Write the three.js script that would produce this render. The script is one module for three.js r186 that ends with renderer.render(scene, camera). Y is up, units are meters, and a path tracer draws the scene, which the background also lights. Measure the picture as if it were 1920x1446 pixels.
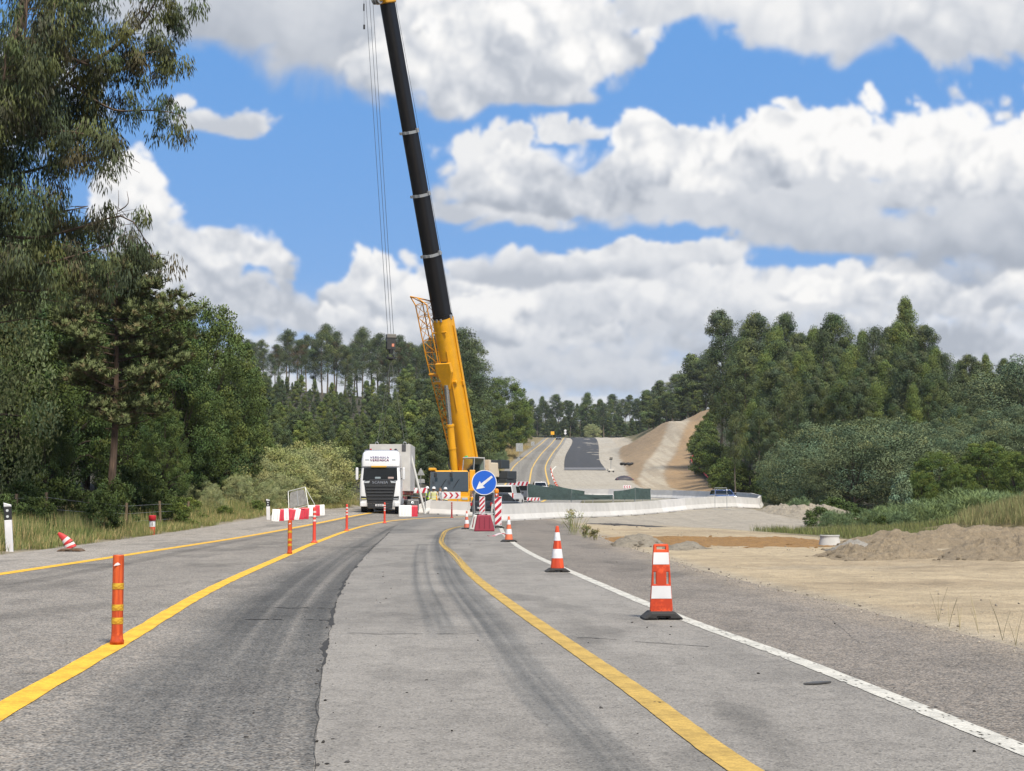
import * as THREE from 'three';
import { mergeGeometries, toCreasedNormals } from 'three/addons/utils/BufferGeometryUtils.js';
import { RoundedBoxGeometry } from 'three/addons/geometries/RoundedBoxGeometry.js';
import { TextGeometry } from 'three/addons/geometries/TextGeometry.js';
import { FontLoader } from 'three/addons/loaders/FontLoader.js';
import { MarchingCubes } from 'three/addons/objects/MarchingCubes.js';

// ------------------------------------------------------------------ camera, light, exposure
const F = 2888, CU = 960, CV = 723, HORIZON = 935, EYE = 1.25;
const scene = new THREE.Scene();
const camera = new THREE.PerspectiveCamera(THREE.MathUtils.radToDeg(2 * Math.atan(723 / F)), 1920 / 1446, 0.3, 9000);
camera.position.set(0, EYE, 0);
const PITCH = Math.atan((HORIZON - CV) / F);
camera.rotation.set(PITCH, 0, 0);
const renderer = new THREE.WebGLRenderer({ antialias: true });
renderer.toneMapping = THREE.LinearToneMapping;
renderer.toneMappingExposure = 2.6;
renderer.shadowMap.enabled = true;
const SKY_GAIN = 1 / 2.6;
const sun = new THREE.DirectionalLight(new THREE.Color(1, 0.925, 0.79), 2.4);
sun.position.set(58, 190, 70); sun.target.position.set(0, 0, -60);
sun.castShadow = true; sun.shadow.radius = 22; sun.shadow.mapSize.set(4096, 4096);
Object.assign(sun.shadow.camera, { left: -220, right: 220, top: 220, bottom: -220, near: 1, far: 900 });
scene.add(sun, sun.target);

// ------------------------------------------------------------------ numbers
function rng(seed) { let s = seed | 0; return () => { s = (s + 0x6d2b79f5) | 0; let t = Math.imul(s ^ (s >>> 15), 1 | s); t = (t + Math.imul(t ^ (t >>> 7), 61 | t)) ^ t; return ((t ^ (t >>> 14)) >>> 0) / 4294967296; }; }
const lerp = (a, b, t) => a + (b - a) * t, clamp = (x, a = 0, b = 1) => Math.min(b, Math.max(a, x));
const sstep = (a, b, x) => { const t = clamp((x - a) / (b - a)); return t * t * (3 - 2 * t); };
function hash2(x, y, s) { let h = Math.imul(x, 374761393) ^ Math.imul(y, 668265263) ^ Math.imul(s, 2147483629); h = Math.imul(h ^ (h >>> 13), 1274126177); h ^= h >>> 16; return (h >>> 0) / 4294967296; }
function vnoise(x, y, s = 0, px = 0, py = 0) {            // value noise 0..1, periodic when px, py are given
  let ix = Math.floor(x), iy = Math.floor(y); const fx = x - ix, fy = y - iy;
  let jx = ix + 1, jy = iy + 1;
  if (px) { ix = ((ix % px) + px) % px; jx = ((jx % px) + px) % px; }
  if (py) { iy = ((iy % py) + py) % py; jy = ((jy % py) + py) % py; }
  const u = fx * fx * fx * (fx * (fx * 6 - 15) + 10), v = fy * fy * fy * (fy * (fy * 6 - 15) + 10);
  return lerp(lerp(hash2(ix, iy, s), hash2(jx, iy, s), u), lerp(hash2(ix, jy, s), hash2(jx, jy, s), u), v);
}
function fbm(x, y, o = 4, s = 0) { let a = 0.5, t = 0, n = 0; for (let i = 0; i < o; i++) { t += a * vnoise(x, y, s + i); n += a; const q = x * 1.62 - y * 1.22; y = x * 1.22 + y * 1.62; x = q; a *= 0.5; } return t / n; }
function curve(pts) {                                      // monotone cubic through [x, y] pairs
  const n = pts.length, m = [], d = [];
  for (let i = 0; i < n - 1; i++) d.push((pts[i + 1][1] - pts[i][1]) / (pts[i + 1][0] - pts[i][0]));
  for (let i = 0; i < n; i++) m.push(i === 0 ? d[0] : i === n - 1 ? d[n - 2] : d[i - 1] * d[i] <= 0 ? 0 : 2 * d[i - 1] * d[i] / (d[i - 1] + d[i]));
  return (x) => {
    if (x <= pts[0][0]) return pts[0][1]; if (x >= pts[n - 1][0]) return pts[n - 1][1];
    let i = 0; while (x > pts[i + 1][0]) i++;
    const h = pts[i + 1][0] - pts[i][0], t = (x - pts[i][0]) / h, t2 = t * t, t3 = t2 * t;
    return (2 * t3 - 3 * t2 + 1) * pts[i][1] + (t3 - 2 * t2 + t) * h * m[i] + (-2 * t3 + 3 * t2) * pts[i + 1][1] + (t3 - t2) * h * m[i + 1];
  };
}
const poly = (pts) => (x) => { if (x <= pts[0][0]) return pts[0][1]; for (let i = 1; i < pts.length; i++) if (x <= pts[i][0]) return lerp(pts[i - 1][1], pts[i][1], (x - pts[i - 1][0]) / (pts[i][0] - pts[i - 1][0])); return pts[pts.length - 1][1]; };

// ------------------------------------------------------------------ sky: air and broken cumulus, one texture for the whole dome
const SKY_W = 4096;
function buildSky() {
  const W = SKY_W, H = W / 2, data = new Float32Array(W * H * 4), RND = rng(41), K = F;
  const ang = (u, v) => { const x = (u - CU) / F, y = (HORIZON - v) / F; return [Math.atan(x) * K, Math.atan(y / Math.hypot(1, x)) * K]; };
  const clouds = [];
  // one cloud: lobes [u, v, rx, ry] in the photograph's pixels (turned into angles), tone, roughness of the outline
  const cloud = (lobes, o = {}) => {
    const l = lobes.map(([u, v, rx, ry]) => { const [a, e] = ang(u, v); return [a, e, rx, ry]; });
    push(l, o);
  };
  const push = (l, o) => {
    const c = { l, amp: 0.55, warp: 75, cell: 110, soft: 0.30, white: 0.98, grey: 0.5, relief: 1.0, flat: 0.55, thick: 1, seed: clouds.length * 7 + 3, ...o };
    c.x0 = Math.min(...l.map((q) => q[0] - q[2] * 1.5)); c.x1 = Math.max(...l.map((q) => q[0] + q[2] * 1.5));
    c.y0 = Math.min(...l.map((q) => q[1] - q[3] * 1.5)); c.y1 = Math.max(...l.map((q) => q[1] + q[3] * 1.5));
    c.lo = Math.min(...l.map((q) => q[1] - q[3] * c.flat)); c.hi = Math.max(...l.map((q) => q[1] + q[3]));
    clouds.push(c);
  };
  // far bank over the horizon, all the way round
  for (let k = 0; k < 330; k++) {
    const e = 30 + 330 * (1 - Math.floor(k / 33) / 10) + RND() * 30, a = (((k * 0.618034) % 1) - 0.5) * 2 * Math.PI * K, rx = 200 + RND() * 330, ry = 24 + RND() * 26 + e * 0.05;
    if (a > -1000 && a < -330 && e > 240) continue;
    push([[a, e, rx, ry], [a + rx * (RND() - 0.5), e + ry * 0.5, rx * 0.45, ry * 0.8]], { amp: 0.62, cell: 85, soft: 0.5, white: 0.66 + RND() * 0.2, grey: 0.45 + RND() * 0.1, relief: 0.9, flat: 0.8, thick: 0.85, warp: 35 });
  }
  // the rest of the dome, outside the part with the clouds of the photograph
  for (let k = 0; k < 210; k++) {
    const a = (RND() - 0.5) * 2 * Math.PI * K, e = 380 + RND() ** 1.5 * 3400;
    if (Math.abs(a) < 1250 && e < 1150) continue;
    const rx = (190 + RND() * 330) / Math.cos(Math.min(1.25, e / K)), ry = 80 + RND() * 120, l = [];
    for (let j = 0; j < 4; j++) l.push([a + (RND() - 0.5) * rx * 1.3, e + RND() * ry * 0.7, rx * (0.4 + RND() * 0.4), ry * (0.5 + RND() * 0.5)]);
    l.push([a, e, rx, ry * 0.6]);
    push(l, { white: 0.9 + RND() * 0.08, grey: 0.48 + RND() * 0.1, soft: 0.25 });
  }
  // low left cumuli
  cloud([[250, 430, 70, 130], [330, 520, 150, 90], [390, 480, 90, 45], [470, 500, 80, 45], [505, 515, 40, 34], [420, 570, 170, 60]], { amp: 0.42, cell: 70, soft: 0.30, white: 0.97, grey: 0.56 });
  cloud([[200, 370, 40, 70], [240, 460, 60, 80]], { amp: 0.4, cell: 70, soft: 0.30, white: 0.97, grey: 0.6 });
  cloud([[690, 510, 58, 42], [660, 545, 70, 50], [740, 560, 90, 60], [600, 590, 110, 40], [820, 570, 160, 70]], { amp: 0.45, cell: 70, soft: 0.30, white: 0.95, grey: 0.58 });
  cloud([[860, 640, 260, 60], [1000, 600, 150, 60], [1060, 640, 100, 50], [960, 570, 150, 40]], { amp: 0.55, cell: 85, soft: 0.25, white: 0.93, grey: 0.52 });
  cloud([[1250, 590, 300, 50], [1500, 560, 320, 60], [1150, 520, 260, 45], [1600, 640, 330, 50]], { amp: 0.6, cell: 95, soft: 0.3, white: 0.88, grey: 0.52, relief: 0.8 });
  cloud([[1650, 530, 110, 40], [1530, 545, 90, 36], [1840, 570, 120, 50]], { amp: 0.5, cell: 70, soft: 0.30, white: 0.96, grey: 0.58 });
  cloud([[1000, 505, 210, 36], [1250, 490, 220, 34]], { amp: 0.6, cell: 100, soft: 0.35, white: 0.86, grey: 0.56, relief: 0.6 });
  // small left cloud
  cloud([[340, 190, 40, 34], [390, 225, 70, 34], [470, 212, 60, 34], [430, 235, 70, 24]], { amp: 0.55, cell: 60, soft: 0.34, white: 0.86, grey: 0.62 });
  // long bank on the right with bright tops and a dark base
  cloud([[950, 300, 120, 80], [900, 390, 90, 40], [1000, 420, 110, 36], [1080, 240, 90, 50]], { amp: 0.62, cell: 95, soft: 0.4, white: 0.88, grey: 0.6 });
  cloud([[1180, 350, 270, 95], [1000, 375, 170, 55], [1350, 320, 230, 110], [1230, 270, 130, 50], [1420, 300, 200, 90]], { amp: 0.5, cell: 105, soft: 0.30, white: 0.98, grey: 0.48 });
  cloud([[1620, 300, 220, 110], [1480, 370, 260, 90], [1760, 310, 210, 120], [1700, 380, 200, 60], [1900, 340, 220, 150], [1560, 260, 130, 60], [2050, 320, 160, 120]], { amp: 0.5, cell: 110, soft: 0.30, white: 0.98, grey: 0.5 });
  cloud([[1700, 440, 330, 60], [1430, 410, 280, 60], [1880, 460, 260, 70]], { amp: 0.45, cell: 120, soft: 0.4, white: 0.72, grey: 0.48, relief: 0.6 });
  // upper left slab: dull grey, bright where the sun comes through on its right
  cloud([[470, 20, 240, 90], [620, 60, 230, 100], [330, -30, 260, 110], [560, -90, 420, 130]], { amp: 0.4, cell: 150, soft: 0.35, white: 0.76, grey: 0.5, relief: 0.55, flat: 0.95 });
  cloud([[760, 110, 130, 85], [900, 60, 230, 125], [1050, 80, 170, 110], [900, 160, 200, 50], [1140, 100, 80, 50], [1020, -30, 130, 70], [1010, 180, 130, 30]], { amp: 0.42, cell: 95, soft: 0.30, white: 1.0, grey: 0.58, flat: 0.85 });
  cloud([[1350, -40, 240, 60], [1620, 10, 230, 85], [1860, 20, 230, 95], [1600, -90, 420, 110], [2080, 20, 220, 100]], { amp: 0.45, cell: 130, soft: 0.28, white: 0.9, grey: 0.62, flat: 0.95 });
  const billow = (x, y, cell, seed, oct) => {
    let a = 0.5, t = 0, n = 0; x /= cell; y /= cell;
    for (let i = 0; i < oct; i++) { const q = vnoise(x, y, seed + i); t += a * (i ? Math.abs(q * 2 - 1) * 1.25 : q); n += a; a *= 0.5; const r = x * 1.62 - y * 1.22; y = x * 1.22 + y * 1.62 + 3.7; x = r + 1.3; }
    return t / n;
  };
  const field = (c, x, y, oct, near) => {
    let f = -2;
    const wx = (vnoise(x / 150, y / 110, c.seed + 90) - 0.5) * c.warp, wy = (vnoise(x / 120, y / 100, c.seed + 91) - 0.5) * c.warp * 0.7; x += wx; y += wy;
    for (const [cx, cy, rx, ry] of c.l) { const dx = (x - cx) / rx, dy = y > cy ? (y - cy) / ry : (y - cy) / (ry * c.flat), r = 1 - Math.sqrt(dx * dx + dy * dy); if (r > f) f = r + Math.max(0, 0.12 - (r - f)) * 0.25; else f += Math.max(0, 0.12 - (f - r)) * 0.25; }
    if (f < -0.55) return -1;
    return f + c.amp * (billow(x, y, c.cell, c.seed, oct) - 0.5) * 2.1 + 0.07;
  };
  for (let row = 0; row < H; row++) {
    const e = ((row + 0.5) / H - 0.5) * Math.PI * K;
    const here = clouds.filter((c) => e > c.y0 - 60 && e < c.y1 + 60);
    for (let col = 0; col < W; col++) {
      const k = (row * W + col) * 4;
      const up = clamp(e / K / 1.2);
      // clear air: pale over the horizon, deeper above
      const t = Math.pow(clamp(1 - up * 3.2), 2.0);
      const lo = sstep(0.15, 0.03, e / K); let R = lerp(lerp(0.150, 0.36, t), 0.60, lo), G = lerp(lerp(0.365, 0.55, t), 0.66, lo), B = lerp(lerp(0.77, 0.84, t), 0.75, lo);
      if (e > -20) {
        const a = ((((col + 0.5) / W - 0.5) * 2 * Math.PI + Math.PI / 2 + 3 * Math.PI) % (2 * Math.PI) - Math.PI) * K;   // 0 looks along -z
        const near = Math.abs(a) < 1400 && e < 1200;
        if (!near && ((col & 1) || (row & 1))) { const q = ((row & ~1) * W + (col & ~1)) * 4; data.copyWithin(k, q, q + 4); continue; }      // half the detail outside the view
        for (const c of here) {
          if (a < c.x0 || a > c.x1) continue;
          const f = field(c, a, e, near ? 6 : 3);
          if (f <= 0) continue;
          const alpha = sstep(0, c.soft * lerp(0.45, 1.5, clamp((c.hi - e) / (c.hi - c.lo))), f) * c.thick;
          const depth = clamp((c.hi - e) / (c.hi - c.lo)), cs = c.cell * 1.35;
          const n1 = billow(a, e, cs, c.seed + 50, near ? 5 : 3), n2 = billow(a + 20, e + 30, cs, c.seed + 50, near ? 4 : 2);
          let light = 0.84 - 0.8 * sstep(0.25, 1.0, depth) + 1.3 * (n1 - n2) * c.relief + 0.55 * (n1 - 0.45) + 0.25 * sstep(0.5, 0.0, f) * sstep(0.6, 0.2, depth);
          light = clamp(light);
          const g = lerp(c.grey, c.white, light);
          const tn_ = clamp((g - 0.45) / 0.5), r = g * lerp(0.86, 1.005, tn_), gg = g * lerp(0.95, 0.995, tn_), b = g * lerp(1.10, 0.985, tn_);
          R = lerp(R, r, alpha); G = lerp(G, gg, alpha); B = lerp(B, b, alpha);
        }
      }
      data[k] = R * SKY_GAIN; data[k + 1] = G * SKY_GAIN; data[k + 2] = B * SKY_GAIN; data[k + 3] = 1;
    }
  }
  const t = new THREE.DataTexture(data, W, H, THREE.RGBAFormat, THREE.FloatType);
  t.mapping = THREE.EquirectangularReflectionMapping; t.magFilter = THREE.LinearFilter; t.minFilter = THREE.LinearFilter; t.needsUpdate = true;
  return t;
}
const skyTexture = buildSky();
scene.background = skyTexture; scene.environment = skyTexture;
scene.fog = new THREE.FogExp2(new THREE.Color(0.80, 0.87, 1.0), 0.00007);

// ------------------------------------------------------------------ naming and building helpers
const taken = new Map();
function numbered(name) { const n = taken.get(name) || 0; taken.set(name, n + 1); return n ? name + '_' + String(n).padStart(3, '0') : name; }
function shade(o) { o.traverse((m) => { if (m.isMesh) { m.castShadow = true; m.receiveShadow = true; } }); return o; }
function tag(o, label, category, group, kind) { if (label) o.userData.label = label; if (category) o.userData.category = category; if (group) o.userData.group = group; if (kind) o.userData.kind = kind; return o; }
function thing(name, label, category, pos = [0, 0, 0], turn = 0, group) {
  const o = new THREE.Group(); o.name = numbered(name); o.position.set(...pos); o.rotation.y = turn; scene.add(o); return tag(o, label, category, group);
}
function part(name, geo, mat, parent, label) {
  const g = Array.isArray(geo) ? mg(geo) : geo;
  const m = new THREE.Mesh(g, mat); m.name = name; m.castShadow = true; m.receiveShadow = true; (parent || scene).add(m); if (label) m.userData.label = label; return m;
}
function struct(name, geo, mat, label, category = 'ground') { const m = part(numbered(name), geo, mat, scene); return tag(m, label, category, null, 'structure'); }
function copyOf(root, pos, turn = 0, scale = 1, label, group) {
  const r = root.clone(); r.name = numbered(root.name.replace(/_\d{3}$/, '')); r.userData = { ...root.userData };
  r.position.set(...pos); r.rotation.set(root.rotation.x, turn, root.rotation.z); if (Array.isArray(scale)) r.scale.set(...scale); else r.scale.setScalar(scale);
  if (label) r.userData.label = label; if (group) r.userData.group = group; scene.add(r); return r;
}
function mg(list) {
  const out = list.map((g) => { const n = g.index ? g.toNonIndexed() : g; for (const k of Object.keys(n.attributes)) if (!['position', 'normal', 'uv'].includes(k)) n.deleteAttribute(k); if (!n.attributes.uv) n.setAttribute('uv', new THREE.BufferAttribute(new Float32Array(n.attributes.position.count * 2), 2)); return n; });
  return out.length === 1 ? out[0] : mergeGeometries(out, false);
}
const V = (x, y, z) => new THREE.Vector3(x, y, z);
function put(g, x = 0, y = 0, z = 0, rx = 0, ry = 0, rz = 0) { if (rx || ry || rz) g.applyMatrix4(new THREE.Matrix4().makeRotationFromEuler(new THREE.Euler(rx, ry, rz))); g.translate(x, y, z); return g; }
const box = (w, h, d, x, y, z, rx, ry, rz) => put(new THREE.BoxGeometry(w, h, d), x, y, z, rx, ry, rz);
const rbox = (w, h, d, r, x, y, z, rx, ry, rz) => put(new RoundedBoxGeometry(w, h, d, 2, Math.min(r, w / 2.05, h / 2.05, d / 2.05)), x, y, z, rx, ry, rz);
const cyl = (r0, r1, h, n, x, y, z, rx, ry, rz) => put(new THREE.CylinderGeometry(r1, r0, h, n, 1), x, y, z, rx, ry, rz);      // r0 below, r1 above
const ball = (r, n, x, y, z, sx = 1, sy = 1, sz = 1) => { const g = new THREE.SphereGeometry(r, n, Math.max(6, n / 2 | 0)); g.scale(sx, sy, sz); return put(g, x, y, z); };
function bar(p, q, r0, r1 = r0, n = 6) {
  const a = Array.isArray(p) ? V(...p) : p, b = Array.isArray(q) ? V(...q) : q, d = b.clone().sub(a), L = d.length();
  const g = new THREE.CylinderGeometry(r1, r0, L, n, 1); g.applyQuaternion(new THREE.Quaternion().setFromUnitVectors(V(0, 1, 0), d.normalize())); g.translate((a.x + b.x) / 2, (a.y + b.y) / 2, (a.z + b.z) / 2); return g;
}
function beam(p, q, w, h) {                                // square bar; w across, h up
  const a = V(...p), b = V(...q), d = b.clone().sub(a), g = new THREE.BoxGeometry(w, h, d.length());
  g.applyMatrix4(new THREE.Matrix4().lookAt(b, a, V(0, 1, 0))); g.translate((a.x + b.x) / 2, (a.y + b.y) / 2, (a.z + b.z) / 2); return g;
}
const wire = (pts, r, n = 5, seg = 24) => new THREE.TubeGeometry(new THREE.CatmullRomCurve3(pts.map((p) => V(...p))), seg, r, n, false);
const lathe = (pts, n) => new THREE.LatheGeometry(pts.map(([r, y]) => new THREE.Vector2(r, y)), n);
function extrude(pts, depth, bevel = 0, holes = []) {
  const s = new THREE.Shape(pts.map(([x, y]) => new THREE.Vector2(x, y))); for (const h of holes) s.holes.push(new THREE.Path(h.map(([x, y]) => new THREE.Vector2(x, y))));
  const g = new THREE.ExtrudeGeometry(s, { depth: depth - 2 * bevel, bevelEnabled: bevel > 0, bevelThickness: bevel, bevelSize: bevel, bevelOffset: -bevel, bevelSegments: 1, steps: 1 }); g.translate(0, 0, -depth / 2 + bevel); return g;
}
const C = (r, g, b) => new THREE.Color().setRGB(r, g, b);
const mat = (c, rough = 0.7, metal = 0, extra = {}) => new THREE.MeshStandardMaterial({ color: Array.isArray(c) ? C(...c) : new THREE.Color(c), roughness: rough, metalness: metal, ...extra });

// ------------------------------------------------------------------ textures
function grain(size, fn, srgb = true) {                    // grey or colour tile, fn(x, y) -> number or [r, g, b] 0..1
  const d = new Uint8Array(size * size * 4);
  for (let y = 0; y < size; y++) for (let x = 0; x < size; x++) { const v = fn(x, y), k = (y * size + x) * 4; for (let c = 0; c < 3; c++) d[k + c] = 255 * clamp(Array.isArray(v) ? v[c] : v); d[k + 3] = 255; }
  const t = new THREE.DataTexture(d, size, size, THREE.RGBAFormat); t.wrapS = t.wrapT = THREE.RepeatWrapping; t.magFilter = THREE.LinearFilter; t.minFilter = THREE.LinearMipmapLinearFilter; t.generateMipmaps = true; t.needsUpdate = true;
  if (srgb) t.colorSpace = THREE.SRGBColorSpace; return t;
}
const tn = (x, y, size, cells, s) => vnoise(x / size * cells, y / size * cells, s, cells, cells);
const asphaltTex = grain(1024, (x, y) => {               // about 3 m a side: stones of 5 to 15 mm in grey binder
  const a = tn(x, y, 1024, 300, 1), b = tn(x, y, 1024, 150, 2), c = tn(x, y, 1024, 24, 3), d = tn(x, y, 1024, 7, 4);
  let v = 0.88 + (a - 0.5) * 0.22 + (b - 0.5) * 0.15 + (c - 0.5) * 0.09 + (d - 0.5) * 0.05;
  if (a > 0.84) v += 0.09; if (b < 0.14) v -= 0.12;
  return [v, v * (0.995), v * (0.985)];
});
const coarseTex = grain(1024, (x, y) => {                // old surface: bare pale and dark stones
  const a = tn(x, y, 1024, 230, 41), b = tn(x, y, 1024, 120, 42), c = tn(x, y, 1024, 20, 43);
  let v = 0.80 + (a - 0.5) * 0.42 + (b - 0.5) * 0.26 + (c - 0.5) * 0.1; if (a > 0.8) v += 0.14; if (a < 0.16) v -= 0.2; const w = (b - 0.5) * 0.05;
  return [v * (1 + w), v * 0.99, v * (0.975 - w)];
});
const asphaltBump = grain(1024, (x, y) => tn(x, y, 1024, 300, 1) * 0.6 + tn(x, y, 1024, 150, 2) * 0.4, false);
const soilTex = grain(1024, (x, y) => {                   // fine sand with small stones
  const a = tn(x, y, 1024, 420, 11), b = tn(x, y, 1024, 110, 12), c = tn(x, y, 1024, 30, 13), d = tn(x, y, 1024, 8, 14);
  let v = 0.90 + (a - 0.5) * 0.20 + (b - 0.5) * 0.12 + (c - 0.5) * 0.1 + (d - 0.5) * 0.08; if (b > 0.86) v -= 0.16; if (a > 0.9) v += 0.08;
  return [v, v * 0.99, v * 0.975];
});
const soilBump = grain(1024, (x, y) => tn(x, y, 1024, 420, 11) * 0.35 + tn(x, y, 1024, 110, 12) * 0.4 + tn(x, y, 1024, 30, 13) * 0.25, false);
const wearTex = grain(512, (x, y) => { const a = tn(x, y, 512, 160, 21), b = tn(x, y, 512, 40, 22), c = tn(x, y, 512, 9, 23); const v = 0.9 + (a - 0.5) * 0.16 + (b - 0.5) * 0.12 + (c - 0.5) * 0.14; return v; });
const rustTex = grain(512, (x, y) => { const a = tn(x, y, 512, 70, 31), b = tn(x, y, 512, 14, 32), c = tn(x, y, 512, 5, 33); const v = clamp((a * 0.5 + b * 0.8 + c * 0.5) - 0.62, 0, 0.5); return [0.98 - v * 0.35, 0.97 - v * 0.55, 0.95 - v * 0.7]; });

const dustTex = grain(256, (x, y) => { const a = tn(x, y, 256, 9, 531), b = tn(x, y, 256, 3, 532); const v = 0.95 + (a - 0.5) * 0.06 + (b - 0.5) * 0.05; return [v, v * 0.995, v]; });
const barkTex = grain(256, (x, y) => { const a = tn(x, y, 256, 40, 201), b = vnoise(x / 256 * 26, y / 256 * 5, 202, 26, 5); const v = 0.78 + (a - 0.5) * 0.3 + (b - 0.5) * 0.4; return [v, v * 0.97, v * 0.93]; });

// ------------------------------------------------------------------ the lie of the land: x to the right, d ahead (= -z), heights over the road at the camera
const R = curve([[-50, 0], [0, 0], [60, 0], [100, 0.1], [125, 0.45], [180, 1.4], [273, 3.6], [356, 8.0], [450, 13.9], [550, 20.5], [640, 26.4], [700, 28.2], [800, 29], [1200, 27], [4500, 20]]);
const STATIONS = [
  [-60, [[-300, 4], [-40, 0.9], [-14, 0.12], [-11.5, 0], [4.5, 0], [12, 0], [20, 0.3], [60, 2], [300, 8]]],
  [0, [[-300, 4], [-40, 0.9], [-14, 0.12], [-11.5, 0], [4.5, 0], [12, 0], [20, 0.3], [60, 2], [300, 8]]],
  [30, [[-300, 5], [-40, 1.1], [-14, 0.2], [-11.8, 0], [3.5, 0], [8, 0], [14, 0.15], [30, 0.7], [60, 2], [300, 8]]],
  [60, [[-300, 7], [-40, 1.6], [-17, 0.55], [-14, 0.15], [-12.3, 0], [3, 0], [9, -0.1], [13, -0.3], [17, -0.1], [30, 0.6], [60, 2], [300, 10]]],
  [90, [[-300, 20], [-60, 4], [-20, 1.2], [-14, 0.2], [-12.5, 0], [-2, 0], [3, 0], [8, -0.2], [12, -0.5], [24, -0.7], [35, 0], [60, 2], [300, 16]]],
  [125, [[-300, 30], [-70, 7], [-25, 2], [-13, 0.4], [-11.5, 0], [10, 0], [18.5, 0], [20.5, -0.25], [26, -1.1], [40, 0], [70, 4], [300, 28]]],
  [150, [[-300, 34], [-80, 9], [-30, 3], [-13, 0.8], [-10, 0], [20, 0], [24.5, 0], [28, -0.9], [40, 0], [70, 4], [300, 30]]],
  [180, [[-300, 36], [-80, 11], [-30, 5], [-12, 1.4], [-7.5, 0], [22, 0], [26, -0.4], [40, 0.5], [70, 5], [300, 32]]],
  [273, [[-300, 36], [-60, 11], [-25, 6.5], [-10, 3], [-5, 0], [22, -0.2], [24, -0.6], [30, -0.6], [34, 0.2], [45, 2], [70, 6], [300, 34]]],
  [356, [[-300, 34], [-60, 14], [-30, 11], [-11, 7], [-4.5, 0], [24, 0], [26.5, 0.3], [30.5, 2.0], [36, 2.1], [41, 3], [50, 5], [80, 11], [300, 40]]],
  [440, [[-300, 34], [-80, 21], [-30, 14], [-8, 6.5], [-1.5, 0], [29, 0], [30.5, 0.5], [45, 10], [51, 10.1], [57, 13.6], [70, 14], [300, 40]]],
  [520, [[-300, 30], [-80, 20], [-30, 15], [-2, 4], [4.5, 0], [36, 0], [40, 1], [50, 7], [60, 9], [100, 14], [300, 34]]],
  [640, [[-300, 20], [-60, 10], [2, 2.5], [10, 0], [46, 0], [60, 3], [300, 22]]],
  [690, [[-400, 15], [0, 1], [20, 0], [60, 0], [300, 20]]],
  [820, [[-400, 24], [0, 13], [60, 13], [300, 26]]],
  [4500, [[-3000, 15], [0, 0], [3000, 15]]],
];
const BUMPS = [[21.6, 60, 3.0, 7, 0.9], [30, 70, 7, 10, 0.9], [24, 46, 6, 6, 0.7]];     // grassy rise on the right: x, d, rx, rd, height
function land(x, d) {                                      // without small roughness
  let i = 0; while (i < STATIONS.length - 2 && d > STATIONS[i + 1][0]) i++;
  const [d0, a] = STATIONS[i], [d1, b] = STATIONS[i + 1], t = clamp((d - d0) / (d1 - d0));
  const at = (p) => { if (x <= p[0][0]) return p[0][1]; for (let k = 1; k < p.length; k++) if (x <= p[k][0]) { const q = (x - p[k - 1][0]) / (p[k][0] - p[k - 1][0]); return lerp(p[k - 1][1], p[k][1], q); } return p[p.length - 1][1]; };
  let y = R(d) + lerp(at(a), at(b), t * t * (3 - 2 * t));
  const lift = sstep(45, 95, d) * (1 - sstep(130, 210, d));                             // the curve is banked: its outer, left side is higher
  y += lift * 0.052 * clamp(-3.5 - x, 0, 9);
  for (const [cx, cd, rx, rd, h] of BUMPS) { const q = ((x - cx) / rx) ** 2 + ((d - cd) / rd) ** 2; if (q < 6) y += h * Math.exp(-q); }
  return y;
}
const P = (u, v, d) => {                                   // the point at depth d on the line of sight of a pixel of the photograph
  const a = (u - CU) / F, b = (CV - v) / F, cp = Math.cos(PITCH), sp = Math.sin(PITCH), f = cp - b * sp, s = d / f;
  return [a * s, EYE + (b * cp + sp) * s, -d];
};
function G(u, v) {                                         // where that line meets the land: [x, d]
  let lo = 2;
  for (let d = 3; d < 900; d *= 1.01) { const p = P(u, v, d); if (p[1] < land(p[0], d)) { let a = lo, b = d; for (let i = 0; i < 24; i++) { const m = (a + b) / 2, q = P(u, v, m); if (q[1] < land(q[0], m)) b = m; else a = m; } return [P(u, v, b)[0], b]; } lo = d; }
  return [P(u, v, 900)[0], 900];
}
const at = (x, d, up = 0) => [x, land(x, d) + up, -d];

// ------------------------------------------------------------------ roads in plan: edges as functions of d
const roadLeft = curve([[-20, -11.2], [20, -11.2], [33, -11.3], [53, -12.0], [84, -12.3], [110, -11.4], [140, -8.6], [180, -5.5], [273, -2.8], [356, -1.6], [447, 2.4], [560, 9.2], [640, 14], [680, 16]]);
const roadRight = curve([[-20, 5.2], [7, 4.6], [12.6, 4.25], [17.6, 3.9], [27.8, 3.27], [48, 2.85], [72, 3.0], [80, 2.6], [95, 2.2], [110, 3.4], [140, 6], [180, 8], [273, 8.3], [356, 8.9], [447, 12.6], [560, 18.8], [640, 23], [680, 25]]);
const lineLeft = curve([[-20, -8.3], [25, -8.4], [60, -8.7], [96, -8.7], [130, -7.1], [180, -4.2], [273, -1.3], [356, 0], [447, 4.2], [560, 10.8], [640, 15.4], [680, 17.4]]);
const lineMid = curve([[130, -2.6], [180, 0.2], [273, 2.9], [356, 4.6], [447, 8.2], [560, 14.4], [640, 18.8], [680, 20.8]]);
const lineRight = curve([[120, 1.2], [180, 4.3], [273, 6.6], [356, 7.7], [447, 11.4], [560, 17.6], [640, 21.8], [680, 23.8]]);
const seam = curve([[-5, 0.4], [7.06, -0.9], [11.46, -1.39], [18.5, -2.1], [25.8, -2.68], [48, -4.0], [72, -5.2], [95, -5.6]]);
const trackL = curve([[-5, -0.2], [7.06, -1.35], [11.46, -1.85], [18.5, -2.55], [31.4, -3.4], [51.6, -4.3], [70, -4.9], [95, -4.6]]);
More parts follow.
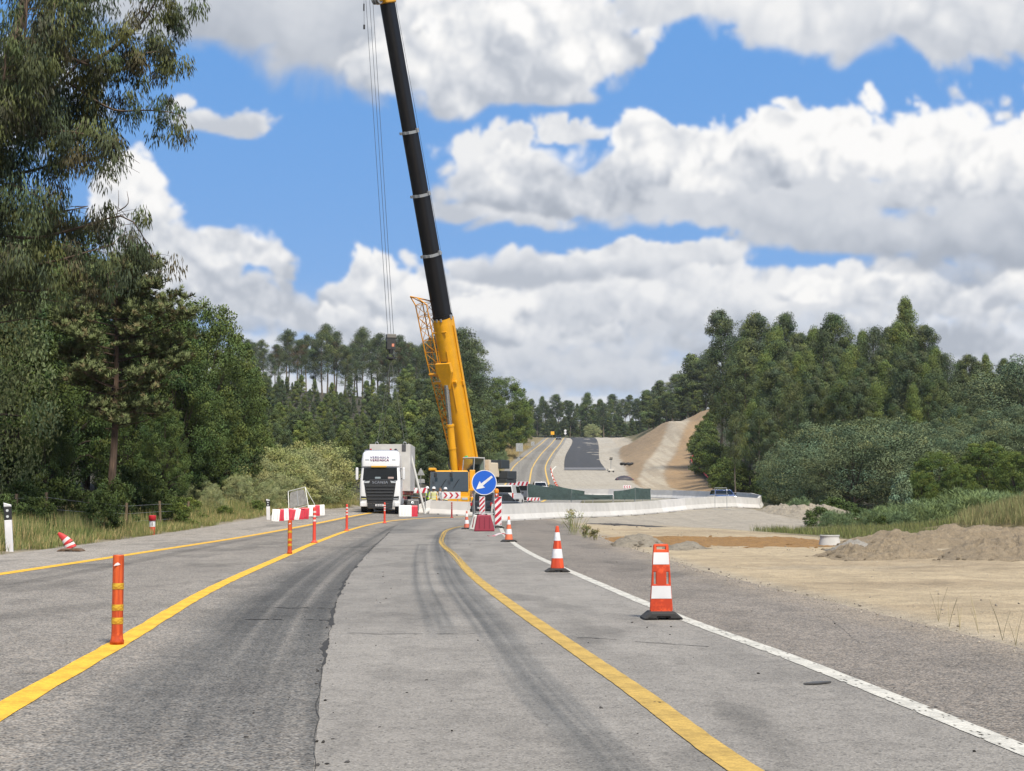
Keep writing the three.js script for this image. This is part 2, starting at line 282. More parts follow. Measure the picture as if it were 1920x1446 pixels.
const trackR = curve([[-5, 1.4], [7.06, 0.48], [10.3, 0.17], [15.2, -0.2], [23.6, -0.87], [45, -2.06], [57, -2.45], [70, -2.3]]);
const yellowR = [[1.9, 0], [1.6, 3.4], [1.07, 7.06], [0.8, 10], [0.5, 13], [0.02, 17.8], [-0.6, 24.6], [-1.3, 34.4], [-1.95, 43], [-2.3, 51.6], [-2.5, 58], [-2.5, 63], [-2.25, 68], [-1.7, 72.5], [-0.9, 76]];
const yellowRx = curve(yellowR.slice(0, 11).map(([x, d]) => [d, x]));
const whiteEdge = [[3.3, -4], [2.8, 4], [2.53, 7.6], [2.2, 11.84], [1.8, 15.7], [1.03, 25.8], [0.5, 33.5], [0.07, 42.5], [-0.3, 55], [-0.5, 68], [-0.6, 76]];
const whiteX = curve(whiteEdge.map(([x, d]) => [d, x]));
const bollardLine = [[-1.6, -2], [-2.5, 5], [-2.96, 8.9], [-3.34, 13], [-4.1, 21], [-4.97, 34.4], [-5.5, 43], [-6.2, 58], [-6.35, 68], [-6.1, 77], [-5.2, 86], [-3.7, 95], [-2, 101], [0.3, 104]];

const onRoad = (x, d) => d < 690 && x > roadLeft(d) && x < roadRight(d);
const stripLeft = curve([[350, 11.9], [400, 13.6], [447, 15.6], [500, 18.5], [560, 21.8], [600, 23.4], [625, 23.6], [650, 21]]), stripRight = curve([[350, 21.4], [400, 22.9], [447, 25.2], [500, 28.2], [560, 31.3], [600, 33], [625, 33.6], [650, 32]]);
const haulL = curve([[215, 23.2], [250, 23.6], [273, 23.6], [310, 25.4], [340, 29], [380, 34.5], [440, 44.8], [520, 52]]), haulR = curve([[215, 28.4], [250, 28.9], [273, 28.6], [310, 30.6], [340, 34.3], [380, 40.5], [440, 50.6], [520, 58]]);

// ------------------------------------------------------------------ one sheet of ground, coloured by what lies there
function steps(list) { const out = []; for (const [a, b, s0, s1] of list) { let x = a; while (x < b - 1e-6) { out.push(x); x += lerp(s0, s1, clamp((x - a) / (b - a))); } } out.push(list[list.length - 1][1]); return out; }
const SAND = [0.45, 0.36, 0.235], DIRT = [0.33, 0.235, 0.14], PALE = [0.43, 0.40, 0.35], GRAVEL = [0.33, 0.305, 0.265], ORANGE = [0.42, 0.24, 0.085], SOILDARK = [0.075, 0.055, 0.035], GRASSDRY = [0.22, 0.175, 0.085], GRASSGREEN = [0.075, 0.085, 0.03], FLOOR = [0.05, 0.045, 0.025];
const mixc = (a, b, t) => [lerp(a[0], b[0], t), lerp(a[1], b[1], t), lerp(a[2], b[2], t)];
function soilAt(x, d) {
  const n = fbm(x * 0.35, d * 0.35, 4, 5), n2 = fbm(x * 0.06 + 9, d * 0.06, 3, 8), j = (n - 0.5) * 3;
  let c;
  const L = roadLeft(Math.min(d, 680)), RR = roadRight(Math.min(d, 680));
  if (d > 690) c = GRASSGREEN;
  else if (x < (L + RR) / 2) {                             // left of the road: verge, then woodland floor
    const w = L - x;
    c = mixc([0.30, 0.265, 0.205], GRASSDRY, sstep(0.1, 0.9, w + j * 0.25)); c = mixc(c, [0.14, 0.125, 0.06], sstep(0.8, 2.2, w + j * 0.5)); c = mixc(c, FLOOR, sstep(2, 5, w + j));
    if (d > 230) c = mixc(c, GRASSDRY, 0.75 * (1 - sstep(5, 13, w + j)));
  } else {
    const w = x - RR;
    if (d < 200) {
      c = mixc(SAND, [0.50, 0.41, 0.28], n2); c = mixc(c, [0.33, 0.255, 0.165], sstep(0.52, 0.72, n) * 0.5);
      c = mixc(c, GRAVEL, sstep(0.6, 0.1, w) * 0.5);
      c = mixc(c, [0.27, 0.21, 0.135], 0.5 * sstep(0.58, 0.78, fbm(x * 0.22 + d * 0.12, d * 1.3, 4, 210)) * sstep(0.5, 2, w)); c = mixc(c, [0.5, 0.43, 0.32], 0.4 * sstep(0.6, 0.75, fbm(x * 0.16, d * 0.7 + 9, 4, 213)));
      // gravel bank that carries the concrete barrier
      const bank = sstep(72, 82, d + j * 1.3) * (1 - sstep(19, 24, x + j * 0.5)); c = mixc(c, mixc(GRAVEL, [0.40, 0.36, 0.30], n), bank * 0.9);
      // grown-over hollow on the right
      const green = sstep(10, 14.5, x - (62 - d) * 0.12 + j * 0.7) * sstep(50, 58, d + j * 1.5) * (1 - bank * (d < 145 ? 1 : 0)); c = mixc(c, mixc([0.13, 0.11, 0.05], GRASSGREEN, n2), green);
      const dry = sstep(15, 17.5, x + j * 0.4) * sstep(40, 52, d) * (1 - sstep(64, 74, d)); c = mixc(c, GRASSDRY, dry);
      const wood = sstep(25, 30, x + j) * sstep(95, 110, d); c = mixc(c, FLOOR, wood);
      if (d > 115 && x < 24 && w > -1) c = mixc(c, PALE, sstep(150, 175, d));
    } else {
      c = mixc(PALE, [0.38, 0.345, 0.29], n2);
      const foot = curveFoot(d), edge = curveWood(d);
      c = mixc(c, mixc(DIRT, [0.27, 0.20, 0.125], n), sstep(foot - 0.4, foot + 0.8, x + j * 0.3));
      const inHaul = sstep(haulL(d) - 0.5, haulL(d) + 0.5, x + j * 0.2) * (1 - sstep(haulR(d) - 0.5, haulR(d) + 0.5, x + j * 0.2)) * (d < 475 ? 1 : 0); c = mixc(c, mixc([0.45, 0.395, 0.31], [0.37, 0.315, 0.24], sstep(0.4, 0.6, vnoise(x * 2.2, d * 0.05, 77))), inHaul);
      c = mixc(c, mixc([0.40, 0.26, 0.13], [0.28, 0.20, 0.12], n), sstep(haulR(d), haulR(d) + 0.8, x + j * 0.4) * 0.8);
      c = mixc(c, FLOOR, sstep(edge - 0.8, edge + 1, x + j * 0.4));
      if (d > 470) c = mixc(c, mixc(GRASSDRY, GRASSGREEN, n), sstep(38, 44, x + j) * 0.9);
      if (d > 520) { const s0 = lerp(36, 41, (d - 520) / 120); c = mixc(c, [0.42, 0.37, 0.3], sstep(s0 - 0.6, s0, x) * (1 - sstep(s0 + 4.5, s0 + 5.1, x))); }
    }
  }
  const k = 0.86 + 0.28 * fbm(x * 1.3 + 3, d * 1.1, 3, 15);
  return [c[0] * k, c[1] * k, c[2] * k];
}
const curveFoot = curve([[200, 24], [250, 22.6], [300, 23.4], [356, 26], [440, 30.4], [500, 36], [640, 46]]), curveWood = curve([[200, 27.5], [230, 30.5], [250, 33.2], [300, 36], [340, 39.4], [390, 46], [440, 57], [520, 66], [640, 70]]);
function rough(x, d) {
  if (d > 700) return 0;
  const w = x - roadRight(Math.min(d, 680)), l = roadLeft(Math.min(d, 680)) - x;
  let a = w > 0 ? 0.05 * sstep(0, 1.5, w) : l > 0 ? 0.12 * sstep(0, 2, l) : 0;
  let y = a * (fbm(x * 0.9, d * 0.7, 4, 55) - 0.5) * 2;
  if (w > 0.5 && d < 60) y += 0.025 * (vnoise(x * 3.1, d * 0.35, 60) - 0.5) * sstep(0.5, 2, w);            // wheel ruts
  if (w > 3 && d > 180) y += 0.5 * (fbm(x * 0.25, d * 0.2, 3, 56) - 0.5) * sstep(18, 24, x);
  return y;
}
{
  const xs = steps([[-1500, -300, 200, 80], [-300, -60, 30, 8], [-60, -16, 5, 0.7], [-16, -10, 0.5, 0.3], [-10, 2, 1.0, 0.6], [2, 14, 0.16, 0.16], [14, 30, 0.2, 0.35], [30, 62, 0.5, 1], [62, 300, 4, 30], [300, 1500, 80, 200]]);
  const ds = steps([[-60, 5, 10, 1], [5, 50, 0.22, 0.3], [50, 120, 0.3, 0.55], [120, 280, 0.6, 1.2], [280, 660, 1.6, 3], [660, 900, 10, 20], [900, 4400, 100, 500]]);
  const nx = xs.length, nd = ds.length, pos = new Float32Array(nx * nd * 3), col = new Float32Array(nx * nd * 3), uv = new Float32Array(nx * nd * 2), idx = new Uint32Array((nx - 1) * (nd - 1) * 6);
  let q = 0;
  for (let j = 0; j < nd; j++) for (let i = 0; i < nx; i++) {
    const x = xs[i], d = ds[j], k = j * nx + i;
    let y = land(x, d) + rough(x, d);
    if (d < 690) { const inside = Math.min(x - roadLeft(d), roadRight(d) - x); y -= 0.10 * sstep(-0.05, 0.35, inside) + (inside > -0.3 && inside < 0.3 ? 0.012 : 0); }
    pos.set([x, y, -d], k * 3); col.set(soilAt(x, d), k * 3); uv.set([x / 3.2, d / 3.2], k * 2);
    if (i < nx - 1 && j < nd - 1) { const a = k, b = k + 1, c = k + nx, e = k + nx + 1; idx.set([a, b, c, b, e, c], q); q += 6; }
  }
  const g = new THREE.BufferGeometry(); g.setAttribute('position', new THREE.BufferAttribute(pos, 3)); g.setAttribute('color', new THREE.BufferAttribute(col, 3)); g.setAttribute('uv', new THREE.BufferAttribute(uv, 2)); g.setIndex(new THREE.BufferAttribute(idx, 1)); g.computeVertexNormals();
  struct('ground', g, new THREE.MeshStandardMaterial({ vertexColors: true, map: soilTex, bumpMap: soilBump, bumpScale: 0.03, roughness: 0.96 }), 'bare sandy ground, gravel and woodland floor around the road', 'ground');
}

// ------------------------------------------------------------------ the road surface
function ribbonGrid(ds, cols, xAt, yAt, colorAt, uvScale) {
  const nd = ds.length, nx = cols, pos = [], col = [], uv = [], idx = [];
  for (let j = 0; j < nd; j++) for (let i = 0; i < nx; i++) {
    const d = ds[j], x = xAt(i / (nx - 1), d); pos.push(x, yAt(x, d), -d); uv.push(x / uvScale, d / uvScale); if (colorAt) col.push(...colorAt(x, d));
    if (i < nx - 1 && j < nd - 1) { const a = j * nx + i; idx.push(a, a + 1, a + nx, a + 1, a + nx + 1, a + nx); }
  }
  const g = new THREE.BufferGeometry(); g.setAttribute('position', new THREE.Float32BufferAttribute(pos, 3)); if (colorAt) g.setAttribute('color', new THREE.Float32BufferAttribute(col, 3)); g.setAttribute('uv', new THREE.Float32BufferAttribute(uv, 2)); g.setIndex(idx); g.computeVertexNormals(); return g;
}
const streak = (x, d, f, s) => vnoise(x * f, d * 0.13, s);
function asphaltAt(x, d) {
  const n = fbm(x * 0.5, d * 0.22, 4, 101), fine = fbm(x * 2.2, d * 0.9, 3, 103);
  let v;
  if (d < 130) {
    const sx = seam(d), wx = whiteX(d);
    if (x > wx + 0.06) v = 0.160 + (n - 0.5) * 0.05;                             // old coarse shoulder
    else if (x > sx) v = 0.262 + (n - 0.5) * 0.05;                               // newer, paler lane
    else v = 0.215 + (n - 0.5) * 0.06;                                           // old lane
    if (x < lineLeft(d) - 0.1) v = 0.29 + (n - 0.5) * 0.07;                      // dusty left shoulder
    const dl = x - trackL(d), tl = Math.abs(dl), width = lerp(0.95, 0.7, clamp((d - 8) / 40)), mott = fbm(x * 0.8, d * 0.3, 4, 171);
    let rub = 0;                                           // rubber laid down by tyres, in streaks that follow the wheel path
    if (x < sx) rub = sstep(width + 0.1, width - 0.45, tl + (mott - 0.5) * 0.5) * clamp(0.35 + 0.75 * vnoise(dl * 9, d * 0.05, 111) + 0.35 * (vnoise(dl * 26, d * 0.12, 118) - 0.5)) * sstep(4, 13, d + mott * 8) * 0.62;
    else if (tl < 2.0 && d > 55) rub = 0.25 * sstep(1.2, 0.3, tl);
    const dr = x - trackR(d), tr = Math.abs(dr), wr = lerp(0.13, 0.25, clamp((d - 7) / 18)) + 0.06 * (mott - 0.5);
    rub = Math.max(rub, sstep(wr + 0.05, wr - 0.05, tr) * clamp(0.3 + 0.8 * vnoise(dr * 16, d * 0.06, 112) + 0.5 * (vnoise(dr * 34, d * 0.12, 119) - 0.5)) * (1 - sstep(60, 74, d)) * (0.7 + 0.6 * (mott - 0.4)) * 0.66);
    const tr2 = Math.abs(dr + 0.5); if (d > 13 && d < 42) rub = Math.max(rub, 0.4 * sstep(0.2, 0.1, tr2) * clamp(0.2 + 1.1 * (vnoise(dr * 20, d * 0.08, 114) - 0.2)) * sstep(13, 16, d));
    v *= 1 - rub;
    const yr = x - yellowRx(Math.min(d, 58)); if (d < 60) v *= 1 - 0.22 * sstep(0.5, 0.12, yr - 0.3) * sstep(0.0, 0.2, yr) * clamp(vnoise(x * 3, d * 0.35, 117) * 2.2 - 0.9);
    const ll = Math.abs(x - (lineLeft(d) + lerp(1.3, 0.35, clamp((d - 20) / 34)))); v *= 1 - 0.3 * sstep(0.26, 0.08, ll + (fine - 0.5) * 0.1) * (0.6 + 0.5 * streak(x, d, 9, 115));
    if (d > 56 && d < 100) { const sweep = Math.abs(x + 3.2 - (d - 60) * 0.06); v *= 1 - 0.16 * sstep(0.9, 0.2, sweep); }
    v *= 0.93 + 0.14 * fine; { const st = fbm(x * 0.9 + 40, d * 0.35, 4, 161); v *= 1 - 0.22 * sstep(0.6, 0.72, st) - 0.12 * sstep(0.66, 0.72, vnoise(x * 2.3, d * 1.1, 163)); }
    const dust = x > wx ? sstep(0.9, 0.0, roadRight(d) - x + (fine - 0.5) * 0.8) : 0;
    const cool = rub * 0.1; return [lerp(v * (1.05 - cool), 0.34, dust * 0.3), lerp(v * 0.975, 0.29, dust * 0.3), lerp(v * (0.885 + cool), 0.215, dust * 0.3)];
  }
  v = 0.25 + (n - 0.5) * 0.05; v *= 1 - 0.22 * sstep(1.0, 0.4, Math.abs(Math.abs(x - lineMid(d)) - 1.8) ) * (0.6 + 0.5 * vnoise(x, d * 0.06, 121));
  if (vnoise(x * 0.12, d * 0.03, 122) > 0.62) v *= 0.86;
  return [v * 1.04, v * 0.98, v * 0.89];
}
const asphaltMat = new THREE.MeshStandardMaterial({ vertexColors: true, map: asphaltTex, bumpMap: asphaltBump, bumpScale: 0.006, roughness: 0.9 });
const ROAD_UP = 0.012;
{
  const ds = steps([[-20, 4, 4, 1], [4, 30, 0.12, 0.2], [30, 130, 0.25, 1]]);
  const yr = (x, d) => land(x, d) + ROAD_UP, coarseMat = new THREE.MeshStandardMaterial({ vertexColors: true, map: coarseTex, bumpMap: asphaltBump, bumpScale: 0.01, roughness: 0.92 }), e = 0.0005;
  struct('road', ribbonGrid(ds, 330, (t, d) => lerp(roadLeft(d), seam(d) - e, t), yr, (x, d) => { const c = asphaltAt(x, d); return [c[0] * 1.46, c[1] * 1.44, c[2] * 1.42]; }, 2.4), coarseMat, 'old coarse left lanes of the road with rubber tyre marks', 'road');
  struct('road', ribbonGrid(ds, 190, (t, d) => lerp(seam(d) + e, whiteX(d) + 0.06, t), yr, asphaltAt, 2.2), asphaltMat, 'newer pale lane of the road beside the worn yellow line', 'road');
  struct('road', ribbonGrid(ds, 90, (t, d) => lerp(whiteX(d) + 0.0605, roadRight(d), t), yr, (x, d) => { const c = asphaltAt(x, d); return [c[0] * 1.66, c[1] * 1.58, c[2] * 1.52]; }, 2.4), coarseMat, 'coarse dark right shoulder of the road', 'road');
  const ds2 = steps([[130, 250, 2, 3], [250, 684, 3, 5]]);
  struct('road', ribbonGrid(ds2, 44, (t, d) => lerp(roadLeft(d), roadRight(d), t), (x, d) => land(x, d) + 0.05, asphaltAt, 4), asphaltMat, 'grey two-lane road climbing away to the wood', 'road');
  const ds3 = steps([[350, 650, 3, 4]]);
  const blk = new THREE.MeshStandardMaterial({ vertexColors: true, map: asphaltTex, roughness: 0.8 });
  struct('road', ribbonGrid(ds3, 40, (t, d) => lerp(stripLeft(d), stripRight(d), t), (x, d) => land(x, d) + 0.12, (x, d) => {
    const w = (x - stripLeft(d)) / (stripRight(d) - stripLeft(d)); let v = 0.046 + 0.012 * (fbm(x * 0.6, d * 0.05, 3, 131) - 0.5) + 0.012 * sstep(0.1, 0.0, Math.abs(w - 0.36)) * 0.6; if (d < 363 + 2 * vnoise(x, 0, 3)) v = 0.17; return [v, v, v * 1.06];
  }, 4), blk, 'fresh black asphalt of the new carriageway', 'road');
  // slim shoulder strip beside the far road and beyond the barrier: detour loop between the two rows of concrete barriers
}
// painted lines: ribbons 4 mm over the asphalt, worn where the noise says so
function stripe(name, pts, width, material, up, label, rag = 0.012, step = 0.4, worn) {
  const c = new THREE.CatmullRomCurve3(pts.map(([x, d]) => V(x, 0, -d)), false, 'centripetal'), L = c.getLength(), n = Math.ceil(L / step), pos = [], uv = [], idx = []; let k = 0;
  const W = worn ? 13 : 2;
  for (let i = 0; i <= n; i++) {
    const p = c.getPointAt(i / n), t = c.getTangentAt(i / n), nx = -t.z, nz = t.x, s = i / n * L;
    for (let j = 0; j < W; j++) {
      const w = j / (W - 1) - 0.5, e = j === 0 || j === W - 1 ? (fbm(s * 5, j, 3, 140) - 0.5) * rag * 2 : 0, x = p.x + nx * (w * width + e), z = p.z + nz * (w * width + e);
      pos.push(x, land(x, -z) + up, z); uv.push(s / 1.3, w * width / 1.3);
      if (i && j) { if (worn && worn(s, w, x, -z)) continue; const a = k + j - 1; idx.push(a - W, a - W + 1, a, a, a - W + 1, a + 1); }
    }
    k += W;
  }
  const g = new THREE.BufferGeometry(); g.setAttribute('position', new THREE.Float32BufferAttribute(pos, 3)); g.setAttribute('uv', new THREE.Float32BufferAttribute(uv, 2)); g.setIndex(idx); g.computeVertexNormals();
  return struct(name, g, material, label, 'road marking');
}
const paintYellow = mat([0.82, 0.46, 0.028], 0.75, 0, { map: wearTex }), paintOld = mat([0.50, 0.325, 0.075], 0.85, 0, { map: wearTex }), paintWhite = mat([0.56, 0.535, 0.475], 0.85, 0, { map: wearTex }), paintFar = mat([0.55, 0.36, 0.09], 0.85);
stripe('yellow_line', bollardLine, 0.19, paintYellow, ROAD_UP + 0.005, 'fresh yellow lane line running under the orange bollards');
stripe('yellow_edge_line', [...Array(24)].map((_, i) => [lineLeft(4 + i * 5.4), 4 + i * 5.4]), 0.26, paintYellow, ROAD_UP + 0.004, 'yellow edge line along the left shoulder');
stripe('worn_yellow_line', yellowR, 0.16, paintOld, ROAD_UP + 0.005, 'worn yellow line curling past the blue arrow sign', 0.005, 0.05, (s, w, x, d) => vnoise(w * 40, s * 0.12, 151) * 0.75 + vnoise(w * 60, s * 9, 152) * 0.35 > 1.02 - 0.40 * sstep(9, 45, d));
stripe('white_edge_line', whiteEdge, 0.15, paintWhite, ROAD_UP + 0.004, 'cracked white edge line on which the cones stand', 0.006, 0.03, (s, w) => fbm(w * 7, s * 14, 3, 155) > 0.76);
const far = (f, d0, d1) => { const o = []; for (let d = d0; d <= d1; d += 12) o.push([f(d), d]); return o; };
stripe('far_yellow_line', far(lineLeft, 134, 670), 0.3, paintFar, 0.075, 'yellow left edge line of the climbing road', 0, 4);
stripe('far_yellow_line', far(lineMid, 134, 670), 0.3, paintFar, 0.075, 'yellow centre line of the climbing road', 0, 4);
stripe('far_yellow_line', far(lineRight, 150, 670), 0.3, paintFar, 0.075, 'yellow right edge line of the climbing road', 0, 4);
stripe('far_white_line', [[7.6, 250], [8.1, 290], [8.5, 330], [9.2, 350], [10.6, 372]], 0.3, mat([0.6, 0.58, 0.53], 0.85), 0.085, 'white line beside the cones on the climbing road', 0, 4);

// cracks: open joints filled with shade and crumbs, as ragged dark ribbons
const crackMat = mat([0.028, 0.026, 0.024], 0.95);
function crack(f, d0, d1, w, seed, label, gapsAt = 0.38) {
  const pos = [], idx = []; let k = 0;
  for (let d = d0; d < d1; d += 0.035 + (d - d0) * 0.0012) {
    const x = f(d) + (fbm(d * 1.5, 1, 4, seed) - 0.5) * 0.05, hw = w * (0.2 + 1.6 * Math.max(0, fbm(d * 2.4, 4, 4, seed + 3) - 0.3)) * (vnoise(d * 0.9, 7, seed + 5) > gapsAt ? 1 : 0.12);
    pos.push(x - hw, land(x, d) + ROAD_UP + 0.004, -d, x + hw * 0.7, land(x, d) + ROAD_UP + 0.004, -d); if (k) idx.push(k - 2, k - 1, k, k - 1, k + 1, k); k += 2;
  }
  const g = new THREE.BufferGeometry(); g.setAttribute('position', new THREE.Float32BufferAttribute(pos, 3)); g.setIndex(idx); g.computeVertexNormals(); struct('crack', g, crackMat, label, 'crack');
}
crack(seam, 5, 62, 0.042, 301, 'ragged open joint between the dark and the pale asphalt');
function crossCrack(u0, v0, u1, v1, w, seed, label) {
  const [x0, d0] = G(u0, v0), [x1, d1] = G(u1, v1), n = 90, pos = [], idx = [];
  for (let i = 0; i <= n; i++) {
    const t = i / n, x = lerp(x0, x1, t), d = lerp(d0, d1, t) + (fbm(t * 9, 2, 3, seed) - 0.5) * 0.16 * Math.max(1, d0 / 14), h = w * (vnoise(t * 14, 3, seed + 2) > 0.3 ? 0.4 + fbm(t * 30, 5, 2, seed + 4) : 0.1);
    pos.push(x, land(x, d) + ROAD_UP + 0.004, -(d - h), x, land(x, d) + ROAD_UP + 0.004, -(d + h)); if (i) { const k = i * 2; idx.push(k - 2, k, k - 1, k - 1, k, k + 1); }
  }
  const g = new THREE.BufferGeometry(); g.setAttribute('position', new THREE.Float32BufferAttribute(pos, 3)); g.setIndex(idx); g.computeVertexNormals(); struct('crack', g, crackMat, label, 'crack');
}
crossCrack(650, 1191, 890, 1192, 0.012, 311, 'hairline crack across the pale lane beside the joint');
crossCrack(1010, 1193, 1330, 1216, 0.014, 312, 'hairline crack running from the worn yellow line to the white line');
crossCrack(490, 1142, 632, 1143, 0.03, 313, 'crack across the tyre marks of the dark lane');
crossCrack(460, 1164, 628, 1166, 0.03, 314, 'second crack across the tyre marks of the dark lane');
crossCrack(1540, 1150, 1620, 1215, 0.012, 315, 'thin crack in the coarse right shoulder');

// ------------------------------------------------------------------ street furniture and road works
const rubber = mat([0.028, 0.027, 0.027], 0.85), orangePaint = mat([0.62, 0.10, 0.018], 0.55, 0, { map: rustTex }), redPlastic = mat([0.60, 0.055, 0.03], 0.5), reflWhite = mat([0.72, 0.72, 0.73], 0.45, 0, { map: dustTex }), signRed = mat([0.42, 0.012, 0.03], 0.45), yellowTape = mat([0.62, 0.40, 0.03], 0.5, 0, { map: rustTex }), steel = mat([0.45, 0.46, 0.47], 0.4, 0.8), greyMetal = mat([0.32, 0.33, 0.34], 0.55, 0.4), concrete = mat([0.53, 0.52, 0.49], 0.92, 0, { map: dustTex }), concretePale = mat([0.58, 0.57, 0.545], 0.92, 0, { map: dustTex }), black = mat([0.018, 0.018, 0.02], 0.7), darkHole = mat([0.02, 0.02, 0.02], 1);

// flexible bollards on the yellow line
function bollard(u, v, h, kind, label, group) {
  const [x, d] = G(u, v), t = thing('bollard', label, 'bollard', at(x, d, ROAD_UP + 0.004), 0.4, group);
  if (kind === 'old') {
    part('post', lathe([[0, 0], [0.058, 0], [0.06, 0.03], [0.052, 0.045], [0.048, 0.1], [0.047, h - 0.01], [0.045, h], [0.04, h], [0.04, h - 0.05], [0, h - 0.05]], 20), orangePaint, t);
    [0.2, 0.31, 0.49].forEach((y, i) => part('reflective_band', lathe([[0.0495, y - 0.028 + 0.004 * i], [0.0505, y - 0.024], [0.0505, y + 0.024], [0.0495, y + 0.028]], 20), yellowTape, t));
    part('torn_band', extrude([[-0.03, 0], [0.01, 0.004], [0.028, 0.012], [0.006, 0.028], [-0.012, 0.02]], 0.003).translate(-0.018, h - 0.09, 0.0485), reflWhite, t);
  } else {
    part('post', lathe([[0, 0], [0.1, 0], [0.1, 0.025], [0.055, 0.05], [0.048, 0.08], [0.043, h - 0.04], [0.036, h - 0.01], [0.02, h], [0, h]], 16), kind === 'dark' ? mat([0.30, 0.02, 0.02], 0.55) : redPlastic, t);
    [0.62, 0.74, 0.86].forEach((y) => part('reflective_band', lathe([[0.0455, h * y - 0.025], [0.0465, h * y - 0.022], [0.0465, h * y + 0.022], [0.0455, h * y + 0.025]], 16), kind === 'dark' ? mat([0.4, 0.25, 0.24], 0.6) : mat([0.62, 0.56, 0.55], 0.5), t));
  }
  return t;
}
bollard(219, 1212, 0.755, 'old', 'weathered orange tube bollard with yellow tape and a torn white band');
bollard(543, 1040, 0.75, 'old', 'second weathered orange tube bollard with stained yellow tape');
const redB = 'red flexible bollard with white bands on the yellow line';
bollard(589, 1019, 1.0, 'new', redB + ', next to the weathered one', 'red bollards');
bollard(650, 996, 1.0, 'new', redB + ', middle one of three', 'red bollards');
bollard(721, 982, 0.97, 'new', redB + ', in front of the truck', 'red bollards');
bollard(847, 972, 0.95, 'dark', 'faded dark red bollard in front of the concrete barrier');

// cones
const coneOrange = mat([0.70, 0.085, 0.022], 0.55, 0, { map: rustTex }), coneFaded = mat([0.62, 0.14, 0.06], 0.6);
function footGeo(w, h) {
  const a = w / 2, b = w * 0.31; return extrude([[-a, 0], [-w * 0.16, 0], [-w * 0.14, h * 0.28], [w * 0.14, h * 0.28], [w * 0.16, 0], [a, 0], [a, h * 0.25], [b, h], [-b, h], [-a, h * 0.25]], w * 0.8, h * 0.25);
}
function cone(u, v, h, label, m = coneOrange, tilt = 0) {
  const [x, d] = G(u, v), t = thing('traffic_cone', label, 'cone', at(x, d, x < roadRight(d) ? ROAD_UP : 0.01), 0.1 + tilt, 'cones beside the white line');
  const rad = (y) => lerp(0.118, 0.026, clamp((y - 0.05) / (h - 0.05)));
  part('base', footGeo(0.40, 0.065), rubber, t);
  part('body', lathe([[0, 0.05], [rad(0.05) + 0.012, 0.05], [rad(0.07), 0.075], [rad(h - 0.01), h - 0.01], [rad(h) - 0.006, h], [0.016, h - 0.01], [0, h - 0.03]], 24), m, t);
  for (const [a, b] of [[0.30, 0.50], [0.68, 0.86]]) part('white_band', lathe([[rad(h * a) + 0.0005, h * a], [rad(h * a) + 0.0025, h * a + 0.003], [rad(h * b) + 0.0025, h * b - 0.003], [rad(h * b) + 0.0005, h * b]], 24), reflWhite, t);
  return t;
}
cone(1045, 1074, 0.775, 'orange cone with two white bands, next to the flat slotted panel');
cone(954, 1017, 0.73, 'faded orange cone beside the folded striped sheet', coneFaded, 0.4);
cone(875, 993, 0.74, 'grubby pink-orange cone left of the ballast block', mat([0.5, 0.12, 0.075], 0.65), 0.2);
{ // flat panel cone
  const [x, d] = G(1240, 1163), t = thing('panel_cone', 'flat orange panel with slots and two white bands on a rubber foot', 'marker panel', at(x, d, ROAD_UP), 0.06), H = 0.70;
  const w = (y) => lerp(0.118, 0.076, y), slot = (cx, cy, a, b) => [[cx - a, cy - b], [cx + a, cy - b], [cx + a, cy + b], [cx - a, cy + b]];
  part('base', footGeo(0.40, 0.08), rubber, t);
  part('panel', extrude([[-0.11, 0], [0.11, 0], [0.118, 0.03], [0.104, H * 0.36], [0.078, H - 0.015], [0.066, H], [-0.066, H], [-0.078, H - 0.015], [-0.104, H * 0.36], [-0.118, 0.03]], 0.036, 0.006, [slot(0, H - 0.042, 0.046, 0.014), slot(-0.066, H * 0.5, 0.012, 0.062), slot(0.066, H * 0.5, 0.012, 0.062)]).translate(0, 0.07, 0), coneOrange, t);
  for (const [a, b] of [[0.2, 0.385], [0.70, 0.875]]) for (const s of [1, -1]) part('white_band', extrude([[-w(a) + 0.004, H * a], [w(a) - 0.004, H * a], [w(b) - 0.004, H * b], [-w(b) + 0.004, H * b]], 0.003).translate(0, 0.07, s * 0.0195), reflWhite, t);
}
{ // crushed cone on the left shoulder
  const [x, d] = G(133, 1035), t = thing('crushed_cone', 'crushed red and white cone leaning over on the left shoulder', 'cone', at(x, d, ROAD_UP), 0), pts = [[0, 0], [-0.05, 0.11], [-0.15, 0.22], [-0.25, 0.31], [-0.31, 0.36]], R0 = [0.14, 0.12, 0.092, 0.06, 0.03];
  part('base', footGeo(0.56, 0.075), mat([0.16, 0.12, 0.09], 0.95, 0, { map: rustTex }), t);
  for (let i = 0; i < 4; i++) for (let k = 0; k < 2; k++) { const f = (q) => { const j = Math.min(3, Math.floor(q)), s = q - j; return [lerp(pts[j][0], pts[j + 1][0], s), 0.07 + lerp(pts[j][1], pts[j + 1][1], s), lerp(R0[j], R0[j + 1], s)]; }, a = f(i + k / 2), b = f(i + k / 2 + 0.5); const g = bar([a[0], a[1], 0], [b[0], b[1], 0], a[2], b[2], 14); g.scale(1, 1, 0.55); part(i === 1 && k === 1 || i === 2 && k === 0 || i === 0 && k === 1 ? 'white_band' : 'body', g, (i === 1 && k === 1) || (i === 0 && k === 1) ? mat([0.6, 0.53, 0.52], 0.6) : mat([0.48, 0.03, 0.03], 0.6), t); }
}
